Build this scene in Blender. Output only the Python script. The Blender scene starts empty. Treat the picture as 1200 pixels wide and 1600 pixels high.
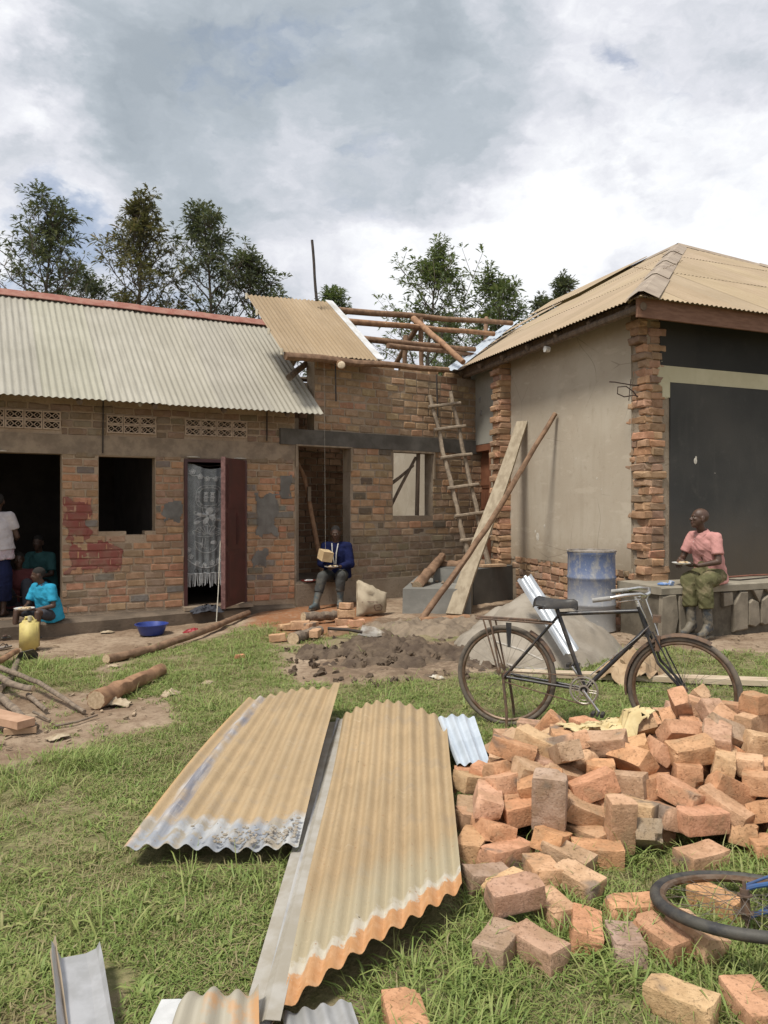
import bpy, bmesh, math, random
import numpy as np
from mathutils import Vector, Matrix, Euler, Quaternion, noise
from mathutils.bvhtree import BVHTree

random.seed(7)
RNG = np.random.default_rng(7)
R = math.radians
scene = bpy.context.scene
C = scene.collection

# ------------------------------------------------------------------ camera
EYE = 1.55
cam_data = bpy.data.cameras.new('camera')
cam_data.sensor_fit = 'VERTICAL'
cam_data.sensor_height = 24.0
cam_data.sensor_width = 18.0
cam_data.lens = 18.0
cam_data.shift_y = -0.0075
cam_data.clip_start = 0.05
cam_data.clip_end = 5000
cam = bpy.data.objects.new('camera', cam_data)
cam.location = (0, 0, EYE)
cam.rotation_euler = (R(90), 0, 0)
C.objects.link(cam)
scene.camera = cam

# ------------------------------------------------------------------ colour management
vs = scene.view_settings
vs.view_transform = 'Standard'
vs.look = 'None'
vs.gamma = 1.0
vs.use_curve_mapping = False
vs.exposure = 0.40

# ------------------------------------------------------------------ sun + sky
SUN_EL, SUN_AZ = R(62), R(220)          # azimuth clockwise from +Y: the sun stands behind the camera to the left
sun_vec = Vector((math.sin(SUN_AZ) * math.cos(SUN_EL), math.cos(SUN_AZ) * math.cos(SUN_EL), math.sin(SUN_EL)))
sd = bpy.data.lights.new('sun', 'SUN')
sd.energy = 3.1
sd.angle = R(11)
sd.color = (1.0, 0.955, 0.87)
sun = bpy.data.objects.new('sun', sd)
sun.rotation_euler = (-sun_vec).to_track_quat('-Z', 'Y').to_euler()
sun.location = (-6, -6, 20)
C.objects.link(sun)


def nd(nt, typ, **kw):
 n = nt.nodes.new(typ)
 for k, v in kw.items():
  if k.startswith('i_'):
   key = k[2:]
   n.inputs[int(key) if key.isdigit() else key].default_value = v
  else:
   setattr(n, k, v)
 return n


def math_n(nt, op, a, b=None, c=None, clamp=False):
 n = nt.nodes.new('ShaderNodeMath')
 n.operation = op
 n.use_clamp = clamp
 for i, v in enumerate((a, b, c)):
  if v is None:
   continue
  if isinstance(v, (int, float)):
   n.inputs[i].default_value = v
  else:
   nt.links.new(v, n.inputs[i])
 return n.outputs[0]


def mix_n(nt, fac, a, b, mode='MIX'):
 n = nt.nodes.new('ShaderNodeMix')
 n.data_type = 'RGBA'
 n.blend_type = mode
 n.clamp_factor = True
 for s, v in ((n.inputs[0], fac), (n.inputs[6], a), (n.inputs[7], b)):
  if isinstance(v, (int, float)):
   s.default_value = v
  elif isinstance(v, (tuple, list)):
   s.default_value = (*v[:3], 1)
  else:
   nt.links.new(v, s)
 return n.outputs[2]


def noise_n(nt, vec, scale, detail=4, rough=0.55, dist=0.0):
 n = nt.nodes.new('ShaderNodeTexNoise')
 n.inputs['Scale'].default_value = scale
 n.inputs['Detail'].default_value = detail
 n.inputs['Roughness'].default_value = rough
 n.inputs['Distortion'].default_value = dist
 if vec is not None:
  nt.links.new(vec, n.inputs['Vector'])
 return n.outputs['Fac']


def step_n(nt, v, lo, hi, a=0.0, b=1.0):
 n = nt.nodes.new('ShaderNodeMapRange')
 n.interpolation_type = 'SMOOTHSTEP'
 n.inputs['From Min'].default_value = lo
 n.inputs['From Max'].default_value = hi
 n.inputs['To Min'].default_value = a
 n.inputs['To Max'].default_value = b
 nt.links.new(v, n.inputs['Value'])
 return n.outputs[0]


def ramp_n(nt, fac, stops):
 n = nt.nodes.new('ShaderNodeValToRGB')
 el = n.color_ramp.elements
 while len(el) < len(stops):
  el.new(0.5)
 for e, (p, c) in zip(el, stops):
  e.position = p
  e.color = (*c[:3], 1)
 nt.links.new(fac, n.inputs[0])
 return n.outputs[0]


def scale_vec(nt, vec, s, off=(0, 0, 0)):
 n = nt.nodes.new('ShaderNodeMapping')
 n.inputs['Scale'].default_value = s
 n.inputs['Location'].default_value = off
 nt.links.new(vec, n.inputs['Vector'])
 return n.outputs[0]


world = bpy.data.worlds.new('World')
scene.world = world
world.use_nodes = True
wt = world.node_tree
wt.nodes.clear()
w_out = nd(wt, 'ShaderNodeOutputWorld')
tc = nd(wt, 'ShaderNodeTexCoord')
sky_tex = nd(wt, 'ShaderNodeTexSky', sky_type='NISHITA', sun_disc=False, sun_elevation=SUN_EL, sun_rotation=SUN_AZ)
bg_sky = nd(wt, 'ShaderNodeBackground')
bg_sky.inputs['Strength'].default_value = 0.10
wt.links.new(sky_tex.outputs[0], bg_sky.inputs['Color'])
dirv = tc.outputs['Generated']
# clouds: billows of noise pulled towards the large masses of this sky
nz = wt.nodes.new('ShaderNodeTexNoise')
nz.inputs['Scale'].default_value = 3.2
nz.inputs['Detail'].default_value = 7
nz.inputs['Roughness'].default_value = 0.58
wt.links.new(scale_vec(wt, dirv, (1, 1, 1.7)), nz.inputs['Vector'])
sub = nd(wt, 'ShaderNodeVectorMath', operation='SUBTRACT')
wt.links.new(nz.outputs['Color'], sub.inputs[0])
sub.inputs[1].default_value = (0.5, 0.5, 0.5)
sc_ = nd(wt, 'ShaderNodeVectorMath', operation='SCALE')
wt.links.new(sub.outputs[0], sc_.inputs[0])
sc_.inputs['Scale'].default_value = 0.42
wadd = nd(wt, 'ShaderNodeVectorMath', operation='ADD')
wt.links.new(dirv, wadd.inputs[0])
wt.links.new(sc_.outputs[0], wadd.inputs[1])
warped = wadd.outputs[0]


def sky_dir(azim, elev):
 a, e = R(azim), R(elev)
 return (math.sin(a) * math.cos(e), math.cos(a) * math.cos(e), math.sin(e))


def sky_blob(azim, elev, r0, r1):
 """1 inside r0 of a direction, 0 beyond r1 (chord lengths on the unit sphere)."""
 d = nd(wt, 'ShaderNodeVectorMath', operation='DISTANCE')
 wt.links.new(warped, d.inputs[0])
 d.inputs[1].default_value = sky_dir(azim, elev)
 return step_n(wt, d.outputs['Value'], r0, r1, 1.0, 0.0)


fine = noise_n(wt, scale_vec(wt, warped, (1, 1, 1.5)), 4.6, 8, 0.56)
big = noise_n(wt, scale_vec(wt, dirv, (1, 1, 1.6), (3.1, 1.7, 0.4)), 2.0, 4, 0.5)
lum = math_n(wt, 'ADD', math_n(wt, 'MULTIPLY', fine, 0.70), math_n(wt, 'MULTIPLY', big, 0.30))
for az, el, r0, r1, w in [(-8, 27, 0.10, 0.36, -0.17), (-20, 31, 0.05, 0.28, -0.08), (4, 31, 0.03, 0.22, -0.07), (3, 23, 0.02, 0.16, -0.07),
                          (24, 26, 0.03, 0.20, -0.05), (-26, 27, 0.01, 0.12, 0.24), (9.5, 30, 0.01, 0.12, 0.10), (24, 20, 0.03, 0.20, 0.17),
                          (16, 32, 0.02, 0.13, 0.05), (8, 17, 0.02, 0.17, 0.13), (-5, 15, 0.03, 0.22, 0.10), (-22, 17, 0.03, 0.2, 0.05),
                          (70, 35, 0.2, 0.6, -0.05), (150, 50, 0.2, 0.7, 0.06), (-90, 40, 0.2, 0.7, -0.04)]:
 lum = math_n(wt, 'ADD', lum, math_n(wt, 'MULTIPLY', sky_blob(az, el, r0, r1), w))
cloud_col = ramp_n(wt, lum, [(0.20, (0.295, 0.335, 0.375)), (0.34, (0.38, 0.42, 0.462)), (0.425, (0.48, 0.505, 0.55)), (0.505, (0.60, 0.61, 0.655)), (0.64, (0.78, 0.79, 0.81))])
gap = noise_n(wt, scale_vec(wt, warped, (1, 1, 1.5), (7.3, 2.2, 1.1)), 3.4, 7, 0.55)
for az, el, r0, r1, w in [(-24, 21, 0.02, 0.17, 0.16), (-28, 30, 0.01, 0.09, 0.13), (16, 29.5, 0.005, 0.06, 0.20), (-13, 18, 0.01, 0.12, 0.08)]:
 gap = math_n(wt, 'ADD', gap, math_n(wt, 'MULTIPLY', sky_blob(az, el, r0, r1), w))
cover = step_n(wt, gap, 0.58, 0.78, 1.0, 0.3)
bg_cl = nd(wt, 'ShaderNodeBackground')
bg_cl.inputs['Strength'].default_value = 1.0
wt.links.new(cloud_col, bg_cl.inputs['Color'])
mx = nd(wt, 'ShaderNodeMixShader')
wt.links.new(cover, mx.inputs[0])
wt.links.new(bg_sky.outputs[0], mx.inputs[1])
wt.links.new(bg_cl.outputs[0], mx.inputs[2])
wt.links.new(mx.outputs[0], w_out.inputs['Surface'])

# ------------------------------------------------------------------ helpers


def spot(u, v, depth):
 """A point of the place that stands DEPTH metres in front of the eye, read off a survey drawing of 1200 x 1600 units."""
 return Vector(((u - 600) / 1200 * depth, depth, EYE - (v - 788) / 1200 * depth))


class MB:
 """Collects shapes; build() links them as ONE mesh object."""

 def __init__(self):
  self.v, self.f, self.uv = [], [], None

 def add(self, vs_, fs_):
  b = len(self.v)
  self.v += [tuple(x) for x in vs_]
  self.f += [tuple(i + b for i in f) for f in fs_]

 def box(self, c, s, rot=None):
  c = Vector(c)
  pts = []
  for dx in (-.5, .5):
   for dy in (-.5, .5):
    for dz in (-.5, .5):
     p = Vector((dx * s[0], dy * s[1], dz * s[2]))
     if rot is not None:
      p = rot @ p
     pts.append(c + p)
  self.add(pts, [(0, 1, 3, 2), (4, 6, 7, 5), (0, 4, 5, 1), (2, 3, 7, 6), (0, 2, 6, 4), (1, 5, 7, 3)])

 def hexa(self, b4, t4):
  """Solid between a bottom and a top quad (same winding)."""
  self.add(list(b4) + list(t4), [(3, 2, 1, 0), (4, 5, 6, 7), (0, 1, 5, 4), (1, 2, 6, 5), (2, 3, 7, 6), (3, 0, 4, 7)])

 def beam(self, p0, p1, w, h, up=(0, 0, 1)):
  p0, p1 = Vector(p0), Vector(p1)
  d = (p1 - p0).normalized()
  s = d.cross(Vector(up))
  if s.length < 1e-4:
   s = d.cross(Vector((1, 0, 0)))
  s.normalize()
  u = s.cross(d)
  q = lambda p: [p - s * w / 2 - u * h / 2, p + s * w / 2 - u * h / 2, p + s * w / 2 + u * h / 2, p - s * w / 2 + u * h / 2]
  self.hexa(q(p0), q(p1))

 def tube(self, pts, rad, seg=8, cap=True, wob=0.0, closed=False):
  pts = [Vector(p) for p in pts]
  n = len(pts)
  if isinstance(rad, (int, float)):
   rad = [rad] * n
  base = len(self.v)
  nrm = None
  for i, p in enumerate(pts):
   if closed:
    d = pts[(i + 1) % n] - pts[i - 1]
   else:
    d = pts[min(i + 1, n - 1)] - pts[max(i - 1, 0)]
   d.normalize()
   if nrm is None:
    nrm = d.orthogonal().normalized()
   else:
    nrm = (nrm - d * nrm.dot(d))
    nrm = nrm.normalized() if nrm.length > 1e-6 else d.orthogonal().normalized()
   b = d.cross(nrm)
   for k in range(seg):
    a = 2 * math.pi * k / seg
    r = rad[i] * (1 + (random.uniform(-wob, wob) if wob else 0))
    q = p + (nrm * math.cos(a) + b * math.sin(a)) * r
    self.v.append(tuple(q))
  for i in range(n if closed else n - 1):
   j = (i + 1) % n
   for k in range(seg):
    k2 = (k + 1) % seg
    self.f.append((base + i * seg + k, base + i * seg + k2, base + j * seg + k2, base + j * seg + k))
  if cap and not closed:
   self.f.append(tuple(base + k for k in range(seg))[::-1])
   self.f.append(tuple(base + (n - 1) * seg + k for k in range(seg)))

 def lathe(self, prof, seg=24, c=(0, 0, 0), mat=None):
  base = len(self.v)
  for r, z in prof:
   for k in range(seg):
    a = 2 * math.pi * k / seg
    p = Vector((r * math.cos(a), r * math.sin(a), z))
    if mat is not None:
     p = mat @ p
    self.v.append(tuple(p + Vector(c)))
  for i in range(len(prof) - 1):
   for k in range(seg):
    k2 = (k + 1) % seg
    self.f.append((base + i * seg + k, base + i * seg + k2, base + (i + 1) * seg + k2, base + (i + 1) * seg + k))
  self.f.append(tuple(base + k for k in range(seg))[::-1])
  self.f.append(tuple(base + (len(prof) - 1) * seg + k for k in range(seg)))

 def ball(self, c, r, seg=10, ring=6, rot=None):
  if isinstance(r, (int, float)):
   r = (r, r, r)
  base = len(self.v)
  c = Vector(c)
  for i in range(1, ring):
   t = math.pi * i / ring
   for k in range(seg):
    a = 2 * math.pi * k / seg
    p = Vector((r[0] * math.sin(t) * math.cos(a), r[1] * math.sin(t) * math.sin(a), r[2] * math.cos(t)))
    if rot is not None:
     p = rot @ p
    self.v.append(tuple(c + p))
  top = Vector((0, 0, r[2])); bot = Vector((0, 0, -r[2]))
  if rot is not None:
   top, bot = rot @ top, rot @ bot
  self.v.append(tuple(c + top)); self.v.append(tuple(c + bot))
  T, B_ = len(self.v) - 2, len(self.v) - 1
  for i in range(ring - 2):
   for k in range(seg):
    k2 = (k + 1) % seg
    self.f.append((base + i * seg + k, base + (i + 1) * seg + k, base + (i + 1) * seg + k2, base + i * seg + k2))
  for k in range(seg):
   k2 = (k + 1) % seg
   self.f.append((T, base + k, base + k2))
   self.f.append((B_, base + (ring - 2) * seg + k2, base + (ring - 2) * seg + k))

 def mesh(self, name, m=None, smooth=False):
  me = bpy.data.meshes.new(name)
  me.from_pydata(self.v, [], self.f)
  if m is not None:
   me.materials.append(m)
  if smooth:
   me.polygons.foreach_set('use_smooth', [True] * len(me.polygons))
   me.set_sharp_from_angle(angle=R(42))
  me.update()
  return me

 def build(self, name, m, parent=None, smooth=False):
  return link(name, self.mesh(name, m, smooth), parent)


def link(name, me, parent=None):
 o = bpy.data.objects.new(name, me)
 C.objects.link(o)
 if parent is not None:
  o.parent = parent
  o.matrix_parent_inverse = MINV.get(parent.name, Matrix.Identity(4))
 return o


MINV = {}


def tag(o, label, cat, group=None, kind=None):
 o['label'] = label
 o['category'] = cat
 if group:
  o['group'] = group
 if kind:
  o['kind'] = kind
 return o


def thing(name, loc, label, cat, group=None):
 """An Empty at the thing's base; parts are built in world coordinates and keep their place."""
 o = bpy.data.objects.new(name, None)
 C.objects.link(o)
 o.location = loc
 o.empty_display_size = 0.2
 tag(o, label, cat, group)
 MINV[o.name] = Matrix.Translation(Vector(loc)).inverted()
 return o


def structure(o):
 o['kind'] = 'structure'
 return o


def sstep(a, b, x):
 t = np.clip((np.asarray(x, float) - a) / (b - a), 0, 1)
 return t * t * (3 - 2 * t)


def vnoise(x, y, s=1.0, seed=0, octv=3):
 """Value noise in [-1, 1] on numpy arrays."""
 x = np.asarray(x, float) / s
 y = np.asarray(y, float) / s
 tot = 0.0
 amp, norm = 1.0, 0.0
 for o in range(octv):
  xi, yi = np.floor(x).astype(np.int64), np.floor(y).astype(np.int64)
  fx, fy = x - xi, y - yi
  fx, fy = fx * fx * (3 - 2 * fx), fy * fy * (3 - 2 * fy)

  def h(a, b):
   k = (a * 374761393 + b * 668265263 + (seed + o * 17) * 2147483647) & 0xffffffff
   k = ((k ^ (k >> 13)) * 1274126177) & 0xffffffff
   return ((k ^ (k >> 16)) & 0xffff) / 32767.5 - 1.0
  tot = tot + amp * ((h(xi, yi) * (1 - fx) + h(xi + 1, yi) * fx) * (1 - fy) + (h(xi, yi + 1) * (1 - fx) + h(xi + 1, yi + 1) * fx) * fy)
  norm += amp
  amp *= .5
  x, y = x * 2.03, y * 2.03
 return tot / norm


# ------------------------------------------------------------------ materials


def new_mat(name):
 m = bpy.data.materials.new(name)
 m.use_nodes = True
 nt = m.node_tree
 nt.nodes.clear()
 out = nd(nt, 'ShaderNodeOutputMaterial')
 b = nd(nt, 'ShaderNodeBsdfPrincipled')
 nt.links.new(b.outputs[0], out.inputs['Surface'])
 return m, nt, b


def setc(nt, sock, v):
 if isinstance(v, (tuple, list)):
  sock.default_value = (*v[:3], 1)
 elif isinstance(v, (int, float)):
  sock.default_value = v
 else:
  nt.links.new(v, sock)


def bump_n(nt, b, h, strength=0.4, dist=0.01):
 n = nd(nt, 'ShaderNodeBump')
 n.inputs['Strength'].default_value = strength
 n.inputs['Distance'].default_value = dist
 nt.links.new(h, n.inputs['Height'])
 nt.links.new(n.outputs[0], b.inputs['Normal'])


def worldpos(nt):
 return nd(nt, 'ShaderNodeNewGeometry').outputs['Position']


def objpos(nt):
 return nd(nt, 'ShaderNodeTexCoord').outputs['Object']


def simple(name, col, rough=0.7, col2=None, scale=8, detail=5, bump=0.15, bscale=None, bdist=.006, metal=0.0, spec=0.35, stretch=(1, 1, 1), lo=.35, hi=.65, coords='w', trans=0.0):
 """One paint or substance: two tones of wear mixed by noise, and fine relief."""
 m, nt, b = new_mat(name)
 p = worldpos(nt) if coords == 'w' else objpos(nt)
 ps = scale_vec(nt, p, stretch)
 c2 = col2 if col2 is not None else tuple(x * .72 for x in col)
 f = step_n(nt, noise_n(nt, ps, scale, detail, .6), lo, hi)
 setc(nt, b.inputs['Base Color'], mix_n(nt, f, c2, col))
 b.inputs['Roughness'].default_value = rough
 b.inputs['Metallic'].default_value = metal
 b.inputs['Specular IOR Level'].default_value = spec
 if bump:
  bump_n(nt, b, noise_n(nt, ps, bscale or scale * 4, 6, .65), bump, bdist)
 return m


def brick_mat(name, per_island=None, rough=.9, bscale=60, bump=.5, soot=0.0):
 """Fired clay; each brick brings its own tone (object colour, or one tone per loose piece)."""
 m, nt, b = new_mat(name)
 p = worldpos(nt)
 if per_island:
  rnd = nd(nt, 'ShaderNodeNewGeometry').outputs['Random Per Island']
  col = ramp_n(nt, rnd, per_island)
 else:
  col = nd(nt, 'ShaderNodeObjectInfo').outputs['Color']
 f1 = noise_n(nt, p, 9, 6, .65)
 f2 = noise_n(nt, p, 70, 4, .7)
 c = mix_n(nt, step_n(nt, f1, .38, .66, 0, .55), col, (.42, .31, .2), 'MULTIPLY')
 c = mix_n(nt, step_n(nt, f1, .5, .72, 0, .35), c, (.5, .38, .24))
 c = mix_n(nt, step_n(nt, f2, .61, .70, 0, .38), c, (.16, .09, .055))
 if soot:
  fs = noise_n(nt, p, 4.5, 3, .5)
  c = mix_n(nt, step_n(nt, fs, .64, .72, 0, soot), c, (.19, .155, .125))
 setc(nt, b.inputs['Base Color'], c)
 b.inputs['Roughness'].default_value = rough
 b.inputs['Specular IOR Level'].default_value = .15
 h = math_n(nt, 'ADD', noise_n(nt, p, bscale, 6, .7), math_n(nt, 'MULTIPLY', noise_n(nt, p, bscale * .28, 4, .6), 1.4))
 h = math_n(nt, 'SUBTRACT', h, math_n(nt, 'MULTIPLY', step_n(nt, f2, .58, .66), .7))
 bump_n(nt, b, h, bump, .007)
 return m


MAT = {}
# ------------------------------------------------------------------ ground
GAX = np.array([.8768, .4810]); GAN = np.array([-.4810, .8768])


def ground_h(x, y):
 """Height of the yard: it falls a little towards the front of the left house; shallow bumps everywhere."""
 x = np.asarray(x, float); y = np.asarray(y, float)
 h = -.13 * sstep(-1.2, -3.2, x) * sstep(6.8, 9.0, y)
 h = h + .022 * vnoise(x, y, 1.7, 3, 3) + .010 * vnoise(x, y, .35, 5, 2)
 return h


def gz(x, y):
 return float(ground_h(x, y))


def on_ground(u, v, lift=0.0):
 """Ground point along one sight line of the survey drawing."""
 y = 1200 * EYE / (v - 788)
 for _ in range(6):
  x = (u - 600) / 1200 * y
  y = 1200 * (EYE - gz(x, y) - lift) / (v - 788)
 x = (u - 600) / 1200 * y
 return Vector((x, y, gz(x, y) + lift))


def poly_sdf(px, py, poly):
 """Signed distance to a polygon, negative inside (numpy)."""
 d = np.full(px.shape, 1e9)
 s = np.ones(px.shape)
 n = len(poly)
 for i in range(n):
  ax, ay = poly[i]; bx, by = poly[i - 1]
  ex, ey = bx - ax, by - ay
  wx, wy = px - ax, py - ay
  t = np.clip((wx * ex + wy * ey) / (ex * ex + ey * ey), 0, 1)
  d = np.minimum(d, (wx - ex * t) ** 2 + (wy - ey * t) ** 2)
  c1, c2, c3 = py >= ay, py < by, ex * wy > ey * wx
  flip = (c1 & c2 & c3) | (~c1 & ~c2 & ~c3)
  s = np.where(flip, -s, s)
 return s * np.sqrt(d)


def gpoly(pts):
 out = []
 for u, v in pts:
  y = 1200 * EYE / (v - 788)
  out.append(((u - 600) / 1200 * y, y))
 return out


DIRT = [gpoly(p) for p in (
 [(-500, 1240), (-250, 1262), (0, 1200), (110, 1172), (210, 1152), (285, 1132), (302, 1108), (285, 1085), (235, 1080), (190, 1092), (178, 1060), (150, 1068), (95, 1078), (45, 1072), (-30, 1078), (-300, 1090)],
 [(150, 1072), (196, 1072), (200, 1040), (176, 1016), (160, 1034)],
 [(-500, 1040), (-100, 1030), (28, 1016), (170, 1014), (240, 1004), (330, 990), (395, 976), (440, 980), (470, 1000), (560, 985), (560, 905), (-500, 905)],
 [(425, 1060), (445, 1018), (520, 990), (640, 978), (760, 985), (820, 1010), (900, 1020), (1000, 1016), (1080, 1018), (1500, 1030), (1500, 900), (420, 900), (430, 990)],
 [(425, 1062), (470, 1070), (620, 1068), (720, 1056), (860, 1052), (900, 1030), (820, 1005), (440, 1010)],
)]
BARE = [gpoly(p) for p in ([(1000, 1376), (1080, 1376), (1090, 1400), (1010, 1396)], [(520, 1590), (700, 1590), (690, 1480), (600, 1500)], [(300, 1440), (345, 1440), (345, 1480), (300, 1475)])]
RED = [gpoly(p) for p in ([(380, 1000), (480, 1006), (560, 985), (600, 960), (560, 938), (400, 945)],)]
MUD = [gpoly(p) for p in ([(500, 1062), (640, 1066), (730, 1050), (800, 990), (740, 962), (600, 966), (520, 1000)],)]


def dirt_amount(x, y):
 x = np.asarray(x, float); y = np.asarray(y, float)
 nx = x + .16 * vnoise(x, y, .5, 21, 3) + .05 * vnoise(x, y, .12, 31, 2)
 ny = y + .22 * vnoise(x, y, .5, 22, 3) + .07 * vnoise(x, y, .12, 32, 2)
 d = np.full(x.shape, 1e9)
 for p in DIRT:
  d = np.minimum(d, poly_sdf(nx, ny, p))
 w = .05 + .02 * y
 m = 1 - sstep(-w, w, d)
 for p in BARE:
  m = np.maximum(m, .55 * (1 - sstep(-.05, .12, poly_sdf(nx, ny, p))))
 return m


def area_amount(x, y, polys, w=.15):
 nx = x + .2 * vnoise(x, y, .5, 41, 3)
 ny = y + .2 * vnoise(x, y, .5, 42, 3)
 d = np.full(x.shape, 1e9)
 for p in polys:
  d = np.minimum(d, poly_sdf(nx, ny, p))
 return 1 - sstep(-w, w, d)


def axis(lo, hi, step, far):
 core = list(np.arange(lo, hi + 1e-6, step))
 out, s = [], step
 p = hi
 while p < far:
  s *= 1.35
  p += s
  out.append(p)
 neg, s = [], step
 p = lo
 while p > -far:
  s *= 1.35
  p -= s
  neg.append(p)
 return np.array(neg[::-1] + core + out)


gx, gy = axis(-7.5, 6.5, .055, 900), axis(1.2, 13.5, .055, 900)
GX, GY = np.meshgrid(gx, gy)
GZ = ground_h(GX, GY)
dirt = dirt_amount(GX, GY)
red = area_amount(GX, GY, RED)
mud = area_amount(GX, GY, MUD)
GZ = GZ - .012 * dirt + .016 * dirt * vnoise(GX, GY, .16, 51, 3) + .05 * mud * vnoise(GX, GY, .22, 52, 3) + .03 * mud
me = bpy.data.meshes.new('ground')
nxg, nyg = len(gx), len(gy)
idx = np.arange(nxg * nyg).reshape(nyg, nxg)
quads = np.stack([idx[:-1, :-1], idx[:-1, 1:], idx[1:, 1:], idx[1:, :-1]], -1).reshape(-1, 4)
me.from_pydata(np.stack([GX, GY, GZ], -1).reshape(-1, 3).tolist(), [], quads.tolist())
me.polygons.foreach_set('use_smooth', [True] * len(me.polygons))
for nm, arr in (('dirt', dirt), ('red', red), ('mud', mud)):
 a = me.attributes.new(nm, 'FLOAT', 'POINT')
 a.data.foreach_set('value', arr.reshape(-1).astype(np.float32))
m, nt, b = new_mat('ground')
p = worldpos(nt)
fd = nd(nt, 'ShaderNodeAttribute', attribute_name='dirt').outputs['Fac']
fr = nd(nt, 'ShaderNodeAttribute', attribute_name='red').outputs['Fac']
fm = nd(nt, 'ShaderNodeAttribute', attribute_name='mud').outputs['Fac']
n1, n2, n3 = noise_n(nt, p, 1.6, 6, .6), noise_n(nt, p, 14, 6, .65), noise_n(nt, p, 75, 4, .65)
soil = mix_n(nt, step_n(nt, n1, .35, .65), (.215, .15, .10), (.36, .275, .195))
soil = mix_n(nt, step_n(nt, n2, .42, .7, 0, .7), soil, (.15, .10, .065))
soil = mix_n(nt, step_n(nt, n3, .60, .72, 0, .6), soil, (.46, .38, .28))
soil = mix_n(nt, math_n(nt, 'MULTIPLY', fr, step_n(nt, n2, .3, .6, .4, .95)), soil, (.27, .12, .055))
soil = mix_n(nt, math_n(nt, 'MULTIPLY', fm, step_n(nt, n2, .35, .6, .35, .95)), soil, (.155, .11, .075))
thatch = mix_n(nt, step_n(nt, n2, .35, .7), (.12, .12, .05), (.25, .22, .115))
thatch = mix_n(nt, step_n(nt, n1, .50, .62, 0, .75), thatch, (.25, .20, .125))
setc(nt, b.inputs['Base Color'], mix_n(nt, fd, thatch, soil))
b.inputs['Roughness'].default_value = .95
b.inputs['Specular IOR Level'].default_value = .1
hh = math_n(nt, 'ADD', n2, math_n(nt, 'MULTIPLY', n3, .6))
bump_n(nt, b, hh, .8, .02)
me.materials.append(m)
ground = structure(link('ground', me))
ground['label'] = 'trodden yard of grass and bare brown earth in front of the houses'

# ------------------------------------------------------------------ grass
grass_mats = []
for nm, stops in (('grass_blade', [(0, (.115, .17, .042)), (.25, (.165, .23, .06)), (.5, (.22, .29, .08)), (.7, (.275, .31, .10)), (.86, (.33, .31, .14)), (1, (.41, .36, .21))]),
                  ('dry_blade', [(0, (.17, .16, .06)), (.5, (.28, .24, .12)), (1, (.36, .30, .17))])):
 m, nt, b = new_mat(nm)
 rnd = nd(nt, 'ShaderNodeObjectInfo').outputs['Random']
 isl = nd(nt, 'ShaderNodeNewGeometry').outputs['Random Per Island']
 big_n = noise_n(nt, worldpos(nt), .9, 3, .5)
 v = math_n(nt, 'ADD', math_n(nt, 'ADD', math_n(nt, 'MULTIPLY', rnd, .22), math_n(nt, 'MULTIPLY', isl, .42)), math_n(nt, 'MULTIPLY', big_n, .42))
 setc(nt, b.inputs['Base Color'], ramp_n(nt, math_n(nt, 'SUBTRACT', v, .03), stops))
 b.inputs['Roughness'].default_value = .55
 b.inputs['Specular IOR Level'].default_value = .3
 # thin leaf: some light passes through
 tr = nd(nt, 'ShaderNodeBsdfTranslucent')
 setc(nt, tr.inputs['Color'], ramp_n(nt, v, [(p_, tuple(c * 1.1 for c in cc)) for p_, cc in stops]))
 ms = nd(nt, 'ShaderNodeMixShader')
 ms.inputs[0].default_value = .28
 out = [n for n in nt.nodes if n.type == 'OUTPUT_MATERIAL'][0]
 nt.links.new(b.outputs[0], ms.inputs[1]); nt.links.new(tr.outputs[0], ms.inputs[2])
 nt.links.new(ms.outputs[0], out.inputs['Surface'])
 grass_mats.append(m)


def tuft_mesh(name, blades, lmin, lmax, w, spread, lean, rr, dry=.1):
 vv, ff, mi = [], [], []
 for _ in range(blades):
  a = rr.uniform(0, 6.283); d = spread * math.sqrt(rr.uniform(0, 1))
  x0, y0 = d * math.cos(a), d * math.sin(a)
  L = rr.uniform(lmin, lmax); ln = rr.uniform(lean[0], lean[1])
  az = rr.uniform(0, 6.283); ww = w * rr.uniform(.6, 1.3)
  dx, dy = math.cos(az), math.sin(az); sx, sy = -dy, dx
  base = len(vv)
  pr, pz, ang = 0.0, -.006, math.pi / 2 - ln * .35
  for k in range(4):
   t = k / 3
   wk = ww * (1, .95, .7, .08)[k]
   vv.append((x0 + dx * pr + sx * wk, y0 + dy * pr + sy * wk, pz))
   vv.append((x0 + dx * pr - sx * wk, y0 + dy * pr - sy * wk, pz))
   pr += math.cos(ang) * L / 3; pz += math.sin(ang) * L / 3
   pz = max(pz, .003 + .004 * k)
   ang -= ln * .55
  for k in range(3):
   q = base + 2 * k
   ff.append((q, q + 1, q + 3, q + 2)); mi.append(1 if rr.uniform() < dry else 0)
 me_ = bpy.data.meshes.new(name)
 me_.from_pydata(vv, [], ff)
 for gm in grass_mats:
  me_.materials.append(gm)
 k3 = np.repeat(np.array(mi)[::3], 3)
 me_.polygons.foreach_set('material_index', k3.astype(np.int32))
 me_.polygons.foreach_set('use_smooth', [True] * len(ff))
 return me_


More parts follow.
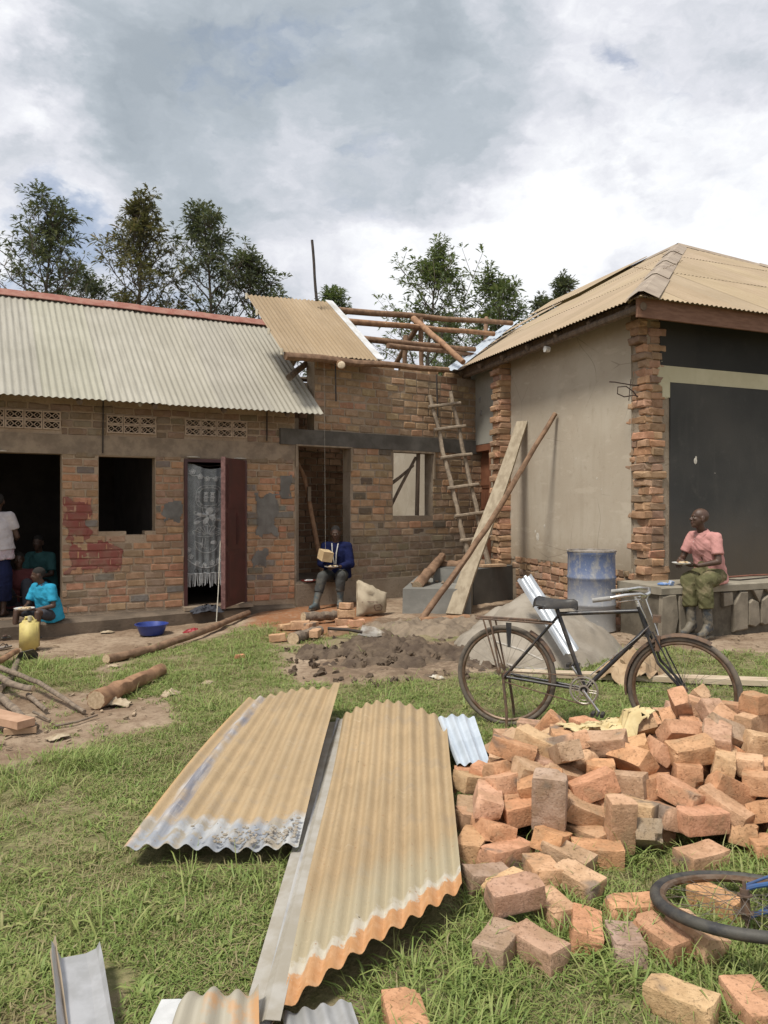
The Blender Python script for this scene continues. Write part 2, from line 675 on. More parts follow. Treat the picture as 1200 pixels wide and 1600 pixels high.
tuft_col = bpy.data.collections.new('grass_tufts')
rr = np.random.default_rng(3)
TUFTS = [('lawn', 24, .018, .055, .0022, .055, (.8, 2.0), .16), ('lawn', 24, .015, .05, .0024, .06, (1.0, 2.2), .24), ('lawn', 22, .022, .065, .0024, .055, (.7, 1.9), .14),
         ('long', 12, .05, .14, .0027, .05, (.6, 1.9), .12), ('long', 9, .07, .20, .0033, .04, (.6, 1.9), .14), ('broad', 8, .05, .11, .0062, .05, (.9, 1.8), .05), ('dry', 18, .04, .12, .0018, .08, (1.5, 2.4), .85)]
for i, (nm, n, a, b_, w, s, ln, dry) in enumerate(TUFTS):
 o = bpy.data.objects.new('tuft_%d' % i, tuft_mesh('tuft', n, a, b_, w, s, ln, rr, dry))
 tuft_col.objects.link(o)


def scatter(n, ymin, ymax):
 y = RNG.uniform(ymin, ymax, n)
 half = .5 * y + .9
 x = RNG.uniform(-1, 1, n) * half
 keep = RNG.uniform(0, 1, n) < half / (.5 * ymax + .9)
 return x[keep], y[keep]


# footprints of the things that lie flat on the grass
CUT = [[(-1.11, 3.30), (-.36, 3.30), (-.30, 5.58), (-1.02, 5.68)], [(-.40, 2.2), (.30, 2.88), (.42, 5.0), (-.37, 5.2)], [(-.9, 1.85), (-.76, 1.85), (-.82, 2.58), (-1.04, 2.6)],
       [(-.67, 1.85), (-.36, 1.85), (-.40, 2.42), (-.66, 2.40)], [(-.30, 1.85), (.0, 1.85), (-.08, 2.40), (-.33, 2.40)]]
gp = []
for n, y0, y1, sc0 in ((17000, 1.5, 3.2, 1.0), (19000, 3.2, 5.0, 1.0), (20000, 5.0, 7.2, 1.1), (15000, 7.2, 10.2, 1.25)):
 x, y = scatter(n, y0, y1)
 d = dirt_amount(x, y)
 patch = vnoise(x, y, .7, 61, 3)
 thin = .46 + 1.25 * patch
 keep = (RNG.uniform(0, 1, len(x)) > d * 1.05) & (RNG.uniform(0, 1, len(x)) < np.clip(thin + .3, .25, 1))
 keep |= (RNG.uniform(0, 1, len(x)) < .012) & (y < 8)
 keep &= ~((x < -1.9) & (y > 9.0))
 for poly in CUT:
  keep &= poly_sdf(x, y, poly) > .015
 x, y, patch = x[keep], y[keep], patch[keep]
 u = RNG.uniform(0, 1, len(x))
 lush = vnoise(x, y, .45, 71, 2)
 longp = np.where(y < 5.2, .15 + .34 * lush, .04 + .06 * lush)
 longp = np.where((x > -.3) & (y < 3.3), longp + .15, longp)
 kind = np.where(u < longp, RNG.integers(3, 5, len(x)), RNG.integers(0, 3, len(x)))
 kind = np.where(RNG.uniform(0, 1, len(x)) < np.where(y < 3.6, .03 + .05 * (lush > .25), .012), 5, kind)
 kind = np.where(RNG.uniform(0, 1, len(x)) < .08 + .16 * (patch < -.1), 6, kind)
 s = sc0 * RNG.uniform(.7, 1.25, len(x))
 for a in zip(x, y, kind, s):
  gp.append(a)
gp = np.array(gp)
GRASS_CUT = []          # places kept free of long blades are thinned here (soles, wheels, sheets)
pm = bpy.data.meshes.new('grass')
zz = ground_h(gp[:, 0], gp[:, 1]) - .006
pm.from_pydata(np.stack([gp[:, 0], gp[:, 1], zz], -1).tolist(), [], [])
at = pm.attributes.new('pick', 'INT', 'POINT'); at.data.foreach_set('value', gp[:, 2].astype(np.int32))
at = pm.attributes.new('size', 'FLOAT', 'POINT'); at.data.foreach_set('value', gp[:, 3].astype(np.float32))
at = pm.attributes.new('turn', 'FLOAT_VECTOR', 'POINT')
rt = np.stack([RNG.normal(0, .12, len(gp)), RNG.normal(0, .12, len(gp)), RNG.uniform(0, 6.283, len(gp))], -1)
at.data.foreach_set('vector', rt.reshape(-1).astype(np.float32))
grass = link('grass', pm)
grass['kind'] = 'stuff'
grass['label'] = 'short trampled green grass with longer tufts and dry stalks'
ng = bpy.data.node_groups.new('grass_spread', 'GeometryNodeTree')
ng.interface.new_socket('Geometry', in_out='INPUT', socket_type='NodeSocketGeometry')
ng.interface.new_socket('Geometry', in_out='OUTPUT', socket_type='NodeSocketGeometry')
gi, go = ng.nodes.new('NodeGroupInput'), ng.nodes.new('NodeGroupOutput')
ci = ng.nodes.new('GeometryNodeCollectionInfo')
ci.inputs['Collection'].default_value = tuft_col
ci.inputs['Separate Children'].default_value = True
ci.inputs['Reset Children'].default_value = True
ip = ng.nodes.new('GeometryNodeInstanceOnPoints')
ip.inputs['Pick Instance'].default_value = True


def named(typ, nm):
 n = ng.nodes.new('GeometryNodeInputNamedAttribute')
 n.data_type = typ
 n.inputs['Name'].default_value = nm
 return n.outputs['Attribute']


ng.links.new(gi.outputs[0], ip.inputs['Points'])
ng.links.new(ci.outputs[0], ip.inputs['Instance'])
ng.links.new(named('INT', 'pick'), ip.inputs['Instance Index'])
ng.links.new(named('FLOAT', 'size'), ip.inputs['Scale'])
er = ng.nodes.new('FunctionNodeEulerToRotation')
ng.links.new(named('FLOAT_VECTOR', 'turn'), er.inputs[0])
ng.links.new(er.outputs[0], ip.inputs['Rotation'])
ng.links.new(ip.outputs[0], go.inputs[0])
gmod = grass.modifiers.new('spread', 'NODES')
gmod.node_group = ng
# ------------------------------------------------------------------ building frames


class Frame:
 """Wall frame: a runs along the wall, n points into the building, z up."""

 def __init__(self, o, a):
  a = Vector((a[0], a[1], 0)).normalized()
  self.o, self.a, self.n = Vector((o[0], o[1], 0)), a, Vector((-a.y, a.x, 0))

 def p(self, a, n, z):
  return self.o + self.a * a + self.n * n + Vector((0, 0, z))

 def rot(self):
  return Matrix((self.a, self.n, Vector((0, 0, 1)))).transposed()

 def box(self, mb, a0, a1, n0, n1, z0, z1):
  q = lambda z: [self.p(a0, n0, z), self.p(a1, n0, z), self.p(a1, n1, z), self.p(a0, n1, z)]
  mb.hexa(q(z0), q(z1))


FA = Frame((-4.895, 9.79), (.8768, .4810))       # left house, street wall
FM = Frame((-1.358, 11.73), (.809, .588))        # middle house, street wall
FB = Frame((3.226, 9.44), (-.328, .945))         # right house, side wall: a runs back, n points OUT to the left
FF = Frame((3.226, 9.44), (.919, .394))          # right house, front wall


def wall_slab(mb, F, a0, a1, z0, z1, n0, n1, holes=()):
 """A wall with openings as one clean shell (reveals included)."""
 acut = sorted({a0, a1, *[min(max(v, a0), a1) for h in holes for v in h[:2]]})
 zcut = sorted({z0, z1, *[min(max(v, z0), z1) for h in holes for v in h[2:]]})
 solid = {}
 for i in range(len(acut) - 1):
  for j in range(len(zcut) - 1):
   ca, cz = (acut[i] + acut[i + 1]) / 2, (zcut[j] + zcut[j + 1]) / 2
   solid[i, j] = not any(h[0] < ca < h[1] and h[2] < cz < h[3] for h in holes)
 P = F.p

 def quad(pts):
  mb.add(pts, [(0, 1, 2, 3)])
 for (i, j), s in solid.items():
  if not s:
   continue
  A0, A1, Z0, Z1 = acut[i], acut[i + 1], zcut[j], zcut[j + 1]
  quad([P(A0, n0, Z0), P(A1, n0, Z0), P(A1, n0, Z1), P(A0, n0, Z1)])
  quad([P(A1, n1, Z0), P(A0, n1, Z0), P(A0, n1, Z1), P(A1, n1, Z1)])
  if not solid.get((i - 1, j), False):
   quad([P(A0, n1, Z0), P(A0, n0, Z0), P(A0, n0, Z1), P(A0, n1, Z1)])
  if not solid.get((i + 1, j), False):
   quad([P(A1, n0, Z0), P(A1, n1, Z0), P(A1, n1, Z1), P(A1, n0, Z1)])
  if not solid.get((i, j + 1), False):
   quad([P(A0, n0, Z1), P(A1, n0, Z1), P(A1, n1, Z1), P(A0, n1, Z1)])
  if not solid.get((i, j - 1), False):
   quad([P(A0, n1, Z0), P(A1, n1, Z0), P(A1, n0, Z0), P(A0, n0, Z0)])


def brick_mesh(name, dims, m, seed, bev=.008, jit=.004):
 """Rough block of 44 triangles with worn arrises."""
 r_ = random.Random(seed)
 bm = bmesh.new()
 bmesh.ops.create_cube(bm, size=1)
 bmesh.ops.scale(bm, vec=dims, verts=bm.verts)
 bmesh.ops.bevel(bm, geom=bm.edges[:], offset=bev, segments=1, affect='EDGES')
 for v in bm.verts:
  v.co += Vector((r_.uniform(-jit, jit), r_.uniform(-jit, jit) * .6, r_.uniform(-jit, jit)))
 me_ = bpy.data.meshes.new(name)
 bm.to_mesh(me_)
 bm.free()
 me_.materials.append(m)
 return me_


MAT['wall_brick'] = brick_mat('wall_brick', bscale=45, bump=.55)
MAT['wall_brick_loose'] = brick_mat('wall_brick_pieces', per_island=[(0, (.16, .095, .06)), (.5, (.24, .15, .095)), (1, (.30, .20, .125))], bscale=45, bump=.5)
WB = [brick_mesh('brick', (.24, .10, .086), MAT['wall_brick'], s, .010, .006) for s in range(14)]


def lay_bricks(F, parent, a0, a1, z0, course, length, holes, colour, limit, n_face=0.0, proud=(.004, .016), skip=None, z1=9, joint=.016, stuff_mat=None):
 """Lay courses of bricks into the mortar slab; the first LIMIT are objects, any further are one joined piece."""
 todo, row, z = [], 0, z0
 r_ = random.Random(int(a0 * 100 + z0 * 10))
 while z + course * .8 < z1:
  a = a0 + (0 if row % 2 else -length / 2) + r_.uniform(-.03, .03)
  while a < a1:
   L = length * r_.choice((1, 1, 1, 1.08, .93, .52 if r_.random() < .3 else 1)) + r_.uniform(-.01, .01)
   b0, b1 = max(a, a0), min(a + L, a1)
   zc = z + course / 2 + r_.uniform(-.004, .004)
   for h in holes:
    if h[2] - course * .42 < zc < h[3] + course * .42:
     if b0 < h[0] < b1 <= h[1] + .02 or (b0 < h[0] < b1 and b1 > h[1]):
      b1 = h[0]
     elif h[0] <= b0 < h[1]:
      b0 = h[1] if b1 > h[1] else b1
   if b1 - b0 > .055 and not (skip and skip((b0 + b1) / 2, zc)):
    todo.append((b0, b1, zc))
   a += L
  z += course
  row += 1
 Mr = F.rot()
 extra = MB()
 for k, (b0, b1, zc) in enumerate(todo):
  w = b1 - b0 - joint * r_.uniform(.7, 1.3)
  pr = r_.uniform(*proud)
  if k < limit:
   o = bpy.data.objects.new('brick', r_.choice(WB))
   C.objects.link(o)
   o.parent = parent
   hgt = (course - joint * r_.uniform(.7, 1.25)) / .086
   o.matrix_local = MINV.get(parent.name, Matrix.Identity(4)) @ Matrix.Translation(F.p((b0 + b1) / 2, n_face + .05 - pr, zc)) @ (Mr @ Euler((r_.gauss(0, .015), r_.gauss(0, .012), r_.gauss(0, .02))).to_matrix()).to_4x4() @ Matrix.Diagonal((w / .24, 1, hgt, 1))
   o.color = (*colour((b0 + b1) / 2, zc, r_), 1)
  else:
   F.box(extra, b0 + joint / 2, b1 - joint / 2, n_face - pr, n_face + .05, zc - course / 2 + joint / 2, zc + course / 2 - joint / 2)
 if extra.v:
  extra.build('brick_courses', stuff_mat or MAT['wall_brick_loose'], parent)['kind'] = 'stuff'
 return len(todo)


def jitter(c, r_, k=.12):
 f = 1 + r_.uniform(-k, k)
 return tuple(max(0, x * f * (1 + r_.uniform(-.05, .05))) for x in c)


# mortar of the left house: pale earth mortar, smears of cement, and a patch of maroon paint round the big doorway
def mortar_mat(name, F, c1, c2, paint=False):
 m, nt, b = new_mat(name)
 p = worldpos(nt)
 n1, n2 = noise_n(nt, p, 2.2, 6, .62), noise_n(nt, p, 26, 5, .65)
 c = mix_n(nt, step_n(nt, n1, .36, .64), c1, c2)
 c = mix_n(nt, step_n(nt, n2, .5, .72, 0, .5), c, tuple(x * .55 for x in c1))
 setc(nt, b.inputs['Base Color'], c)
 b.inputs['Roughness'].default_value = .95
 b.inputs['Specular IOR Level'].default_value = .1
 bump_n(nt, b, math_n(nt, 'ADD', n2, noise_n(nt, p, 90, 3, .6)), .8, .012)
 return m


MAT['mortar_left'] = mortar_mat('earth_mortar', FA, (.34, .25, .17), (.41, .315, .225))
MAT['mortar_mid'] = mortar_mat('grey_earth_mortar', FM, (.28, .22, .16), (.35, .285, .215))
MAT['cement_band'] = simple('cement_band', (.31, .24, .17), .9, (.21, .16, .115), 6, bump=.6, bscale=22, bdist=.012)
MAT['cement_grey'] = simple('wet_grey_cement', (.20, .19, .17), .9, (.14, .13, .115), 5, bump=.4, bscale=50)
MAT['dark_concrete'] = simple('dark_concrete', (.125, .115, .10), .9, (.08, .073, .062), 4, bump=.4, bscale=35)
MAT['maroon_paint'] = simple('maroon_limewash', (.23, .07, .055), .88, (.24, .12, .085), 7, bump=.5, bscale=30, lo=.3, hi=.62)
MAT['dark_room'] = simple('dark_inner_wall', (.055, .045, .037), .95, None, 4, bump=.1)  # one even dark tone for inner walls, ceiling lining and vent backing
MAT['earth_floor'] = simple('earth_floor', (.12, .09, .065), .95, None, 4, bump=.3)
MAT['vent_clay'] = simple('vent_clay', (.50, .385, .285), .9, (.38, .285, .205), 12, bump=.3, bscale=60)

# ================================================================== LEFT HOUSE
lh = thing('brick_house', FA.p(0.5, 0, 0), 'long low brick house with grey green corrugated roof, open doorway and lace curtain', 'house')
A_L, A_R = -3.2, 4.03
VENTS = [(-.9, .72, 2.53, 2.77, 5), (1.29, 1.95, 2.52, 2.76, 3), (2.35, 3.27, 2.53, 2.77, 4)]
LH_HOLES = [(-.95, .73, .08, 2.215), (1.19, 1.94, 1.18, 2.20), (2.34, 3.26, .10, 2.20)]
mb = MB()
wall_slab(mb, FA, A_L, A_R, -.4, 3.18, 0, .2, LH_HOLES + [(1.55, 1.80, 1.13, 1.2)] + [(v[0] + .005, v[1] - .005, v[2], v[3]) for v in VENTS])
lw = mb.build('wall', MAT['mortar_left'], lh)
mb = MB()
wall_slab(mb, FA, A_L, A_R, -.4, 3.0, 3.7, 3.9)                      # back wall
FA.box(mb, A_L - .2, A_L, 0, 3.9, -.4, 3.18)
FA.box(mb, A_R - .2, A_R - .002, .202, 3.698, -.4, 3.0)
FA.box(mb, 2.0, 2.15, .202, 3.698, -.4, 3.1)                        # inner partition
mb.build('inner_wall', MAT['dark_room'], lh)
mb = MB()
mb.add([FA.p(A_L, .2, 3.1), FA.p(A_R, .2, 3.1), FA.p(A_R, 1.95, 4.40), FA.p(A_L, 1.95, 4.40)], [(0, 1, 2, 3)])
mb.add([FA.p(A_L, 1.95, 4.40), FA.p(A_R, 1.95, 4.40), FA.p(A_R, 3.7, 3.1), FA.p(A_L, 3.7, 3.1)], [(0, 1, 2, 3)])
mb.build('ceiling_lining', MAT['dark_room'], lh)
mb = MB(); FA.box(mb, A_L, A_R, .01, 3.7, -.4, .075)
mb.build('floor_slab', MAT['earth_floor'], lh)


def lh_col(a, z, r_):
 top = z > 2.2
 if top:
  return jitter(r_.choice(((.28, .20, .14), (.32, .23, .155), (.25, .19, .135))), r_)
 if r_.random() < (.14 if 3.3 < a else .05):
  return jitter((.225, .20, .17), r_)                          # smeared with cement
 if a > 2.0 or z > 1.0:
  return jitter(r_.choice(((.45, .265, .16), (.43, .26, .16), (.39, .25, .16), (.44, .235, .14), (.36, .245, .165))), r_)
 return jitter(r_.choice(((.41, .255, .16), (.35, .235, .16), (.45, .25, .15), (.31, .225, .16))), r_)


lay_bricks(FA, lw, -.32, A_R, .10, .103, .262, LH_HOLES + [(1.55, 1.80, 1.1, 1.2)] + [v[:4] for v in VENTS], lh_col, 300,
           skip=lambda a, z: 2.25 < z < 2.50 or z > 2.9 or (a < -.3) or (3.45 < a < 3.75 and 1.15 < z < 1.75 and (a * 37 + z * 51) % 1 < .6))
# cement lintel band and plinth
mb = MB(); FA.box(mb, A_L, A_R + .05, -.014, .05, 2.215, 2.475)
mb.build('lintel_band', MAT['cement_band'], lh)


def ragged_patch(F, name, m, parent, areas, n_face, th, thr=.0, cell=.018, sc_p=.12, seed=0, joints=0):
 """Smear trowelled or brushed over bricks and joints: a thin coat with a ragged outline."""
 mb_ = MB()
 for (a0, a1, z0, z1) in areas:
  na, nz_ = int((a1 - a0) / cell), int((z1 - z0) / cell)
  A_, Z_ = np.meshgrid(np.linspace(a0, a1, na + 1), np.linspace(z0, z1, nz_ + 1))
  U_, V_ = (A_ - a0) / (a1 - a0) * 2 - 1, (Z_ - z0) / (z1 - z0) * 2 - 1
  msk = 1 - np.maximum(np.abs(U_), np.abs(V_)) ** 3 + .9 * vnoise(A_, Z_, sc_p, seed, 3) - .35
  hgt = th * np.clip(msk * 2.5, .15, 1) + .003 * vnoise(A_, Z_, .05, seed + 1, 2)
  if joints:                                                   # the coat sinks into the joints of the courses
   rw = np.floor((Z_ - .10) / .103)
   gh = np.abs(((Z_ - .10) / .103 + .5) % 1 - .5) * .103
   gv = np.abs(((A_ + .13 * (rw % 2) + .03 * np.sin(rw * 5)) / .262 + .5) % 1 - .5) * .262
   hgt = hgt - joints * (1 - sstep(.004, .014, np.minimum(gh, gv))) + .004 * np.sin(rw * 3.7 + np.floor((A_ + .13 * (rw % 2)) / .262) * 2.3)
  vv = [F.p(A_[j, i], n_face - hgt[j, i], Z_[j, i]) for j in range(nz_ + 1) for i in range(na + 1)]
  W = na + 1
  mb_.add(vv, [(j * W + i, j * W + i + 1, (j + 1) * W + i + 1, (j + 1) * W + i) for j in range(nz_) for i in range(na) if msk[j:j + 2, i:i + 2].min() > thr])
 return mb_.build(name, m, parent, True)


for ar in [(3.38, 3.80, 1.05, 1.78), (3.32, 3.62, .55, .95), (2.02, 2.32, 1.25, 1.62), (3.75, 4.0, 1.6, 2.0)]:
 ragged_patch(FA, 'cement_smear', MAT['cement_grey'], lh, [ar], -.013, .006, .05, seed=5)
ragged_patch(FA, 'painted_patch', MAT['maroon_paint'], lh, [(.735, 1.12, .98, 1.66), (.735, 1.52, .60, 1.12)], -.0125, .005, .0, cell=.009, sc_p=.13, seed=11, joints=.012)
# plinth step along the house front
mb = MB()
q = [FA.p(-3.2, -.42, 0), FA.p(1.2, -.34, 0), FA.p(2.3, -.22, 0), FA.p(4.0, -.12, 0)]
top = [.06, .055, .06, .02]
n_ = len(q)
vv = []
for i, (pt_, zt) in enumerate(zip(q, top)):
 inner = FA.p([-3.2, 1.2, 2.3, 4.0][i], .005, 0)
 vv += [pt_ + Vector((0, 0, -.45)), pt_ + Vector((0, 0, zt - .03)), pt_ + FA.n * .05 + Vector((0, 0, zt)), inner + Vector((0, 0, zt + .012)), inner + Vector((0, 0, -.45))]
ff = []
for i in range(n_ - 1):
 for k in range(4):
  ff.append((i * 5 + k, (i + 1) * 5 + k, (i + 1) * 5 + k + 1, i * 5 + k + 1))
ff += [(0, 1, 2, 3, 4), tuple((n_ - 1) * 5 + k for k in (4, 3, 2, 1, 0))]
mb.add(vv, ff)
mb.build('plinth_step', simple('smeared_earth_plinth', (.165, .125, .09), .95, (.105, .08, .058), 3.5, bump=.6, bscale=22, bdist=.015), lh)
# vent blocks: clay blocks pierced by diamonds and triangles
mb = MB()
vw, vh, vd = .215, .112, .07
fr_ = .016
Mr = FA.rot()


def vbar(a0, z0, a1, z1, w=.016):
 p0, p1 = Vector((a0, 0, z0)), Vector((a1, 0, z1))
 mb.beam(p0, p1, vd * random.uniform(.96, 1.0), w, (0, 0, 1) if abs(a1 - a0) > 1e-6 else (1, 0, 0))


for s in (-1, 1):
 mb.box((0, 0, s * (vh / 2 - fr_ / 2)), (vw, vd, fr_))
 mb.box((s * (vw / 2 - fr_ / 2), 0, 0), (fr_, vd * .99, vh - 2 * fr_ - .001))
for cx_ in (-.047, .047):
 hw, hh_ = .047 - .004, vh / 2 - fr_
 for s1 in (-1, 1):
  for s2 in (-1, 1):
   vbar(cx_ + s1 * hw, 0, cx_, s2 * hh_, .0095)
 mb.box((cx_, 0, 0), (.012, vd * .97, .012), Euler((0, R(45), 0)).to_matrix())
vent_me = mb.mesh('vent_block', MAT['vent_clay'])
for (a0, a1, z0, z1, n) in VENTS:
 w = (a1 - a0) / n if a0 > 0 else .222
 for i in range(n if a0 > 0 else 7):
  for j in range(2):
   ac = a0 + w * (i + .5) if a0 > 0 else a1 - w * (i + .5)
   o = link('vent_block', vent_me, lh)
   o.matrix_parent_inverse = Matrix.Identity(4)
   o.matrix_local = MINV[lh.name] @ Matrix.Translation(FA.p(ac, .012, z0 + .06 + j * .122)) @ Mr.to_4x4() @ Matrix.Diagonal((w / .222, 1, 1.05, 1))
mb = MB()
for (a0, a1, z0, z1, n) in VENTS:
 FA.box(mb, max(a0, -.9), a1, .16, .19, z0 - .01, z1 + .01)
mb.build('vent_dark_backing', MAT['dark_room'], lh)  # dark backing: the shade behind the vent holes is put into its colour
# top plate pole under the eave, rafter tails
MAT['pole_old'] = simple('weathered_pole', (.17, .125, .09), .9, (.10, .075, .055), 18, bump=.4, bscale=60, stretch=(1, 1, .3))
MAT['pole_peeled'] = simple('peeled_pole', (.33, .19, .105), .75, (.21, .115, .065), 10, bump=.25, bscale=50)
MAT['pole_brown'] = simple('brown_pole', (.25, .155, .095), .85, (.15, .09, .055), 10, bump=.35, bscale=50)
mb = MB(); mb.tube([FA.p(a, -.06, 3.10) for a in np.linspace(A_L, 4.1, 9)], .05, 8, wob=.06)
mb.build('wall_plate', MAT['pole_old'], lh, True)
for a in np.arange(-.05, 4.2, .95):
 mb = MB()
 mb.tube([FA.p(a, -.42, 2.86), FA.p(a, .3, 3.40)], .04, 7)
 mb.build('rafter_tail', MAT['pole_old'], lh, True)
mb = MB()
mb.box(FA.p(1.72, -.06, 2.98), (.045, .05, .075), Mr)
mb.ball(FA.p(1.72, -.085, 2.93), (.03, .03, .04), 8, 6)
mb.build('lamp_holder', simple('white_porcelain', (.6, .58, .54), .4, (.4, .38, .35), 20, bump=0), lh, True)
MAT['black_rod'] = simple('black_conduit', (.03, .027, .025), .7, (.06, .045, .035), 20, bump=.1)
mb = MB(); mb.tube([FA.p(1.24, -.03, 2.24), FA.p(1.245, -.035, 2.95)], .010, 6); mb.tube([FA.p(3.57, -.03, 2.5), FA.p(3.57, -.035, 2.95)], .011, 6)
mb.build('conduit', MAT['black_rod'], lh)

# corrugated sheets ---------------------------------------------------------


def corrugated(name, p00, p10, p11, p01, m, parent=None, pitch=.085, amp=.010, nlen=6, sub=6, th=.0016, bulge=None, phase=0.0, uvoff=(0, 0)):
 """Sheet with ridges running from the p00-p10 edge to the p01-p11 edge; two skins and a rim."""
 p00, p10, p11, p01 = map(Vector, (p00, p10, p11, p01))
 w = ((p10 - p00).length + (p11 - p01).length) / 2
 L = ((p01 - p00).length + (p11 - p10).length) / 2
 nw = max(6, int(round(w / pitch * sub)))
 nor = (p10 - p00).cross(p01 - p00).normalized()
 vv, uv = [], []
 for j in range(nlen + 1):
  v = j / nlen
  for i in range(nw + 1):
   u = i / nw
   P_ = (p00 * (1 - u) + p10 * u) * (1 - v) + (p01 * (1 - u) + p11 * u) * v
   h = amp * math.sin(2 * math.pi * (u * w / pitch + phase))
   if bulge:
    h += bulge(u, v)
   vv.append(P_ + nor * h)
   uv.append((u * w + uvoff[0], v * L + uvoff[1]))
 n1 = len(vv)
 W = nw + 1
 ff = []
 for j in range(nlen):
  for i in range(nw):
   a = j * W + i
   ff.append((a, a + 1, a + W + 1, a + W))
 top_f = len(ff)
 vv += [p_ - nor * th for p_ in vv[:n1]]
 uv += uv[:n1]
 ff += [tuple(i + n1 for i in reversed(f)) for f in ff[:top_f]]
 rim = [i for i in range(W)] + [j * W + nw for j in range(1, nlen + 1)] + [nlen * W + i for i in range(nw - 1, -1, -1)] + [j * W for j in range(nlen - 1, 0, -1)]
 for k in range(len(rim)):
  a, b_ = rim[k], rim[(k + 1) % len(rim)]
  ff.append((b_, a, a + n1, b_ + n1))
 me_ = bpy.data.meshes.new(name)
 me_.from_pydata([tuple(x) for x in vv], [], ff)
 me_.polygons.foreach_set('use_smooth', [True] * len(ff))
 me_.set_sharp_from_angle(angle=R(50))
 ul = me_.uv_layers.new(name='along')
 li = np.empty(len(me_.loops), dtype=np.int32)
 me_.loops.foreach_get('vertex_index', li)
 ul.data.foreach_set('uv', np.array(uv, dtype=np.float32)[li].reshape(-1))
 me_.materials.append(m)
 return link(name, me_, parent)


def sheet_mat(name, c1, c2, c3, streak=.5, rough=.6, metal=0.0, rust=.15):
 """Old corrugated iron: dust, runs of dirt along the slope, specks of rust; tone per sheet from the object colour."""
 m, nt, b = new_mat(name)
 uvn = nd(nt, 'ShaderNodeUVMap', uv_map='along').outputs[0]
 p = worldpos(nt)
 st = noise_n(nt, scale_vec(nt, uvn, (22, 1.2, 1)), 1.0, 6, .65)
 n1, n2 = noise_n(nt, p, 1.1, 5, .6), noise_n(nt, p, 24, 5, .7)
 c = mix_n(nt, step_n(nt, n1, .32, .68), c1, c2)
 c = mix_n(nt, step_n(nt, st, .45, .72, 0, streak), c, c3)
 c = mix_n(nt, step_n(nt, n2, .63, .75, 0, rust), c, (.16, .075, .03))
 oc = nd(nt, 'ShaderNodeObjectInfo').outputs['Color']
 c = mix_n(nt, 1.0, c, oc, 'MULTIPLY')
 setc(nt, b.inputs['Base Color'], c)
 b.inputs['Metallic'].default_value = metal
 setc(nt, b.inputs['Roughness'], step_n(nt, n2, .3, .7, rough - .1, rough + .15))
 b.inputs['Specular IOR Level'].default_value = .4
 bump_n(nt, b, noise_n(nt, p, 40, 4, .6), .12, .004)
 return m


MAT['roof_grey'] = sheet_mat('weathered_zinc', (.29, .272, .222), (.345, .325, .272), (.215, .20, .162), .7, .6, 0, .12)
MAT['roof_tan'] = sheet_mat('dusty_brown_iron', (.285, .205, .118), (.335, .25, .155), (.22, .155, .088), .6, .7, 0, .14)
MAT['roof_dust'] = sheet_mat('dust_coated_iron', (.315, .24, .155), (.37, .285, .19), (.26, .195, .125), .4, .75, 0, .3)
MAT['red_ridge'] = simple('red_oxide_ridge', (.24, .085, .06), .65, (.30, .15, .11), 7, bump=.15)
EAVE, RIDGE = (-.5, 2.885), (1.98, 4.75)
a = -3.4
k = 0
LHR = 4.29
while a < LHR - .01:
 b1 = min(a + .765, LHR)
 dz = random.uniform(0, .012)
 f = random.uniform(.93, 1.05)
 o = corrugated('roof_sheet', FA.p(a, EAVE[0] + random.uniform(-.015, .02), EAVE[1] + dz), FA.p(b1 + (.03 if b1 < LHR else 0), EAVE[0] + random.uniform(-.015, .02), EAVE[1] + dz + .004), FA.p(b1 + (.03 if b1 < LHR else 0), RIDGE[0], RIDGE[1] + dz + .004), FA.p(a, RIDGE[0], RIDGE[1] + dz), MAT['roof_grey'], lh, nlen=5, uvoff=(a, 0), phase=a / .085)
 o.color = (f, f * random.uniform(.98, 1.02), f * random.uniform(.95, 1.02), 1)
 o = corrugated('roof_sheet', FA.p(b1, 3.97 + .45, EAVE[1]), FA.p(a, 3.97 + .45, EAVE[1]), FA.p(a, RIDGE[0] + .01, RIDGE[1]), FA.p(b1, RIDGE[0] + .01, RIDGE[1]), MAT['roof_grey'], lh, nlen=2, sub=4)
 a = b1
mb = MB()
pr = [(-.17, -.10), (-.03, .02), (.03, .02), (.17, -.10)]
ra = np.arange(-3.4, 4.35, .55)
for i in range(len(ra) - 1):
 o_ = .006 * (i % 2)
 vv = []
 for aa in (ra[i] - .02, ra[i + 1]):
  for (dn, dz) in pr:
   vv.append(FA.p(aa, RIDGE[0] + dn, RIDGE[1] + .03 + dz + o_))
  for (dn, dz) in reversed(pr):
   vv.append(FA.p(aa, RIDGE[0] + dn, RIDGE[1] + .018 + dz + o_))
 mb.add(vv, [(j, (j + 1) % 8, (j + 1) % 8 + 8, j + 8) for j in range(8)] + [tuple(range(7, -1, -1)), tuple(range(8, 16))])
mb.build('ridge_cap', MAT['red_ridge'], lh)

# door, frame
MAT['maroon_door'] = simple('maroon_steel_door', (.085, .026, .024), .45, (.06, .022, .02), 4, bump=.05, spec=.5)
door_c = FA.p(3.20, -.02, .10)
mb = MB()
FA.box(mb, 2.34, 2.385, -.03, .12, .10, 2.20); FA.box(mb, 3.225, 3.26, -.03, .12, .10, 2.20); FA.box(mb, 2.385, 3.225, -.03, .12, 2.155, 2.20)
mb.build('door_frame', MAT['maroon_door'], lh)
hinge = FA.p(3.215, -.045, 0)
dd = Matrix.Rotation(R(-150), 3, 'Z') @ FA.a                       # the leaf stands open, folded back towards the wall
dd = (FA.a * -.62 + FA.n * -.78).normalized()
dn = Vector((-dd.y, dd.x, 0))
FD = Frame((hinge.x, hinge.y), (dd.x, dd.y))
mb = MB(); FD.box(mb, 0, .82, -.018, .018, .13, 2.19)
dleaf = mb.build('door', MAT['maroon_door'], lh)
mb = MB()
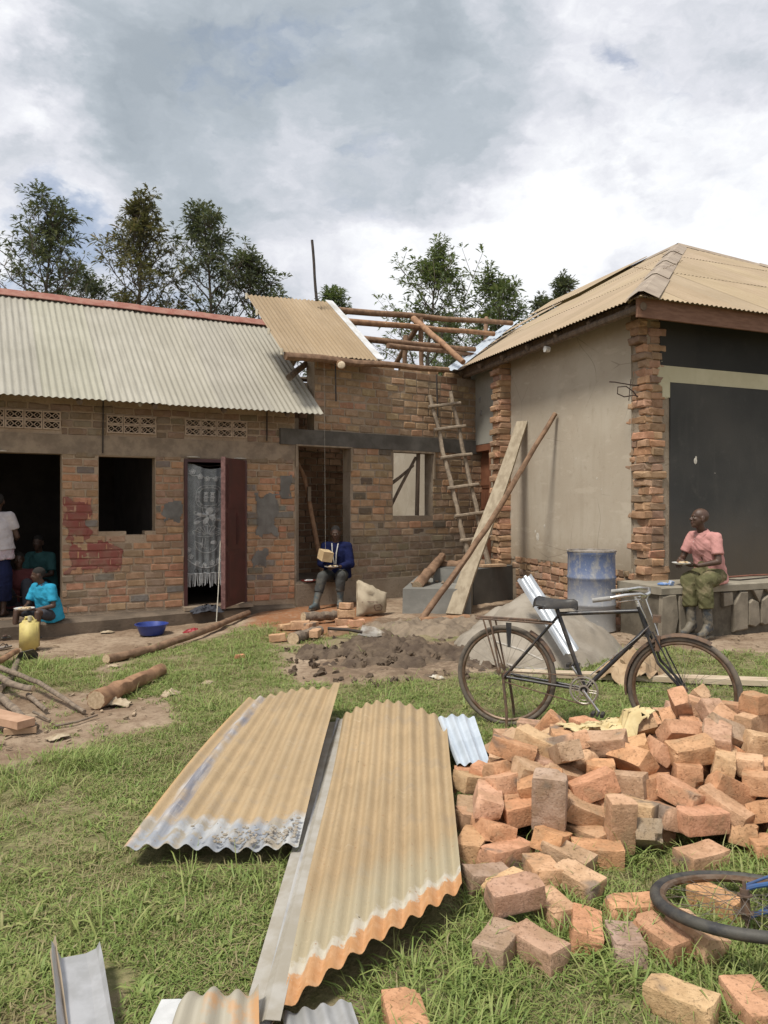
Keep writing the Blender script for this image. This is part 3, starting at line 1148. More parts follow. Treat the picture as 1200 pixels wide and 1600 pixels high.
for s in (-1, 1):
 n0, n1 = (.0182, .028) if s > 0 else (-.028, -.0182)
 for (a0, a1, z0, z1) in [(.08, .74, 1.50, 2.1), (.08, .36, .98, 1.43), (.43, .74, .98, 1.43), (.08, .74, .22, .90)]:
  FD.box(mb, a0, a1, n0, n1, z0, z1)
  FD.box(mb, a0 + .05, a1 - .05, n0 - .004 if s < 0 else n0, n1 + .004 if s > 0 else n1, z0 + .05, z1 - .05)
mb.build('door_panel', MAT['maroon_door'], dleaf)
mb = MB()
FD.box(mb, .80, .835, -.03, .03, .12, 2.2)
mb.build('door_edge', simple('scuffed_edge', (.19, .10, .09), .6, (.10, .05, .045), 20, bump=.1), dleaf)
mb = MB(); mb.box(FD.p(.70, -.05, 1.08), (.03, .03, .12), FD.rot()); mb.tube([FD.p(.66, -.03, 1.06), FD.p(.62, -.08, 1.06), FD.p(.55, -.085, 1.06)], .008, 6)
mb.build('door_handle', MAT['black_rod'], dleaf)
mb = MB(); FA.box(mb, 2.30, 3.3, -.20, .03, .055, .105)
mb.build('door_sill', MAT['cement_band'], lh)
mb = MB()
for aa in (2.46, 3.15, -.02):
 mb.ball(FA.p(aa, -.06, 2.222 if aa > 1 else 2.228), (.10, .03, .012), 8, 5, FA.rot())
mb.build('cement_bag_scrap', simple('paper_scrap', (.55, .5, .42), .9, None, 20, bump=.2), lh)

# ================================================================== MIDDLE HOUSE
mh = thing('roofless_brick_house', FM.p(1.8, 0, 0), 'unfinished pale brick house with bare roof poles and empty window between two roofs', 'house')
MH_HOLES = [(.02, 1.01, .36, 2.45), (1.86, 2.72, 1.355, 2.43)]
MT = 3.80
mb = MB()
wall_slab(mb, FM, .0, 3.95, -.4, MT, 0, .22, MH_HOLES + [(0, .34, 2.46, MT)])
mw = mb.build('wall', MAT['mortar_mid'], mh)


def mh_col(a, z, r_):
 if z > 2.7:
  return jitter(r_.choice(((.39, .275, .175), (.35, .25, .16), (.43, .305, .195), (.31, .225, .15), (.41, .25, .155))), r_, .13)
 if z < 1.0:
  return jitter(r_.choice(((.29, .22, .155), (.33, .245, .17), (.25, .195, .14))), r_)
 if r_.random() < .05:
  return jitter((.17, .14, .11), r_)
 return jitter(r_.choice(((.46, .32, .20), (.42, .295, .19), (.38, .275, .18), (.46, .275, .165), (.34, .25, .17))), r_, .13)


lay_bricks(FM, mw, .0, 3.9, .30, .1205, .262, MH_HOLES + [(0, .34, 2.8, 4)], mh_col, 300, proud=(.002, .016),
           skip=lambda a, z: 2.42 < z < 2.70 or (a > 3.35 and z > 3.65), z1=MT + .02, joint=.019)
mb = MB(); FM.box(mb, -.26, 3.75, -.026, .06, 2.46, 2.70)
mb.build('ring_beam', MAT['dark_concrete'], mh)
mb = MB(); FM.box(mb, .0, 3.7, -.06, .02, -.3, .33)
mb.build('plinth_course', MAT['mortar_mid'], mh)
# broken top of the wall: loose bricks left by the roofers
r_ = random.Random(4)
for i in range(17):
 bb = .45 + i * .195
 if i in (3, 8, 13):
  continue
 o = link('brick', r_.choice(WB), mh)
 o.matrix_parent_inverse = Matrix.Identity(4)
 o.matrix_local = MINV[mh.name] @ Matrix.Translation(FM.p(bb, .10, MT + .04)) @ (FM.rot() @ Euler((r_.gauss(0, .05), r_.gauss(0, .06), r_.gauss(0, .25))).to_matrix()).to_4x4()
 o.color = (*mh_col(1, 3, r_), 1)
# inner walls: rough brick behind the doorway, and a back wall
mb = MB()
wall_slab(mb, FM, .1, 2.55, -.4, 3.7, 1.5, 1.68)
wall_slab(mb, FM, 1.6, 5.4, -.4, 3.0, 4.6, 4.8)
FM.box(mb, .06, .2, .24, 1.5, -.4, 2.9)
ipw = mb.build('inner_wall', MAT['mortar_mid'], mh)
ext = MB()
r_ = random.Random(9)
z = .3
row = 0
while z < 3.4:
 bb = .12 + (row % 2) * .13
 while bb < 2.4:
  FM.box(ext, bb + .01, bb + .245 + r_.uniform(-.02, .01), 1.5 - r_.uniform(.006, .035), 1.53, z + .008, z + .10 + r_.uniform(-.006, .01))
  bb += .26
 z += .115
 row += 1
ext.build('rough_courses', MAT['wall_brick_loose'], ipw)['kind'] = 'stuff'
mb = MB(); FM.box(mb, .06, 4.2, .03, 4.6, -.4, .345)
mb.build('floor_slab', MAT['earth_floor'], mh)
# timber left round the openings
MAT['form_wood'] = simple('grey_form_board', (.30, .235, .165), .9, (.20, .155, .11), 12, bump=.3, bscale=40, stretch=(1, 1, .2))
MAT['dark_wood'] = simple('dark_form_board', (.15, .105, .07), .9, (.09, .065, .045), 12, bump=.3, bscale=40)
mb = MB()
FM.box(mb, .0, 1.03, -.035, .18, 2.445, 2.468); FM.box(mb, -.005, .022, -.04, -.015, 2.12, 2.444); FM.box(mb, 1.0, 1.03, -.04, .16, 2.08, 2.444)
mb.build('door_lintel_board', MAT['form_wood'], mh)
mb = MB()
FM.box(mb, 1.84, 2.75, -.035, .18, 2.425, 2.455); FM.box(mb, 2.725, 2.755, -.04, .14, 1.98, 2.424); FM.box(mb, 1.838, 1.862, -.02, .16, 1.98, 2.424)
mb.build('window_lintel_board', MAT['form_wood'], mh)
mb = MB()
mb.tube([FM.p(2.42, .06, 1.36), FM.p(2.45, .06, 2.43)], .036, 8, wob=.08)
mb.build('window_prop', MAT['pole_old'], mh, True)
mb = MB()
mb.tube([FM.p(1.80, .10, 1.36), FM.p(2.1, .10, 1.85), FM.p(2.43, .10, 2.36)], .026, 8, wob=.1)
mb.tube([FM.p(1.83, .16, 1.83), FM.p(2.1, .14, 2.0), FM.p(2.40, .13, 2.22)], [.034, .026, .02], 8, wob=.1)
mb.build('window_brace', MAT['pole_old'], mh, True)
mb = MB(); mb.tube([FM.p(.46, .9, 2.40), FM.p(.60, .75, 2.0), FM.p(.80, .5, .40)], [.03, .034, .04], 8, wob=.06)
mb.build('inner_prop', MAT['pole_peeled'], mh, True)
mb = MB(); mb.box(FM.p(.60, .6, 1.72), (.06, .03, .24), FM.rot())
mb.build('timber_block', MAT['form_wood'], mh)
# rods in the wall
mb = MB()
mb.tube([spot(524, 566, 11.75), spot(525, 627, 11.75)], .012, 6)
mb.tube([spot(682, 585, 13.2), spot(684, 650, 13.2)], .015, 6)
mb.build('conduit', MAT['black_rod'], mh)

# roof carcass of poles
def poles(name, pts, r, m, parent=mh, wob=.05):
 mb_ = MB()
 n = len(pts)
 if n == 2:
  p0, p1 = Vector(pts[0]), Vector(pts[1])
  j = (p1 - p0).length * .006
  pts = [p0] + [p0.lerp(p1, t) + Vector((random.uniform(-j, j), random.uniform(-j, j), random.uniform(-j, j))) for t in (.2, .4, .6, .8)] + [p1]
 rr_ = [r * .86 * (1.08 - .2 * i / (len(pts) - 1)) for i in range(len(pts))]
 mb_.tube(pts, rr_, 9, wob=wob)
 return mb_.build(name, m, parent, True)


poles('ridge_purlin', [spot(520, 484, 13.75), spot(800, 505, 15.9)], .065, MAT['pole_brown'])
poles('purlin', [spot(541, 502, 13.5), spot(772, 522, 15.2)], .062, MAT['pole_peeled'])
poles('purlin', [spot(566, 529, 13.0), spot(742, 546, 14.2)], .060, MAT['pole_brown'])
poles('purlin', [spot(606, 540, 12.9), spot(740, 554, 14.3)], .05, MAT['pole_brown'])
poles('eave_purlin', [spot(446, 556, 11.15), spot(700, 578, 13.0)], .062, MAT['pole_brown'])
poles('wall_plate', [FM.p(-.1, .12, 3.90), FM.p(3.6, .12, 3.92)], .055, MAT['pole_old'])
poles('rafter', [spot(646, 498, 14.55), spot(724, 566, 13.2)], .066, MAT['pole_peeled'])
poles('rafter', [spot(654, 506, 14.6), spot(616, 572, 15.6)], .06, MAT['pole_brown'])
poles('strut', [spot(634, 524, 14.0), spot(632, 578, 14.0)], .055, MAT['pole_brown'])
poles('strut', [spot(657, 496, 14.7), spot(659, 580, 14.7)], .055, MAT['pole_brown'])
poles('rafter', [spot(760, 497, 16), spot(757, 560, 15.2)], .05, MAT['pole_brown'])
poles('rafter', [spot(452, 590, 11.6), spot(498, 552, 12.6)], .06, MAT['pole_old'])
poles('strut', [spot(483, 548, 12.4), spot(484, 620, 12.4)], .055, MAT['pole_old'])
poles('purlin', [spot(440, 590, 13.2), spot(520, 597, 13.2)], .05, MAT['pole_old'])
mb = MB(); mb.tube([spot(524, 566, 12.4), spot(533, 570, 11.55)], .065, 12, wob=.03)
mb.build('rafter_end', MAT['pole_peeled'], mh, True)
mb = MB(); mb.ball(spot(533.4, 570.3, 11.53), (.058, .012, .058), 12, 6)
mb.build('sawn_end', simple('sawn_wood', (.62, .52, .38), .8, (.45, .36, .25), 20, bump=.1), mh, True)
# the sheets still on the roof
BL, BRr, TR, TL = spot(442, 550, 11.12), spot(597, 565, 12.2), spot(516, 473, 13.55), spot(385, 460, 12.2)
for i in range(3):
 u0, u1 = i / 3, (i + 1) / 3 + (.012 if i < 2 else 0)
 dz = Vector((0, 0, .006 * i))
 o = corrugated('roof_sheet', BL.lerp(BRr, u0) + dz, BL.lerp(BRr, u1) + dz, TL.lerp(TR, u1) + dz, TL.lerp(TR, u0) + dz, MAT['roof_tan'], mh, pitch=.082, amp=.011, nlen=4)
 f = (.94, 1.03, .98)[i]
 o.color = (f, f, f, 1)
back = FM.n * 1.7 - Vector((0, 0, 1.2))
TM = TL.lerp(TR, .5)
corrugated('roof_sheet', TM + Vector((0, 0, -.02)), TR + Vector((0, 0, -.02)), TR + back, TM + back, MAT['roof_tan'], mh, nlen=2, sub=4).color = (1, 1, 1, 1)
mb = MB()
e0, e1 = BRr + Vector((0, 0, .03)), TR + Vector((0, 0, .03))
al = (BRr - BL).normalized()
mb.hexa([e0 - al * .10, e0 + al * .05, e1 + al * .05, e1 - al * .10], [e0 - al * .10 + Vector((0, 0, .012)), e0 + al * .05 + Vector((0, 0, .012)), e1 + al * .05 + Vector((0, 0, .012)), e1 - al * .10 + Vector((0, 0, .012))])
mb.build('white_flashing', simple('bare_zinc', (.70, .71, .72), .4, (.55, .53, .48), 5, bump=.05, metal=.25), mh)
mb = MB()
for t in (.02, .35, .68, .98):
 q = BL.lerp(TL, t)
 mb.box(q - al * .01 + Vector((0, 0, -.01)), (.035, .03, .09))
mb.build('purlin_end', simple('pale_batten', (.6, .54, .42), .8, None, 20, bump=.1), mh)
poles('reinforcing_post', [spot(495, 470, 13.0), spot(487.5, 375, 13.0)], .028, MAT['black_rod'], mh, .1)
# ================================================================== RIGHT HOUSE
rh = thing('plastered_house', FB.p(1.5, 0, 0), 'tall grey plastered house with raw brick corner, black painted front and rusty hipped roof', 'house')


def wall_paint(name, c1, c2, c3, s1=1.2, s2=9, bump=.25, spots=None, lift=None, cracks=False):
 m, nt, b = new_mat(name)
 p = worldpos(nt)
 n1, n2, n3 = noise_n(nt, p, s1, 6, .6), noise_n(nt, p, s2, 6, .65), noise_n(nt, scale_vec(nt, p, (5, 5, .7)), 1.0, 5, .6)
 c = mix_n(nt, step_n(nt, n1, .35, .65), c1, c2)
 c = mix_n(nt, step_n(nt, n2, .55, .75, 0, .5), c, c3)
 c = mix_n(nt, step_n(nt, n3, .54, .70, 0, .25), c, c3)
 c = mix_n(nt, step_n(nt, noise_n(nt, p, .55, 3, .5), .45, .62, 0, .5), c, c3)
 if spots:
  c = mix_n(nt, step_n(nt, noise_n(nt, p, 30, 3, .6), .70, .74, 0, .7), c, spots)
 if lift:                                                          # splashes of earth at the foot of the wall
  sep = nd(nt, 'ShaderNodeSeparateXYZ')
  nt.links.new(p, sep.inputs[0])
  zz_ = math_n(nt, 'ADD', sep.outputs[2], math_n(nt, 'MULTIPLY', n2, .5))
  c = mix_n(nt, step_n(nt, zz_, lift[0], lift[1], .75, 0), c, lift[2])
 if cracks:
  wv = nd(nt, 'ShaderNodeVectorMath', operation='ADD')
  nt.links.new(p, wv.inputs[0])
  off = scale_vec(nt, nd(nt, 'ShaderNodeTexNoise', i_Scale=2.5).outputs['Color'], (.5, .5, .5))
  nt.links.new(off, wv.inputs[1])
  vo = nd(nt, 'ShaderNodeTexVoronoi', feature='DISTANCE_TO_EDGE'); vo.inputs['Scale'].default_value = .8
  nt.links.new(wv.outputs[0], vo.inputs['Vector'])
  c = mix_n(nt, math_n(nt, 'MULTIPLY', step_n(nt, vo.outputs['Distance'], .0015, .005, .4, 0), step_n(nt, n1, .44, .54)), c, (.12, .1, .075))
  c = mix_n(nt, step_n(nt, noise_n(nt, scale_vec(nt, p, (1, 1, 3)), 2.2, 5, .62), .56, .66, 0, .4), c, tuple(x * 1.12 for x in c2))
 setc(nt, b.inputs['Base Color'], c)
 b.inputs['Roughness'].default_value = .92
 b.inputs['Specular IOR Level'].default_value = .15
 bump_n(nt, b, math_n(nt, 'ADD', noise_n(nt, p, 60, 4, .6), math_n(nt, 'MULTIPLY', n2, 1.5)), bump, .006)
 return m


MAT['plaster'] = wall_paint('grey_lime_plaster', (.425, .365, .285), (.475, .42, .335), (.34, .285, .215), spots=(.24, .2, .15), lift=(.9, 1.5, (.31, .25, .18)), cracks=True)
MAT['black_wall'] = wall_paint('black_board_paint', (.046, .046, .044), (.058, .057, .054), (.085, .08, .072), 1.0, 6, .2, lift=(.75, 1.9, (.10, .08, .058)))
MAT['upper_black'] = wall_paint('black_wall_paint', (.028, .028, .027), (.036, .036, .034), (.05, .047, .043), 1.0, 6, .2)
MAT['cream'] = wall_paint('cream_wash', (.44, .40, .27), (.50, .46, .32), (.36, .32, .21), 2, 12, .2)
MAT['grey_plaster'] = wall_paint('greenish_grey_plaster', (.30, .29, .25), (.35, .335, .29), (.22, .21, .18), 2, 12, .2)
MAT['brown_fascia'] = simple('brown_fascia_paint', (.20, .105, .065), .75, (.15, .075, .045), 6, bump=.15, stretch=(1, 1, 6))
MAT['brown_door'] = simple('brown_door_paint', (.23, .10, .055), .55, (.18, .075, .042), 6, bump=.1, spec=.4)

WT = 4.02                                        # wall height under the eaves
S0, S1 = .27, 3.42                               # plaster field along the side wall
Y_DOOR = (4.16, 4.92)
mb = MB()
wall_slab(mb, FB, .05, 11.0, -.4, WT, -.22, .0, [(Y_DOOR[0], Y_DOOR[1], .55, 2.62)])
mb.build('side_wall', MAT['mortar_mid'], rh)
mb = MB()
wall_slab(mb, FB, S0, S1, .70, WT - .02, -.01, .022)
wall_slab(mb, FB, 4.95, 10.9, .3, WT - .02, -.01, .016)
# ragged lower edge
for i in range(26):
 s = S0 + .06 + (S1 - S0 - .12) * i / 25
 mb.ball(FB.p(s, .006, .71 + random.uniform(-.02, .02)), (.08, .0145, .05 + random.uniform(0, .03)), 10, 6, FB.rot())
mb.build('plaster', MAT['plaster'], rh, True)
mb = MB()
wall_slab(mb, FB, S1 + .28, 4.95, 2.62, WT - .02, -.01, .016)
mb.build('door_head_plaster', MAT['grey_plaster'], rh)
# front wall with its blackboards and the cream band between them
mb = MB()
wall_slab(mb, FF, .0, 11.4, -.4, WT, .0, .22)
FF.box(mb, 11.2, 11.4, .22, 9.8, -.4, WT)
mb.build('front_wall', MAT['mortar_mid'], rh)
mb = MB(); wall_slab(mb, FF, .20, 11.3, 3.275, WT - .01, -.022, .01)
mb.build('black_wall_field', MAT['upper_black'], rh)
mb = MB(); wall_slab(mb, FF, .36, 11.3, .60, 3.07, -.022, .01)
mb.build('blackboard', MAT['black_wall'], rh)
mb = MB()
wall_slab(mb, FF, .20, 11.3, 3.072, 3.273, -.020, .01)
FF.box(mb, .235, .358, -.0195, .01, 2.88, 3.0715)
for (a, z, rx, rz) in [(.215, 3.17, .06, .11), (.20, 3.24, .035, .07), (.23, 3.05, .05, .06), (.30, 2.90, .05, .04), (.225, 3.32, .03, .04)]:
 mb.ball(FF.p(a, -.006, z), (rx, .017, rz), 12, 6, FF.rot())
mb.build('cream_band', MAT['cream'], rh)
mb = MB()
for (a, z, r) in [(.42 + .35, 2.1, .03), (.78, 2.14, .016), (1.1, 1.95, .005)]:
 mb.ball(FF.p(a, -.0225, z), (r, .0025, r * 1.4), 7, 4, FF.rot())
for (s, z, r) in [(2.55, 1.05, .05), (2.62, 1.13, .02), (2.35, 1.22, .02), (1.0, 1.9, .012), (1.5, 2.2, .010), (.9, 1.75, .008)]:
 mb.ball(FB.p(s, .0225, z), (r, .003, r * 1.3), 8, 4, FB.rot())
mb.build('bare_patch', simple('white_chip', (.62, .58, .5), .9, None, 30, bump=.2), rh)

# raw brick: corner pillar, rear pilaster, plinth under the plaster
pal = ((.45, .27, .165), (.41, .255, .16), (.36, .23, .15), (.46, .295, .185), (.31, .21, .145), (.40, .235, .145))
WB2 = [brick_mesh('brick', (.24, .11, .088), MAT['wall_brick'], 40 + s, .014, .012) for s in range(10)]
r_ = random.Random(12)
Rb, Rf = FB.rot(), FF.rot()


def raw_brick(parent, centre, rot, dims, col):
 o = link('brick', r_.choice(WB2), parent)
 o.matrix_parent_inverse = Matrix.Identity(4)
 inv = MINV.get(parent.name, Matrix.Identity(4))
 e = Euler((r_.gauss(0, .02), r_.gauss(0, .02), r_.gauss(0, .05))).to_matrix()
 o.matrix_local = inv @ Matrix.Translation(centre) @ (rot @ e).to_4x4() @ Matrix.Diagonal((dims[0] / .24, dims[1] / .11, dims[2] / .088, 1))
 o.color = (*col, 1)


mb = MB()
FB.box(mb, .0, S0 + .03, -.1, -.004, -.3, WT); FF.box(mb, .0, .24, .004, .1, -.3, WT)
pil = mb.build('corner_pillar', MAT['mortar_mid'], rh)
z, row = .0, 0
CH = .098
while z < WT - .06:
 col = lambda: jitter(r_.choice(pal), r_, .2)
 missing = 2.88 < z < 3.25
 k = row % 2
 out = r_.choice((.010, .015, .03, .05, .04)) if not missing else .015
 if 3.5 < z < 3.75:
  out = .11 if r_.random() < .6 else .03
 L1 = (.17 if k else .25) + r_.uniform(-.03, .03)
 raw_brick(pil, FB.p(L1 / 2 - .015, out - .055, z + CH / 2), Rb, (L1, .12 + r_.uniform(0, .02), CH - r_.uniform(.004, .016)), col())
 L2 = (.26 if k else .19) + r_.uniform(-.02, .02)
 if z < .72:
  L2 += .08
 raw_brick(pil, FF.p(.06 + L2 / 2 if k == 0 else L2 / 2 + .02, .055 - r_.uniform(.012, .03), z + CH / 2), Rf, (L2 * .98, .11, CH - r_.uniform(.004, .014)), jitter(r_.choice(pal[2:]), r_, .2))
 if r_.random() < .5 and not missing:
  raw_brick(pil, FB.p(L1 + .05, -.03, z + CH / 2), Rb, (.10, .11, CH - .02), col())
 z += CH
 row += 1
mb = MB(); FB.box(mb, S1, S1 + .27, -.02, .20, -.2, WT - .05)
pil2 = mb.build('rear_pilaster', MAT['mortar_mid'], rh)
z, row = .45, 0
while z < WT - .08:
 k = row % 2
 o1 = .20 + (r_.uniform(.03, .075) if k else r_.uniform(0, .03))
 raw_brick(pil2, FB.p(S1 + .045 - r_.uniform(0, .015), o1 - .115, z + CH / 2), Rb @ Matrix.Rotation(R(90), 3, 'Z'), (.235, .11, CH - r_.uniform(.004, .016)), jitter(r_.choice(pal[1:]), r_, .22))
 raw_brick(pil2, FB.p(S1 + .15 + (.03 if k else 0), o1 - .05, z + CH / 2), Rb, (.22, .11, CH - r_.uniform(.004, .016)), jitter(r_.choice(pal), r_, .2))
 z += CH
 row += 1
mb = MB(); FB.box(mb, S0, S1, -.02, .004, -.2, .72)
plin = mb.build('brick_plinth', MAT['mortar_mid'], rh)
z, row = -.02, 0
while z < .70:
 s = S0 + .03 + (row % 2) * .12
 while s < S1 - .05:
  L = .235 if r_.random() < .6 else .12
  if s + L < S1 + .05:
   raw_brick(plin, FB.p(s + L / 2, -.04 + r_.uniform(0, .016), z + .052), Rb, (L - .018, .11, .091), jitter(r_.choice(((.38, .24, .155), (.33, .215, .145), (.42, .27, .17), (.31, .215, .15))), r_, .2))
  s += L
 z += .105
 row += 1
# twisted bars sticking out of the corner
mb = MB()
P_ = lambda s, n, z: FB.p(s, n, z)
mb.tube([P_(.12, -.05, 3.02), P_(.15, .12, 3.035), P_(.22, .30, 3.07), P_(.25, .36, 3.075)], .0075, 6)
mb.tube([P_(.06, -.05, 2.86), P_(.10, .10, 2.90), P_(.14, .22, 2.88), P_(.17, .30, 2.92), P_(.16, .30, 3.0), P_(.13, .2, 3.01), P_(.10, .11, 2.94), P_(.1, .06, 2.88)], .0075, 6)
mb.tube([P_(.12, .17, 2.83), P_(.13, .13, 3.10)], .005, 6)
mb.build('rusty_bar', simple('rusty_bar', (.055, .035, .028), .9, None, 30, bump=.3), rh, True)

# door in the recess
mb = MB(); FB.box(mb, Y_DOOR[0], Y_DOOR[1], -.19, -.14, .55, 2.62)
FB.box(mb, Y_DOOR[0] - .0, Y_DOOR[0] + .05, -.139, .012, .55, 2.615); FB.box(mb, Y_DOOR[1] - .05, Y_DOOR[1], -.139, .012, .55, 2.615); FB.box(mb, Y_DOOR[0] + .051, Y_DOOR[1] - .051, -.139, .012, 2.5, 2.615)
dr = mb.build('door', MAT['brown_door'], rh)
mb = MB()
for (a0, a1, z0, z1) in [(4.24, 4.84, 1.85, 2.42), (4.24, 4.50, 1.42, 1.80), (4.56, 4.84, 1.42, 1.80), (4.24, 4.84, .7, 1.36)]:
 FB.box(mb, a0, a1, -.1395, -.125, z0, z1)
 FB.box(mb, a0 + .04, a1 - .04, -.1245, -.115, z0 + .04, z1 - .04)
mb.build('door_panel', MAT['brown_door'], dr)
mb = MB(); mb.ball(FB.p(4.55, .02, 3.42), (.05, .02, .05), 10, 6, FB.rot()); mb.box(FB.p(4.5, .025, 3.18), (.06, .02, .09), FB.rot())
mb.build('switch_box', simple('grey_fitting', (.3, .29, .27), .6, (.2, .19, .18), 20, bump=0), rh)

# roof ---------------------------------------------------------------------
EAVE_Z, APEX_Z = 3.94, 6.99
E0 = Vector((2.95, 8.82, EAVE_Z))
AP = Vector((6.2, 16.18, APEX_Z))
bs, bf = FB.a, FF.a
inB = Vector((.945, .328, 0)); inF = Vector((-.394, .919, 0))
HIP, RUN, RISE = 5.89, 5.485, APEX_Z - EAVE_Z
UPB, UPF = inB * RUN + Vector((0, 0, RISE)), inF * RUN + Vector((0, 0, RISE))


def slope_sheets(origin, along, up, s_from, s_to, tmin, tmax, parent, width=.76, pitch=.076, amp=.009, lift=None):
 nor = along.cross(up).normalized()
 if nor.z < 0:
  nor = -nor
 s = s_from
 i = 0
 while s < s_to - .02:
  e = min(s + width, s_to)
  rows = [(0.0, .36), (.345, .70), (.685, 1.0)]
  for ri, (ra_, rb_) in enumerate(rows):
   n = max(4, int((e - s) / pitch * 5))
   vv, uv, ff = [], [], []
   nl = 3
   off = .004 * ri + random.uniform(0, .006) + (lift(s, ra_) if lift else 0)
   any_ = False
   for j in range(nl + 1):
    for q in range(n + 1):
     ss = s + (e - s + (.03 if e < s_to else 0)) * q / n
     lo, hi = max(tmin(ss), ra_), min(tmax(ss), rb_)
     hi = max(hi, lo)
     if hi > lo + .002:
      any_ = True
     t = lo + (hi - lo) * j / nl
     p_ = origin + along * ss + up * t + nor * (amp * math.sin(2 * math.pi * ss / pitch) + off + (.005 * (ri > 0) * (1 - j / nl)))
     vv.append(p_); uv.append((ss, t * 6.2))
   if not any_:
    continue
   W = n + 1
   n1 = len(vv)
   vv += [p_ - nor * .002 for p_ in vv]
   uv += uv
   for j in range(nl):
    for q in range(n):
     a_ = j * W + q
     ff.append((a_, a_ + 1, a_ + W + 1, a_ + W))
     ff.append((a_ + n1 + W, a_ + n1 + W + 1, a_ + n1 + 1, a_ + n1))
   me_ = bpy.data.meshes.new('roof_sheet')
   me_.from_pydata([tuple(x) for x in vv], [], ff)
   me_.polygons.foreach_set('use_smooth', [True] * len(ff))
   ul = me_.uv_layers.new(name='along')
   li = np.empty(len(me_.loops), dtype=np.int32)
   me_.loops.foreach_get('vertex_index', li)
   ul.data.foreach_set('uv', np.array(uv, dtype=np.float32)[li].reshape(-1))
   me_.materials.append(MAT['roof_dust'])
   o = link('roof_sheet', me_, parent)
   f = random.uniform(.93, 1.05)
   o.color = (f, f * random.uniform(.98, 1.01), f * random.uniform(.95, 1.02), 1)
  s = e
  i += 1


VAL = 5.35
slope_sheets(E0, bs, UPB, 0, 10.75, lambda s: max(0, (s - VAL) / 5.45), lambda s: min(1, s / HIP), rh, lift=lambda s, t: .0 if s < 6.2 else (.075 if t > .6 else random.uniform(.0, .05)))
slope_sheets(E0, bf, UPF, 0, 2 * HIP, lambda s: 0, lambda s: min(s / HIP, (2 * HIP - s) / HIP), rh)
# far slopes close the roof
R1 = AP + bs * 4.9
E2 = E0 + bf * 2 * HIP
mb = MB()
mb.add([AP, R1, R1 + Vector((.945, .328, 0)) * RUN - Vector((0, 0, RISE)), E2], [(3, 2, 1, 0)])
mb.build('far_roof_slope', MAT['roof_tan'], rh)
# caps on the hip and ridge
MAT['cap_tin'] = simple('dull_ridge_tin', (.36, .29, .215), .6, (.26, .20, .145), 3.0, bump=.12, bscale=25, metal=.1)


def cap_strip(p0, p1, side_a, side_b, w, pieces, name='hip_cap', m=None):
 """Folded strip: side_a / side_b point down the two slopes it covers."""
 mb_ = MB()
 for i in range(pieces):
  a_, b_ = p0.lerp(p1, max(0, (i - .03) / pieces)), p0.lerp(p1, (i + 1) / pieces)
  la, lb = .022 + .0, .022 + .016
  wa, wb = w * random.uniform(.9, 1.05), w * random.uniform(.9, 1.05)
  up_ = Vector((0, 0, 1))
  r0 = [a_ + side_a * wa + up_ * (lb - .0), a_ + side_a * .03 + up_ * (lb + .035), a_ + side_b * .03 + up_ * (lb + .035), a_ + side_b * wb + up_ * lb]
  r1 = [b_ + side_a * wa + up_ * la, b_ + side_a * .03 + up_ * (la + .035), b_ + side_b * .03 + up_ * (la + .035), b_ + side_b * wb + up_ * la]
  vv = r0 + r1 + [v - up_ * .004 for v in r0 + r1]
  ff_ = [(j, j + 1, j + 5, j + 4) for j in range(3)] + [(j + 12, j + 13, j + 9, j + 8) for j in range(3)] + [(0, 8, 9, 1), (1, 9, 10, 2), (2, 10, 11, 3), (5, 13, 12, 4), (6, 14, 13, 5), (7, 15, 14, 6), (4, 12, 8, 0), (3, 11, 15, 7)]
  mb_.add(vv, ff_)
 return mb_.build(name, m or MAT['cap_tin'], rh)


dA = (bs * .88 - UPB.normalized() * .10).normalized()
dB = (bf * .88 - UPF.normalized() * .10).normalized()
hipd = (AP - E0).normalized()
sa = (bs - hipd * bs.dot(hipd)).normalized(); sb = (bf - hipd * bf.dot(hipd)).normalized()
cap_strip(E0, AP, sa, sb, .21, 4)
cap_strip(AP, R1, (-UPB).normalized(), (inB * RUN - Vector((0, 0, RISE))).normalized(), .16, 3, 'ridge_cap')
hip2 = (AP - E2).normalized()
cap_strip(AP, E2, (-bf - hip2 * (-bf).dot(hip2)).normalized(), Vector((.945, .328, 0)).normalized() * .2 + bs * .9, .15, 5)
# fascia boards, rafters, purlin under the side eave
mb = MB()
q0, q1 = E0 + inF * .10 - inB * .0 + bf * .03, E0 + bf * 2 * HIP + inF * .10
mb.beam(q0 + Vector((0, 0, -.10)), q1 + Vector((0, 0, -.10)), .035, .225)
mb.build('front_fascia', MAT['brown_fascia'], rh)
mb = MB()
q0, q1 = E0 + inB * .17 + bs * .12 + Vector((0, 0, -.02)), E0 + inB * .17 + bs * 6.2 + Vector((0, 0, -.02))
mb.beam(q0, q1, .03, .11)
mb.build('side_fascia', MAT['dark_wood'], rh)
mb = MB()
for i in range(8):
 s = .35 + i * .80
 p0 = E0 + bs * s + UPB * .004 + Vector((0, 0, -.075)); p1 = E0 + bs * s + UPB * min(.2, s / HIP * .6) + Vector((0, 0, -.075))
 mb = MB()
 mb.tube([p0 + inB * .06, p1], .045, 7, wob=.06)
 mb.build('rafter', MAT['pole_old'], rh, True)
mb = MB(); q = E0 + bs * .08 + inB * .12 + Vector((0, 0, -.085))
mb.tube([q + inB * -.02, q + bs * 5.6 + inB * .1], .05, 8, wob=.05)
mb.build('eave_purlin', MAT['pole_old'], rh, True)
mb = MB()
for s in (2.25, ):
 c_ = E0 + bs * s + inB * .16 + Vector((0, 0, -.17))
 mb.tube([c_, c_ - inB * .07], .045, 12)
mb.build('insulator', simple('white_insulator', (.72, .70, .66), .35, None, 20, bump=0), rh, True)
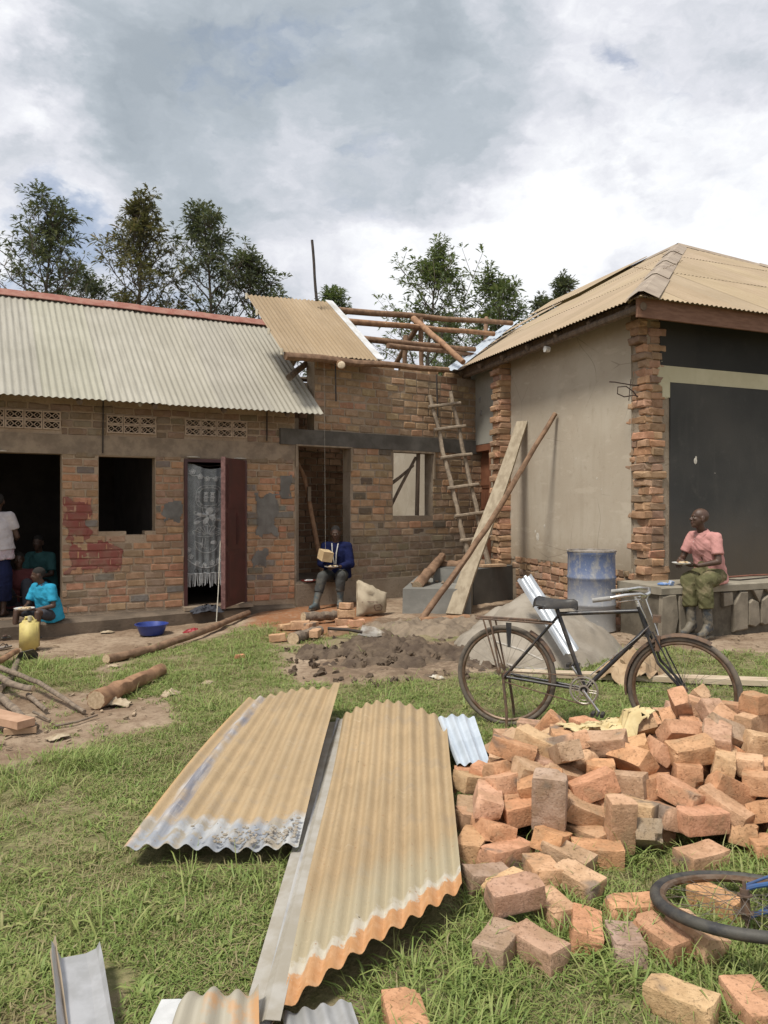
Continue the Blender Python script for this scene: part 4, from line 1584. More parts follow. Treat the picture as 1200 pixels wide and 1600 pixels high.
# bright sheet lying in the open valley
v0, v1 = spot(704, 580, 13.3), spot(803, 506, 16.6)
side = Vector((-.55, -.2, .0)).normalized()
MAT['zinc_new'] = simple('bright_zinc', (.62, .68, .74), .35, (.50, .56, .62), 5, bump=.06, metal=.35, bscale=14)
vb = corrugated('valley_sheet', v0 + side * .17 + Vector((0, 0, -.02)), v0 - side * .16 + Vector((0, 0, .05)), v1 - side * .16 + Vector((0, 0, .10)), v1 + side * .17, MAT['zinc_new'], rh, pitch=.11, amp=.010, nlen=6)
vb.color = (1, 1, 1, 1)
r_ = random.Random(3)
mb = MB()
for k in range(5):
 t0 = .12 + k * .17
 a_ = v0.lerp(v1, t0) + inB * (.30 + .04 * k) + Vector((0, 0, .02 + .02 * k))
 mb.beam(a_, v0.lerp(v1, min(1.0, t0 + .24)) + inB * (.42 + .05 * k) + Vector((0, 0, .09 + .02 * k)), .10, .03)
mb.build('valley_batten', MAT['dark_wood'], rh)

# ------------------------------------------------------------------ veranda of clad stone
vd = thing('stone_veranda', (4.6, 9.3, 0), 'raised cement veranda with cladding of upright stone slabs below the black wall', 'veranda')
V0 = Vector((3.16, 8.80, 0)); VA = Vector((.919, .394, 0)); VN = Vector((-.394, .919, 0))
FV = Frame((V0.x, V0.y), (VA.x, VA.y))
VH = .60
MAT['cement_slab'] = simple('worn_cement_slab', (.30, .265, .205), .9, (.215, .19, .145), 4, bump=.4, bscale=45)
MAT['stone'] = simple('grey_cladding_stone', (.24, .205, .155), .9, (.165, .14, .105), 6, bump=.45, bscale=28, bdist=.01)
MAT['stone_joint'] = simple('dark_stone_joint', (.135, .115, .085), .95, (.09, .075, .055), 8, bump=.5, bscale=30)
mb = MB(); FV.box(mb, .0, 8.5, .0, .66, -.3, VH - .085)
mb.build('core', MAT['stone_joint'], vd)
mb = MB()
r_ = random.Random(8)
aa = np.linspace(-.03, 8.55, 60)
vv = []
for a_ in aa:
 e = r_.uniform(-.012, .012)
 vv += [FV.p(a_, -.05 + e, VH - .084), FV.p(a_, -.055 + e, VH - .012), FV.p(a_, -.035 + e, VH + .002), FV.p(a_, .69, VH + .012), FV.p(a_, .69, VH - .084)]
ff = []
for i in range(len(aa) - 1):
 for k in range(5):
  k2 = (k + 1) % 5
  ff.append((i * 5 + k, (i + 1) * 5 + k, (i + 1) * 5 + k2, i * 5 + k2))
ff += [(4, 3, 2, 1, 0), tuple((len(aa) - 1) * 5 + k for k in range(5))]
mb.add(vv, ff)
mb.build('top_slab', MAT['cement_slab'], vd)


def stone_piece(poly, th=.045):
 """Flat stone with a rough face, outline in wall coordinates (a, z)."""
 mb_ = MB()
 n = len(poly)
 ca, cz = sum(p[0] for p in poly) / n, sum(p[1] for p in poly) / n
 ring = []
 for k, (sc0, dep) in enumerate(((1, .004), (1, -th * .7), (.93, -th))):
  for (a_, z_) in poly:
   ring.append(FV.p(ca + (a_ - ca) * sc0, dep + r_.uniform(-.003, .003), cz + (z_ - cz) * sc0))
 ring.append(FV.p(ca, -th - r_.uniform(-.004, .008), cz))
 ff_ = []
 for k in range(2):
  for i in range(n):
   j = (i + 1) % n
   ff_.append((k * n + i, k * n + j, (k + 1) * n + j, (k + 1) * n + i))
 for i in range(n):
  ff_.append((2 * n + i, 2 * n + (i + 1) % n, 3 * n))
 mb_.add(ring, ff_)
 o = mb_.build('stone', MAT['stone'], vd)
 return o


# surveyed stones near the visible end, then the same habit further along the wall
Ptoa = lambda u: ((lambda k: (k * V0.y - V0.x) / (VA.x - k * VA.y))((u - 600) / 1200))
zt, zb = VH - .09, .0
st = [[(1030, .50), (1052, .52), (1056, .25), (1050, .02), (1028, .02)], [(1056, .5), (1074, .5), (1080, .3), (1076, .06), (1058, .04)], [(1082, .5), (1106, .5), (1108, .3), (1100, .04), (1080, .05)],
      [(1125, .5), (1140, .5), (1141, .35), (1126, .33)], [(1143, .35), (1153, .50), (1164, .50), (1164, .04), (1142, .02)], [(1166, .36), (1172, .4), (1181, .36), (1183, .10), (1176, .06), (1165, .09)],
      [(1172, .51), (1188, .51), (1183, .37), (1182, .35)], [(1186, .38), (1197, .44), (1206, .42), (1206, .10), (1190, .07), (1185, .10)], [(1192, .51), (1215, .51), (1212, .45), (1198, .46)]]
for p_ in st:
 pts_ = [(Ptoa(u), z_) for u, z_ in p_]
 stone_piece(pts_[::-1] if True else pts_, .05)
a_ = Ptoa(1208)
while a_ < 8.3:
 w = r_.uniform(.13, .28)
 j = lambda: r_.uniform(-.02, .02)
 if r_.random() < .6:
  stone_piece([(a_ + .01, .03), (a_ + w - .02, .02), (a_ + w - .015, .3), (a_ + w - .03 + j(), zt - .01), (a_ + .02 + j(), zt - .01), (a_, .3)])
 else:
  zm = r_.uniform(.2, .34)
  stone_piece([(a_ + .01, .03), (a_ + w - .02, .02), (a_ + w - .015, zm - .03), (a_ + .02, zm + .01)])
  stone_piece([(a_ + .02, zm + .045), (a_ + w - .02, zm), (a_ + w - .02, zt - .01), (a_ + .02, zt - .01)])
 a_ += w + .012
# rods lying on the veranda
mb = MB()
mb.tube([FV.p(1.15, .38, VH + .022), FV.p(1.9, .42, VH + .03), FV.p(3.2, .40, VH + .024)], .013, 6)
tag(mb.build('iron_rod', simple('red_oxide_rod', (.20, .085, .055), .8, None, 20, bump=.2), None, True), 'thin red brown rod lying along the veranda behind the man in pink', 'rod')
mb = MB()
mb.tube([FV.p(1.18, .32, VH + .02), FV.p(1.42, .16, VH + .014), FV.p(2.4, .30, VH + .02)], .009, 6)
tag(mb.build('iron_rod', MAT['black_rod'], None, True), 'bent dark rod lying on the veranda slab in front of the red brown rod', 'rod')
mb = MB(); mb.ball(FV.p(.16, .12, VH + .02), (.07, .05, .02), 8, 5); mb.box(FV.p(.22, .05, VH + .035), (.05, .04, .05), Euler((.3, .2, .4)).to_matrix())
tag(mb.build('plastic_bag', simple('blue_white_plastic', (.12, .22, .45), .4, (.6, .62, .65), 10, bump=.1)), 'small crumpled blue and white plastic bag on the end of the veranda', 'bag')

# ------------------------------------------------------------------ steps in the corner
stp = thing('cement_steps', (1.0, 11.6, 0), 'grey cement steps and landing in the corner below the brown door', 'steps')
MAT['step_cement'] = wall_paint('grey_step_cement', (.20, .195, .175), (.26, .25, .225), (.14, .135, .12), 3.5, 12, .4)
MAT['landing_cement'] = wall_paint('dark_step_cement', (.085, .085, .08), (.12, .118, .11), (.17, .165, .15), 2.0, 9, .35)
mb = MB()
V = lambda x, y, z: Vector((x, y, z))
mb.hexa([V(.26, 11.02, -.25), V(1.24, 10.92, -.25), V(1.36, 11.74, -.25), V(.55, 12.9, -.25)], [V(.27, 11.04, .335), V(1.235, 10.94, .345), V(1.355, 11.74, .345), V(.56, 12.9, .34)])
mb.build('lower_step', MAT['step_cement'], stp)
mb = MB()
mb.hexa([V(.77, 12.0, .30), V(1.365, 11.76, -.25), V(2.12, 12.62, -.25), V(1.55, 13.8, -.25)], [V(.775, 12.02, .56), V(1.38, 11.78, .545), V(2.11, 12.62, .55), V(1.55, 13.8, .56)])
mb.build('landing', MAT['landing_cement'], stp)
mb = MB()
mb.hexa([V(.765, 11.985, .347), V(1.36, 11.747, .347), V(1.366, 11.757, .347), V(.77, 11.999, .347)], [V(.77, 11.995, .555), V(1.366, 11.757, .54), V(1.372, 11.767, .54), V(.775, 12.009, .555)])
mb.build('step_riser', MAT['step_cement'], stp)
mb = MB()
r_ = random.Random(2)
for k in range(16):
 mb.ball((r_.uniform(.4, 1.25), r_.uniform(11.6, 11.9) + .0, .36), (r_.uniform(.015, .045), r_.uniform(.015, .04), r_.uniform(.012, .03)), 6, 4)
o = mb.build('rubble', MAT['cement_band'], stp); o['kind'] = 'stuff'
# ================================================================== loose timber, ladder, tools
def limb(name, pts, r, m, label, cat, group=None, seg=9, wob=.05, taper=.25, end_mat=None, n=10):
 """A pole, log or stick: bent a little, tapering, with paler sawn ends."""
 pts = [Vector(p) for p in pts]
 out = []
 tot = len(pts) - 1
 for i in range(n + 1):
  t = i / n * tot
  k = min(int(t), tot - 1)
  p = pts[k].lerp(pts[k + 1], t - k)
  j = r * .18
  out.append(p + Vector((random.uniform(-j, j), random.uniform(-j, j), random.uniform(-j, j))) * (0 if i in (0, n) else 1))
 mb_ = MB()
 mb_.tube(out, [r * (1 + taper * .5 - taper * i / n) for i in range(n + 1)], seg, wob=wob)
 o = mb_.build(name, m, None, True)
 tag(o, label, cat, group)
 if end_mat is not None:
  for e, q in ((out[0], out[1]), (out[-1], out[-2])):
   d = (e - q).normalized()
   mc = MB()
   rr_ = r * (1 + taper * .5) if e is out[0] else r * (1 - taper * .5)
   mc.tube([e, e + d * .004], rr_ * .93, seg)
   mc.build('cut_end', end_mat, o)
 return o


MAT['cut_end'] = simple('cut_wood', (.50, .38, .245), .85, (.36, .26, .16), 40, bump=.2)
MAT['grey_bark'] = simple('grey_bark', (.24, .185, .135), .92, (.13, .10, .075), 22, bump=.6, bscale=45, bdist=.01)
MAT['ladder_wood'] = simple('grey_pole_wood', (.30, .24, .175), .9, (.19, .15, .11), 18, bump=.4, bscale=50)
MAT['plank_grey'] = simple('grey_plank', (.36, .30, .215), .88, (.26, .21, .145), 5, bump=.35, bscale=30, stretch=(3, 3, .5))
MAT['plank_new'] = simple('pale_plank', (.46, .32, .20), .85, (.36, .24, .15), 7, bump=.25, bscale=40)

lad = thing('ladder', (.95, 13.1, .4), 'home made pole ladder leaning on the pale brick wall beside the brown door', 'ladder')
lt, lb = spot(672, 618, 13.15), spot(735, 884, 12.55)
rt_, rb = spot(704, 612, 13.3), spot(764, 884, 12.7)
for nm, (t_, b_) in (('a', (lt, lb)), ('b', (rt_, rb))):
 mb = MB()
 n = 12
 pp = [t_.lerp(b_, i / n) + Vector((random.uniform(-.012, .012), random.uniform(-.01, .01), 0)) for i in range(n + 1)]
 mb.tube(pp, [.034 + .008 * i / n for i in range(n + 1)], 8, wob=.08)
 mb.build('rail', MAT['ladder_wood'], lad, True)
for v in (640, 677, 722, 769, 812, 849):
 tl = (v - 618 - 3) / (884 - 618)
 tr = (v - 612 - 9) / (884 - 612)
 a_ = lt.lerp(lb, tl) - Vector((.05, .06, 0)); b_ = rt_.lerp(rb, tr) + Vector((.11, -.03, .0))
 mb = MB(); mb.tube([a_ + (a_ - b_) * .05, a_.lerp(b_, .5) + Vector((0, 0, random.uniform(-.01, .01))), b_ + (b_ - a_) * .03], .030, 7, wob=.08)
 mb.build('rung', MAT['ladder_wood'], lad, True)

limb('leaning_pole', [on_ground(656, 972, .02), spot(760, 826, 10.75), FB.p(1.97, .07, 2.88)], .041, MAT['pole_brown'], 'long thin brown pole leaning across the plank against the plastered wall', 'pole', end_mat=MAT['cut_end'], n=14)
mb = MB()
b0, t0 = on_ground(713, 965, .0) + Vector((0, .25, 0)), FB.p(2.95, .05, 2.84)
side = Vector((.8, -.45, 0)).normalized() * .12
dpl = (t0 - b0).normalized()
nrm = side.cross(dpl).normalized() * .04
N_ = 8
rows = []
for i in range(N_ + 1):
 c_ = b0.lerp(t0, i / N_) + nrm.normalized() * (.02 * math.sin(i * .9))
 w = 1.0 - .25 * i / N_ + random.uniform(-.03, .03)
 rows.append([c_ - side * w, c_ + side * w, c_ + side * w + nrm, c_ - side * w + nrm])
mb.add([p for r_ in rows for p in r_], [(i * 4 + k, i * 4 + (k + 1) % 4, i * 4 + 4 + (k + 1) % 4, i * 4 + 4 + k) for i in range(N_) for k in range(4)] + [(3, 2, 1, 0), (N_ * 4, N_ * 4 + 1, N_ * 4 + 2, N_ * 4 + 3)])
tag(mb.build('leaning_plank', MAT['plank_grey']), 'wide grey plank leaning behind the brown pole against the plastered wall', 'plank')
limb('log', [spot(652, 916, 11.25), spot(691, 869, 12.3)], .075, MAT['pole_brown'], 'short brown log resting aslant on the lower cement step', 'log', end_mat=MAT['cut_end'])
limb('log', [spot(684, 884, 12.35), spot(756, 882, 12.35)], .075, MAT['pole_brown'], 'short log lying level on the cement landing behind the plank', 'log', end_mat=MAT['cut_end'])
mb = MB(); mb.box((1.72, 12.25, .575), (.46, .17, .035), Euler((0, 0, .5)).to_matrix())
tag(mb.build('plank', MAT['plank_new']), 'short pale plank lying on the edge of the dark cement landing', 'plank')
limb('log', [on_ground(655, 972, .05), on_ground(732, 966, .05)], .058, MAT['pole_peeled'], 'peeled orange log lying on the mud at the foot of the leaning plank', 'log', end_mat=MAT['cut_end'])
limb('log', [on_ground(474, 967, .07) + Vector((0, 0, .02)), on_ground(528, 961, .07)], .062, MAT['grey_bark'], 'short brown log lying among loose bricks in front of the seated man in navy', 'log', end_mat=MAT['cut_end'])
limb('log', [on_ground(458, 998, .05), on_ground(500, 985, .05)], .065, MAT['grey_bark'], 'bark covered log end lying among the loose bricks beside the mud', 'log', end_mat=MAT['cut_end'])
limb('long_pole', [on_ground(166, 1030, .04), on_ground(230, 1016, .05), on_ground(300, 994, .06), on_ground(388, 957, .06)], .044, MAT['pole_brown'], 'long brown pole lying on the grass from the lace curtain door towards the yellow can', 'pole', end_mat=MAT['cut_end'], n=14)
limb('short_log', [on_ground(150, 1094, .07), on_ground(252, 1046, .06)], .066, MAT['pole_peeled'], 'peeled reddish log lying across the bare earth path', 'log', end_mat=MAT['cut_end'])

# branches at the left edge
STK = 'cut branches lying on the bare earth at the left'
limb('branch', [on_ground(0, 1043, .10), on_ground(60, 1066, .10), on_ground(132, 1112, .02)], .020, MAT['grey_bark'], 'long thin dark branch lying diagonally across the earth path', 'branch', STK, taper=.5)
limb('branch', [on_ground(-60, 1040, .16), on_ground(-10, 1054, .12), on_ground(20, 1070, .10), on_ground(52, 1076, .09)], .028, MAT['grey_bark'], 'thick branch with a pale cut end crossing over the long thin branch', 'branch', STK, end_mat=MAT['cut_end'])
limb('branch', [on_ground(-10, 1080, .05), on_ground(20, 1105, .04), on_ground(38, 1124, .04), on_ground(57, 1136, .03)], .027, MAT['grey_bark'], 'curved bare branch lying just above the pinkish board', 'branch', STK, taper=.3)
limb('branch', [on_ground(44, 1086, .02), on_ground(72, 1110, .02)], .018, MAT['grey_bark'], 'short dark stick lying beside the curved branch', 'branch', STK)
limb('branch', [on_ground(26, 1032, .02), on_ground(20, 1054, .03), on_ground(0, 1076, .04)], .026, MAT['grey_bark'], 'short forked branch lying under the crossing branches', 'branch', STK)
limb('branch', [on_ground(52, 1112, .02), on_ground(78, 1126, .015)], .009, MAT['grey_bark'], 'thin curved twig beside wood chips on the path', 'branch', STK)
limb('branch', [on_ground(86, 1134, .012), on_ground(120, 1128, .014), on_ground(152, 1117, .012)], .008, MAT['grey_bark'], 'thin straight twig lying on the path below the peeled log', 'branch', STK)
limb('peeled_stick', [on_ground(-40, 1062, .14), on_ground(-5, 1034, .10), on_ground(27, 1017, .10)], .033, MAT['pole_peeled'], 'peeled round stick lying across the branches below the yellow can', 'stick', end_mat=MAT['cut_end'])
mb = MB()
q0, q1 = on_ground(-30, 1120, .06), on_ground(40, 1137, .05)
dx_ = (q1 - q0).normalized()
sd_ = Vector((dx_.y, -dx_.x, 0))
mb.hexa([q0 - sd_ * .09, q0 + sd_ * .07, q1 + sd_ * .06, q1 - sd_ * .07], [p + Vector((0, 0, .05)) for p in (q0 - sd_ * .09, q0 + sd_ * .07, q1 + sd_ * .06, q1 - sd_ * .07)])
tag(mb.build('board', simple('pink_board', (.46, .29, .19), .85, (.36, .215, .135), 8, bump=.2)), 'rough pinkish board lying on the earth at the left edge', 'board')
mb = MB(); q1 = on_ground(42, 1141, .02); mb.box(q1 + Vector((-.05, .02, .0)), (.20, .09, .04), Euler((0, 0, .3)).to_matrix())
tag(mb.build('board', MAT['plank_new']), 'short offcut lying at the tip of the pinkish board', 'board')
# hoe head
mb = MB(); q = on_ground(42, 1026, .03)
hm = Euler((R(35), R(-10), R(25))).to_matrix()
g = []
for (x, z) in [(-.10, -.08), (.09, -.09), (.115, .0), (.08, .085), (-.06, .08), (-.115, .0)]:
 g.append((x, z))
mb.add([q + hm @ Vector((x, 0, z)) for x, z in g] + [q + hm @ Vector((x * .95, .012, z * .95)) for x, z in g], [tuple(range(6)), tuple(range(11, 5, -1))] + [(i, i + 6, (i + 1) % 6 + 6, (i + 1) % 6) for i in range(6)])
mb.tube([q + hm @ Vector((-.02, -.02, -.01)), q + hm @ Vector((-.02, .05, -.01))], .03, 10)
tag(mb.build('hoe', simple('dark_steel', (.07, .075, .08), .5, (.13, .11, .09), 14, bump=.2, metal=.4)), 'dark steel hoe blade lying at the foot of the yellow can', 'hoe')

# ------------------------------------------------------------------ yellow can, basin, sandal, cloths, rope
jp = on_ground(46, 1015)
jc = thing('jerrycan', jp, 'scuffed yellow plastic jerrycan standing in front of the boy in blue', 'jerrycan')
MAT['yellow'] = simple('scuffed_yellow_plastic', (.58, .48, .17), .6, (.44, .35, .14), 9, bump=.15, lo=.3, hi=.6)
bm = bmesh.new()
bmesh.ops.create_cube(bm, size=1)
bmesh.ops.scale(bm, vec=(.205, .16, .34), verts=bm.verts)
bmesh.ops.bevel(bm, geom=bm.edges[:], offset=.03, segments=3, affect='EDGES')
for v in bm.verts:
 v.co.z += .172
 if v.co.z > .30:
  v.co.x *= .94
 v.co += Vector((random.uniform(-.002, .002),) * 3)
me_ = bpy.data.meshes.new('can_body'); bm.to_mesh(me_); bm.free()
me_.transform(Matrix.Translation(jp) @ Euler((0, 0, R(12))).to_matrix().to_4x4())
me_.polygons.foreach_set('use_smooth', [True] * len(me_.polygons)); me_.materials.append(MAT['yellow'])
link('can_body', me_, jc)
mb = MB(); mb.tube([jp + Vector((-.055, 0, .335)), jp + Vector((-.045, 0, .372)), jp + Vector((.03, 0, .378)), jp + Vector((.06, 0, .335))], .014, 8)
mb.build('can_handle', MAT['yellow'], jc, True)
mb = MB(); mb.tube([jp + Vector((.02, -.035, .34)), jp + Vector((.02, -.035, .395))], .024, 12)
mb.build('can_cap', simple('pale_cap', (.62, .56, .36), .6, None, 20, bump=0), jc, True)

bp = on_ground(237, 991)
bas = MB()
prof = [(.14, 0), (.145, .004), (.185, .10), (.20, .125), (.212, .128), (.212, .137), (.198, .137), (.178, .10), (.138, .012), (.0005, .010)]
bas.lathe(prof, 32, bp)
tag(bas.build('basin', simple('blue_plastic', (.025, .05, .24), .35, (.02, .04, .18), 8, bump=.05, spec=.5), None, True), 'round blue plastic basin standing on the earth below the window', 'basin')

mb = MB()
q = on_ground(5, 1013, .01)
rz = Euler((0, 0, R(70))).to_matrix()
pts = [(0.12 * math.sin(t) * (1 if math.sin(t) > 0 else 1.0), .045 * math.cos(t) * (1 + .2 * math.sin(t))) for t in np.linspace(0, 2 * math.pi, 16, endpoint=False)]
mb.add([q + rz @ Vector((x, y, 0)) for x, y in pts] + [q + rz @ Vector((x, y, .02)) for x, y in pts], [tuple(range(15, -1, -1)), tuple(range(16, 32))] + [(i, (i + 1) % 16, (i + 1) % 16 + 16, i + 16) for i in range(16)])
sl = tag(mb.build('sandal', simple('grey_rubber', (.30, .26, .22), .8, None, 30, bump=.2)), 'worn flip flop sandal lying beside the yellow can', 'sandal')
mb = MB(); mb.tube([q + rz @ Vector((-.02, -.045, .02)), q + rz @ Vector((.02, -.03, .05)), q + rz @ Vector((.07, 0, .022)), q + rz @ Vector((.02, .03, .05)), q + rz @ Vector((-.02, .045, .02))], .006, 6)
mb.build('strap', simple('dark_strap', (.06, .045, .04), .7, None, 30, bump=0), sl, True)


def crumple(name, c, size, h, m, label, cat, seed=0, n=18, rot=0.0, drape=None, fold=3.2):
 """A dropped cloth, sack or paper: a rumpled sheet with thickness."""
 r_ = random.Random(seed)
 off = Vector((r_.uniform(0, 50), r_.uniform(0, 50), r_.uniform(0, 50)))
 vv = []
 for j in range(n + 1):
  for i in range(n + 1):
   u, v = i / n * 2 - 1, j / n * 2 - 1
   ed = 1 + .18 * noise.noise(Vector((math.atan2(v, u) * 1.3, 0, seed)))
   x, y = u * size[0] / 2 * ed, v * size[1] / 2 * ed
   k = noise.noise(Vector((x, y, 0)) * fold / max(size) * 2 + off)
   k2 = noise.noise(Vector((x, y, 3)) * fold * 2.3 / max(size) * 2 + off)
   dome = max(0, 1 - (u * u + v * v) * .6)
   z = h * (.35 * dome + .5 * (1 - abs(k) * 2) * dome + .16 * k2)
   x += .12 * size[0] * k2; y += .12 * size[1] * k
   p = Matrix.Rotation(rot, 3, 'Z') @ Vector((x, y, 0)) + Vector(c)
   base = drape(p) if drape else c[2]
   vv.append(Vector((p.x, p.y, base + max(z, .004))))
 W = n + 1
 ff = [(j * W + i, j * W + i + 1, (j + 1) * W + i + 1, (j + 1) * W + i) for j in range(n) for i in range(n)]
 m1 = len(vv)
 vv2 = vv + [p - Vector((0, 0, .004)) for p in vv]
 ff2 = ff + [tuple(i + m1 for i in reversed(f)) for f in ff]
 mb_ = MB(); mb_.add(vv2, ff2)
 o = mb_.build(name, m, None, True)
 return tag(o, label, cat)


MAT['red_cloth'] = simple('red_plastic', (.30, .03, .035), .5, (.2, .02, .025), 12, bump=.2)
MAT['navy_cloth'] = simple('dark_grey_cloth', (.05, .052, .062), .95, None, 12, bump=.3)
MAT['beige_cloth'] = simple('pale_yellow_cloth', (.60, .49, .27), .95, (.50, .39, .20), 10, bump=.35, bscale=70)
MAT['grey_cloth'] = simple('grey_rag', (.34, .31, .25), .95, (.22, .2, .16), 12, bump=.35)
MAT['paper'] = simple('brown_paper', (.40, .29, .18), .9, (.29, .195, .115), 9, bump=.25)
MAT['sack'] = simple('dusty_paper_sack', (.40, .335, .24), .9, (.30, .245, .17), 6, bump=.35, bscale=18)
crumple('red_cloth', on_ground(303, 988), (.24, .16), .07, MAT['red_cloth'], 'small red cloth lying behind the long pole beside the blue basin', 'cloth', 3, 12)
crumple('doormat_cloth', FA.p(2.58, -.26, .035), (.42, .30), .13, MAT['navy_cloth'], 'dark grey cloth dropped over the sill below the lace curtain', 'cloth', 5, 14, R(28))
crumple('cement_bag_paper', on_ground(878, 1030), (.52, .20), .10, MAT['paper'], 'torn flat piece of brown paper sack lying behind the bicycle crank', 'paper', 8, 14, .1)
crumple('paper_sack', on_ground(985, 1062), (.62, .42), .34, MAT['paper'], 'crumpled brown paper sack lying behind the front bicycle wheel', 'paper', 9, 22, .5, fold=2.4)
crumple('rag', on_ground(1142, 1117), (.36, .30), .12, MAT['grey_cloth'], 'grey rag lying in the grass behind the front bicycle wheel', 'rag', 12, 18, .3)
crumple('rag', on_ground(965, 1042), (.2, .16), .13, simple('black_rag', (.03, .03, .035), .9, None, 10, bump=.2), 'black rag lying beside the crumpled brown paper sack', 'rag', 15, 12, .3)
for i, (u, v, s, lab) in enumerate(((181, 1101, .22, 'curled pale dry leaf husk lying beside the peeled log'), (266, 1086, .15, 'pale dry leaf husk lying at the edge of the grass'), (324, 1067, .13, 'flat pale scrap lying in the grass above the tan sheet'),
                                   (684, 1059, .14, 'white scrap lying in the grass in front of the mud heap'), (178, 1041, .11, 'pale wood chips lying at the end of the long pole'), (168, 988, .16, 'pale stones and chips lying below the maroon painted wall'), (90, 1152, .15, 'brown leaf litter scrap lying on the path'))):
 crumple('dry_husk', on_ground(u, v), (s, s * .6), .07 if i < 2 else .03, simple('dry_husk_%d' % i, (.44, .36, .25) if i != 3 else (.6, .58, .5), .9, (.30, .23, .15), 15, bump=.3), lab, 'litter', 30 + i, 9, i * .7)
# chips and crumbs of wood and soil on the bare earth
mb = MB()
r_ = random.Random(21)
for k in range(420):
 for _ in range(9):
  y = r_.uniform(4.6, 9.2); x = r_.uniform(-.5 * y - .3, .5 * y)
  if float(dirt_amount(np.array([x]), np.array([y]))[0]) > .7:
   break
 else:
  continue
 s = r_.uniform(.006, .022)
 mb.box((x, y, gz(x, y) + s * .1), (s * r_.uniform(1, 3.2), s, s * .5), Euler((r_.uniform(-.3, .3), r_.uniform(-.3, .3), r_.uniform(0, 6.3))).to_matrix())
o = mb.build('wood_chips', simple('wood_chip', (.36, .27, .18), .9, (.2, .15, .1), 9, bump=0)); o['kind'] = 'stuff'; o['label'] = 'wood chips and crumbs scattered over the bare earth'

rp = MB()
a_ = FD.p(.80, -.05, 1.05)
rp.tube([a_, a_ + Vector((-.01, -.02, -.3)), a_ + Vector((-.02, -.05, -.7)), Vector((a_.x - .03, a_.y - .12, gz(a_.x, a_.y) + .02))], .007, 6)
tag(rp.build('white_rope', simple('white_rope', (.62, .58, .48), .9, None, 30, bump=.1), None, True), 'thin white rope hanging from the maroon door leaf to the ground', 'rope')

# plumb line with a brick
top_ = spot(506.5, 566, 11.62)
pl = thing('hanging_brick', top_ + Vector((0, 0, -2.9)), 'pale brick hanging on a string as a plumb weight before the seated man in navy', 'plumb line')
mb = MB(); mb.tube([top_, spot(508.5, 862, 11.62)], .0022, 5)
mb.build('string', simple('grey_string', (.42, .39, .33), .9, None, 30, bump=0), pl)
MAT['heap_brick'] = brick_mat('fired_brick', bscale=85, bump=.75, soot=.8)
MAT['pale_brick'] = simple('pale_brick', (.56, .42, .24), .9, (.46, .33, .18), 12, bump=.4)
mb = MB(); mb.box(spot(508.5, 868, 11.62), (.165, .20, .15), Euler((.2, .15, .5)).to_matrix())
mb.build('brick', MAT['pale_brick'], pl)

# ------------------------------------------------------------------ blue drum
dp = on_ground(924, 984)
DR = .29
dr_ = thing('drum', dp, 'dented blue drum splashed with grey cement in front of the plastered wall', 'drum')
m, nt, b = new_mat('cement_splashed_blue')
p = worldpos(nt)
sep = nd(nt, 'ShaderNodeSeparateXYZ'); nt.links.new(p, sep.inputs[0])
n1, n2 = noise_n(nt, scale_vec(nt, p, (1, 1, .6)), 7, 6, .7), noise_n(nt, p, 28, 5, .7)
c = mix_n(nt, step_n(nt, n2, .4, .7), (.045, .095, .25), (.08, .13, .26))
low = step_n(nt, math_n(nt, 'ADD', sep.outputs[2], math_n(nt, 'MULTIPLY', n1, .9)), .55, 1.25, .95, .22)
c = mix_n(nt, low, c, (.30, .295, .275))
c = mix_n(nt, step_n(nt, n1, .45, .60, 0, .75), c, (.31, .30, .28))
c = mix_n(nt, step_n(nt, n2, .60, .68, 0, .6), c, (.48, .46, .42))
setc(nt, b.inputs['Base Color'], c); b.inputs['Roughness'].default_value = .6
bump_n(nt, b, n2, .3, .006)
MAT['drum'] = m
mb = MB()
H_ = .965
prof = [(DR * .96, 0), (DR, .012), (DR * .985, .05), (DR * .985, .30), (DR * 1.02, .315), (DR * 1.02, .335), (DR * .985, .35), (DR * .985, .63), (DR * 1.02, .645), (DR * 1.02, .665), (DR * .985, .68), (DR * .98, .93), (DR * 1.01, .945), (DR * 1.01, H_), (DR * .96, H_), (DR * .96, .20), (.001, .19)]
mb.lathe(prof, 36, dp)
for i, v in enumerate(mb.v):
 k = noise.noise(Vector(v) * 3.0) * .010
 d = Vector((v[0] - dp.x, v[1] - dp.y, 0))
 if d.length > .1:
  d.normalize(); mb.v[i] = (v[0] + d.x * k, v[1] + d.y * k, v[2])
mb.build('drum_body', MAT['drum'], dr_, True)
mb = MB(); mb.lathe([(DR * 1.0, H_ + .001), (DR * 1.035, H_ + .004), (DR * 1.035, H_ + .022), (DR * .96, H_ + .022), (DR * .955, H_ + .002)], 36, dp)
mb.build('rim', simple('grey_rim', (.33, .30, .27), .7, (.2, .17, .14), 18, bump=.2), dr_, True)

# ------------------------------------------------------------------ sack of cement
cp = on_ground(580, 961)
bm = bmesh.new()
bmesh.ops.create_cube(bm, size=1)
bmesh.ops.subdivide_edges(bm, edges=bm.edges[:], cuts=9, use_grid_fill=True)
for v in bm.verts:
 x, y, z = v.co * 2
 pil_ = (1 - abs(x) ** 3) * (1 - abs(z) ** 3)
 w = .43 - .05 * z
 nn = noise.noise(Vector((x * 1.6, y, z * 1.6)) + Vector((4, 2, 1))) * .045 + noise.noise(Vector((x * 4, y * 2, z * 4))) * .018
 v.co = Vector((x * w / 2 + .03 * z * x, y * (.035 + .11 * max(0, pil_)) + nn, .215 + z * .205 - .05 * x * z - .04 * max(0, z) * (x > .2)))
 v.co += Vector((nn * .5, 0, nn * .6))
me_ = bpy.data.meshes.new('cement_sack'); bm.to_mesh(me_); bm.free()
me_.transform(Matrix.Translation(cp) @ Euler((R(-14), R(6), R(18))).to_matrix().to_4x4())
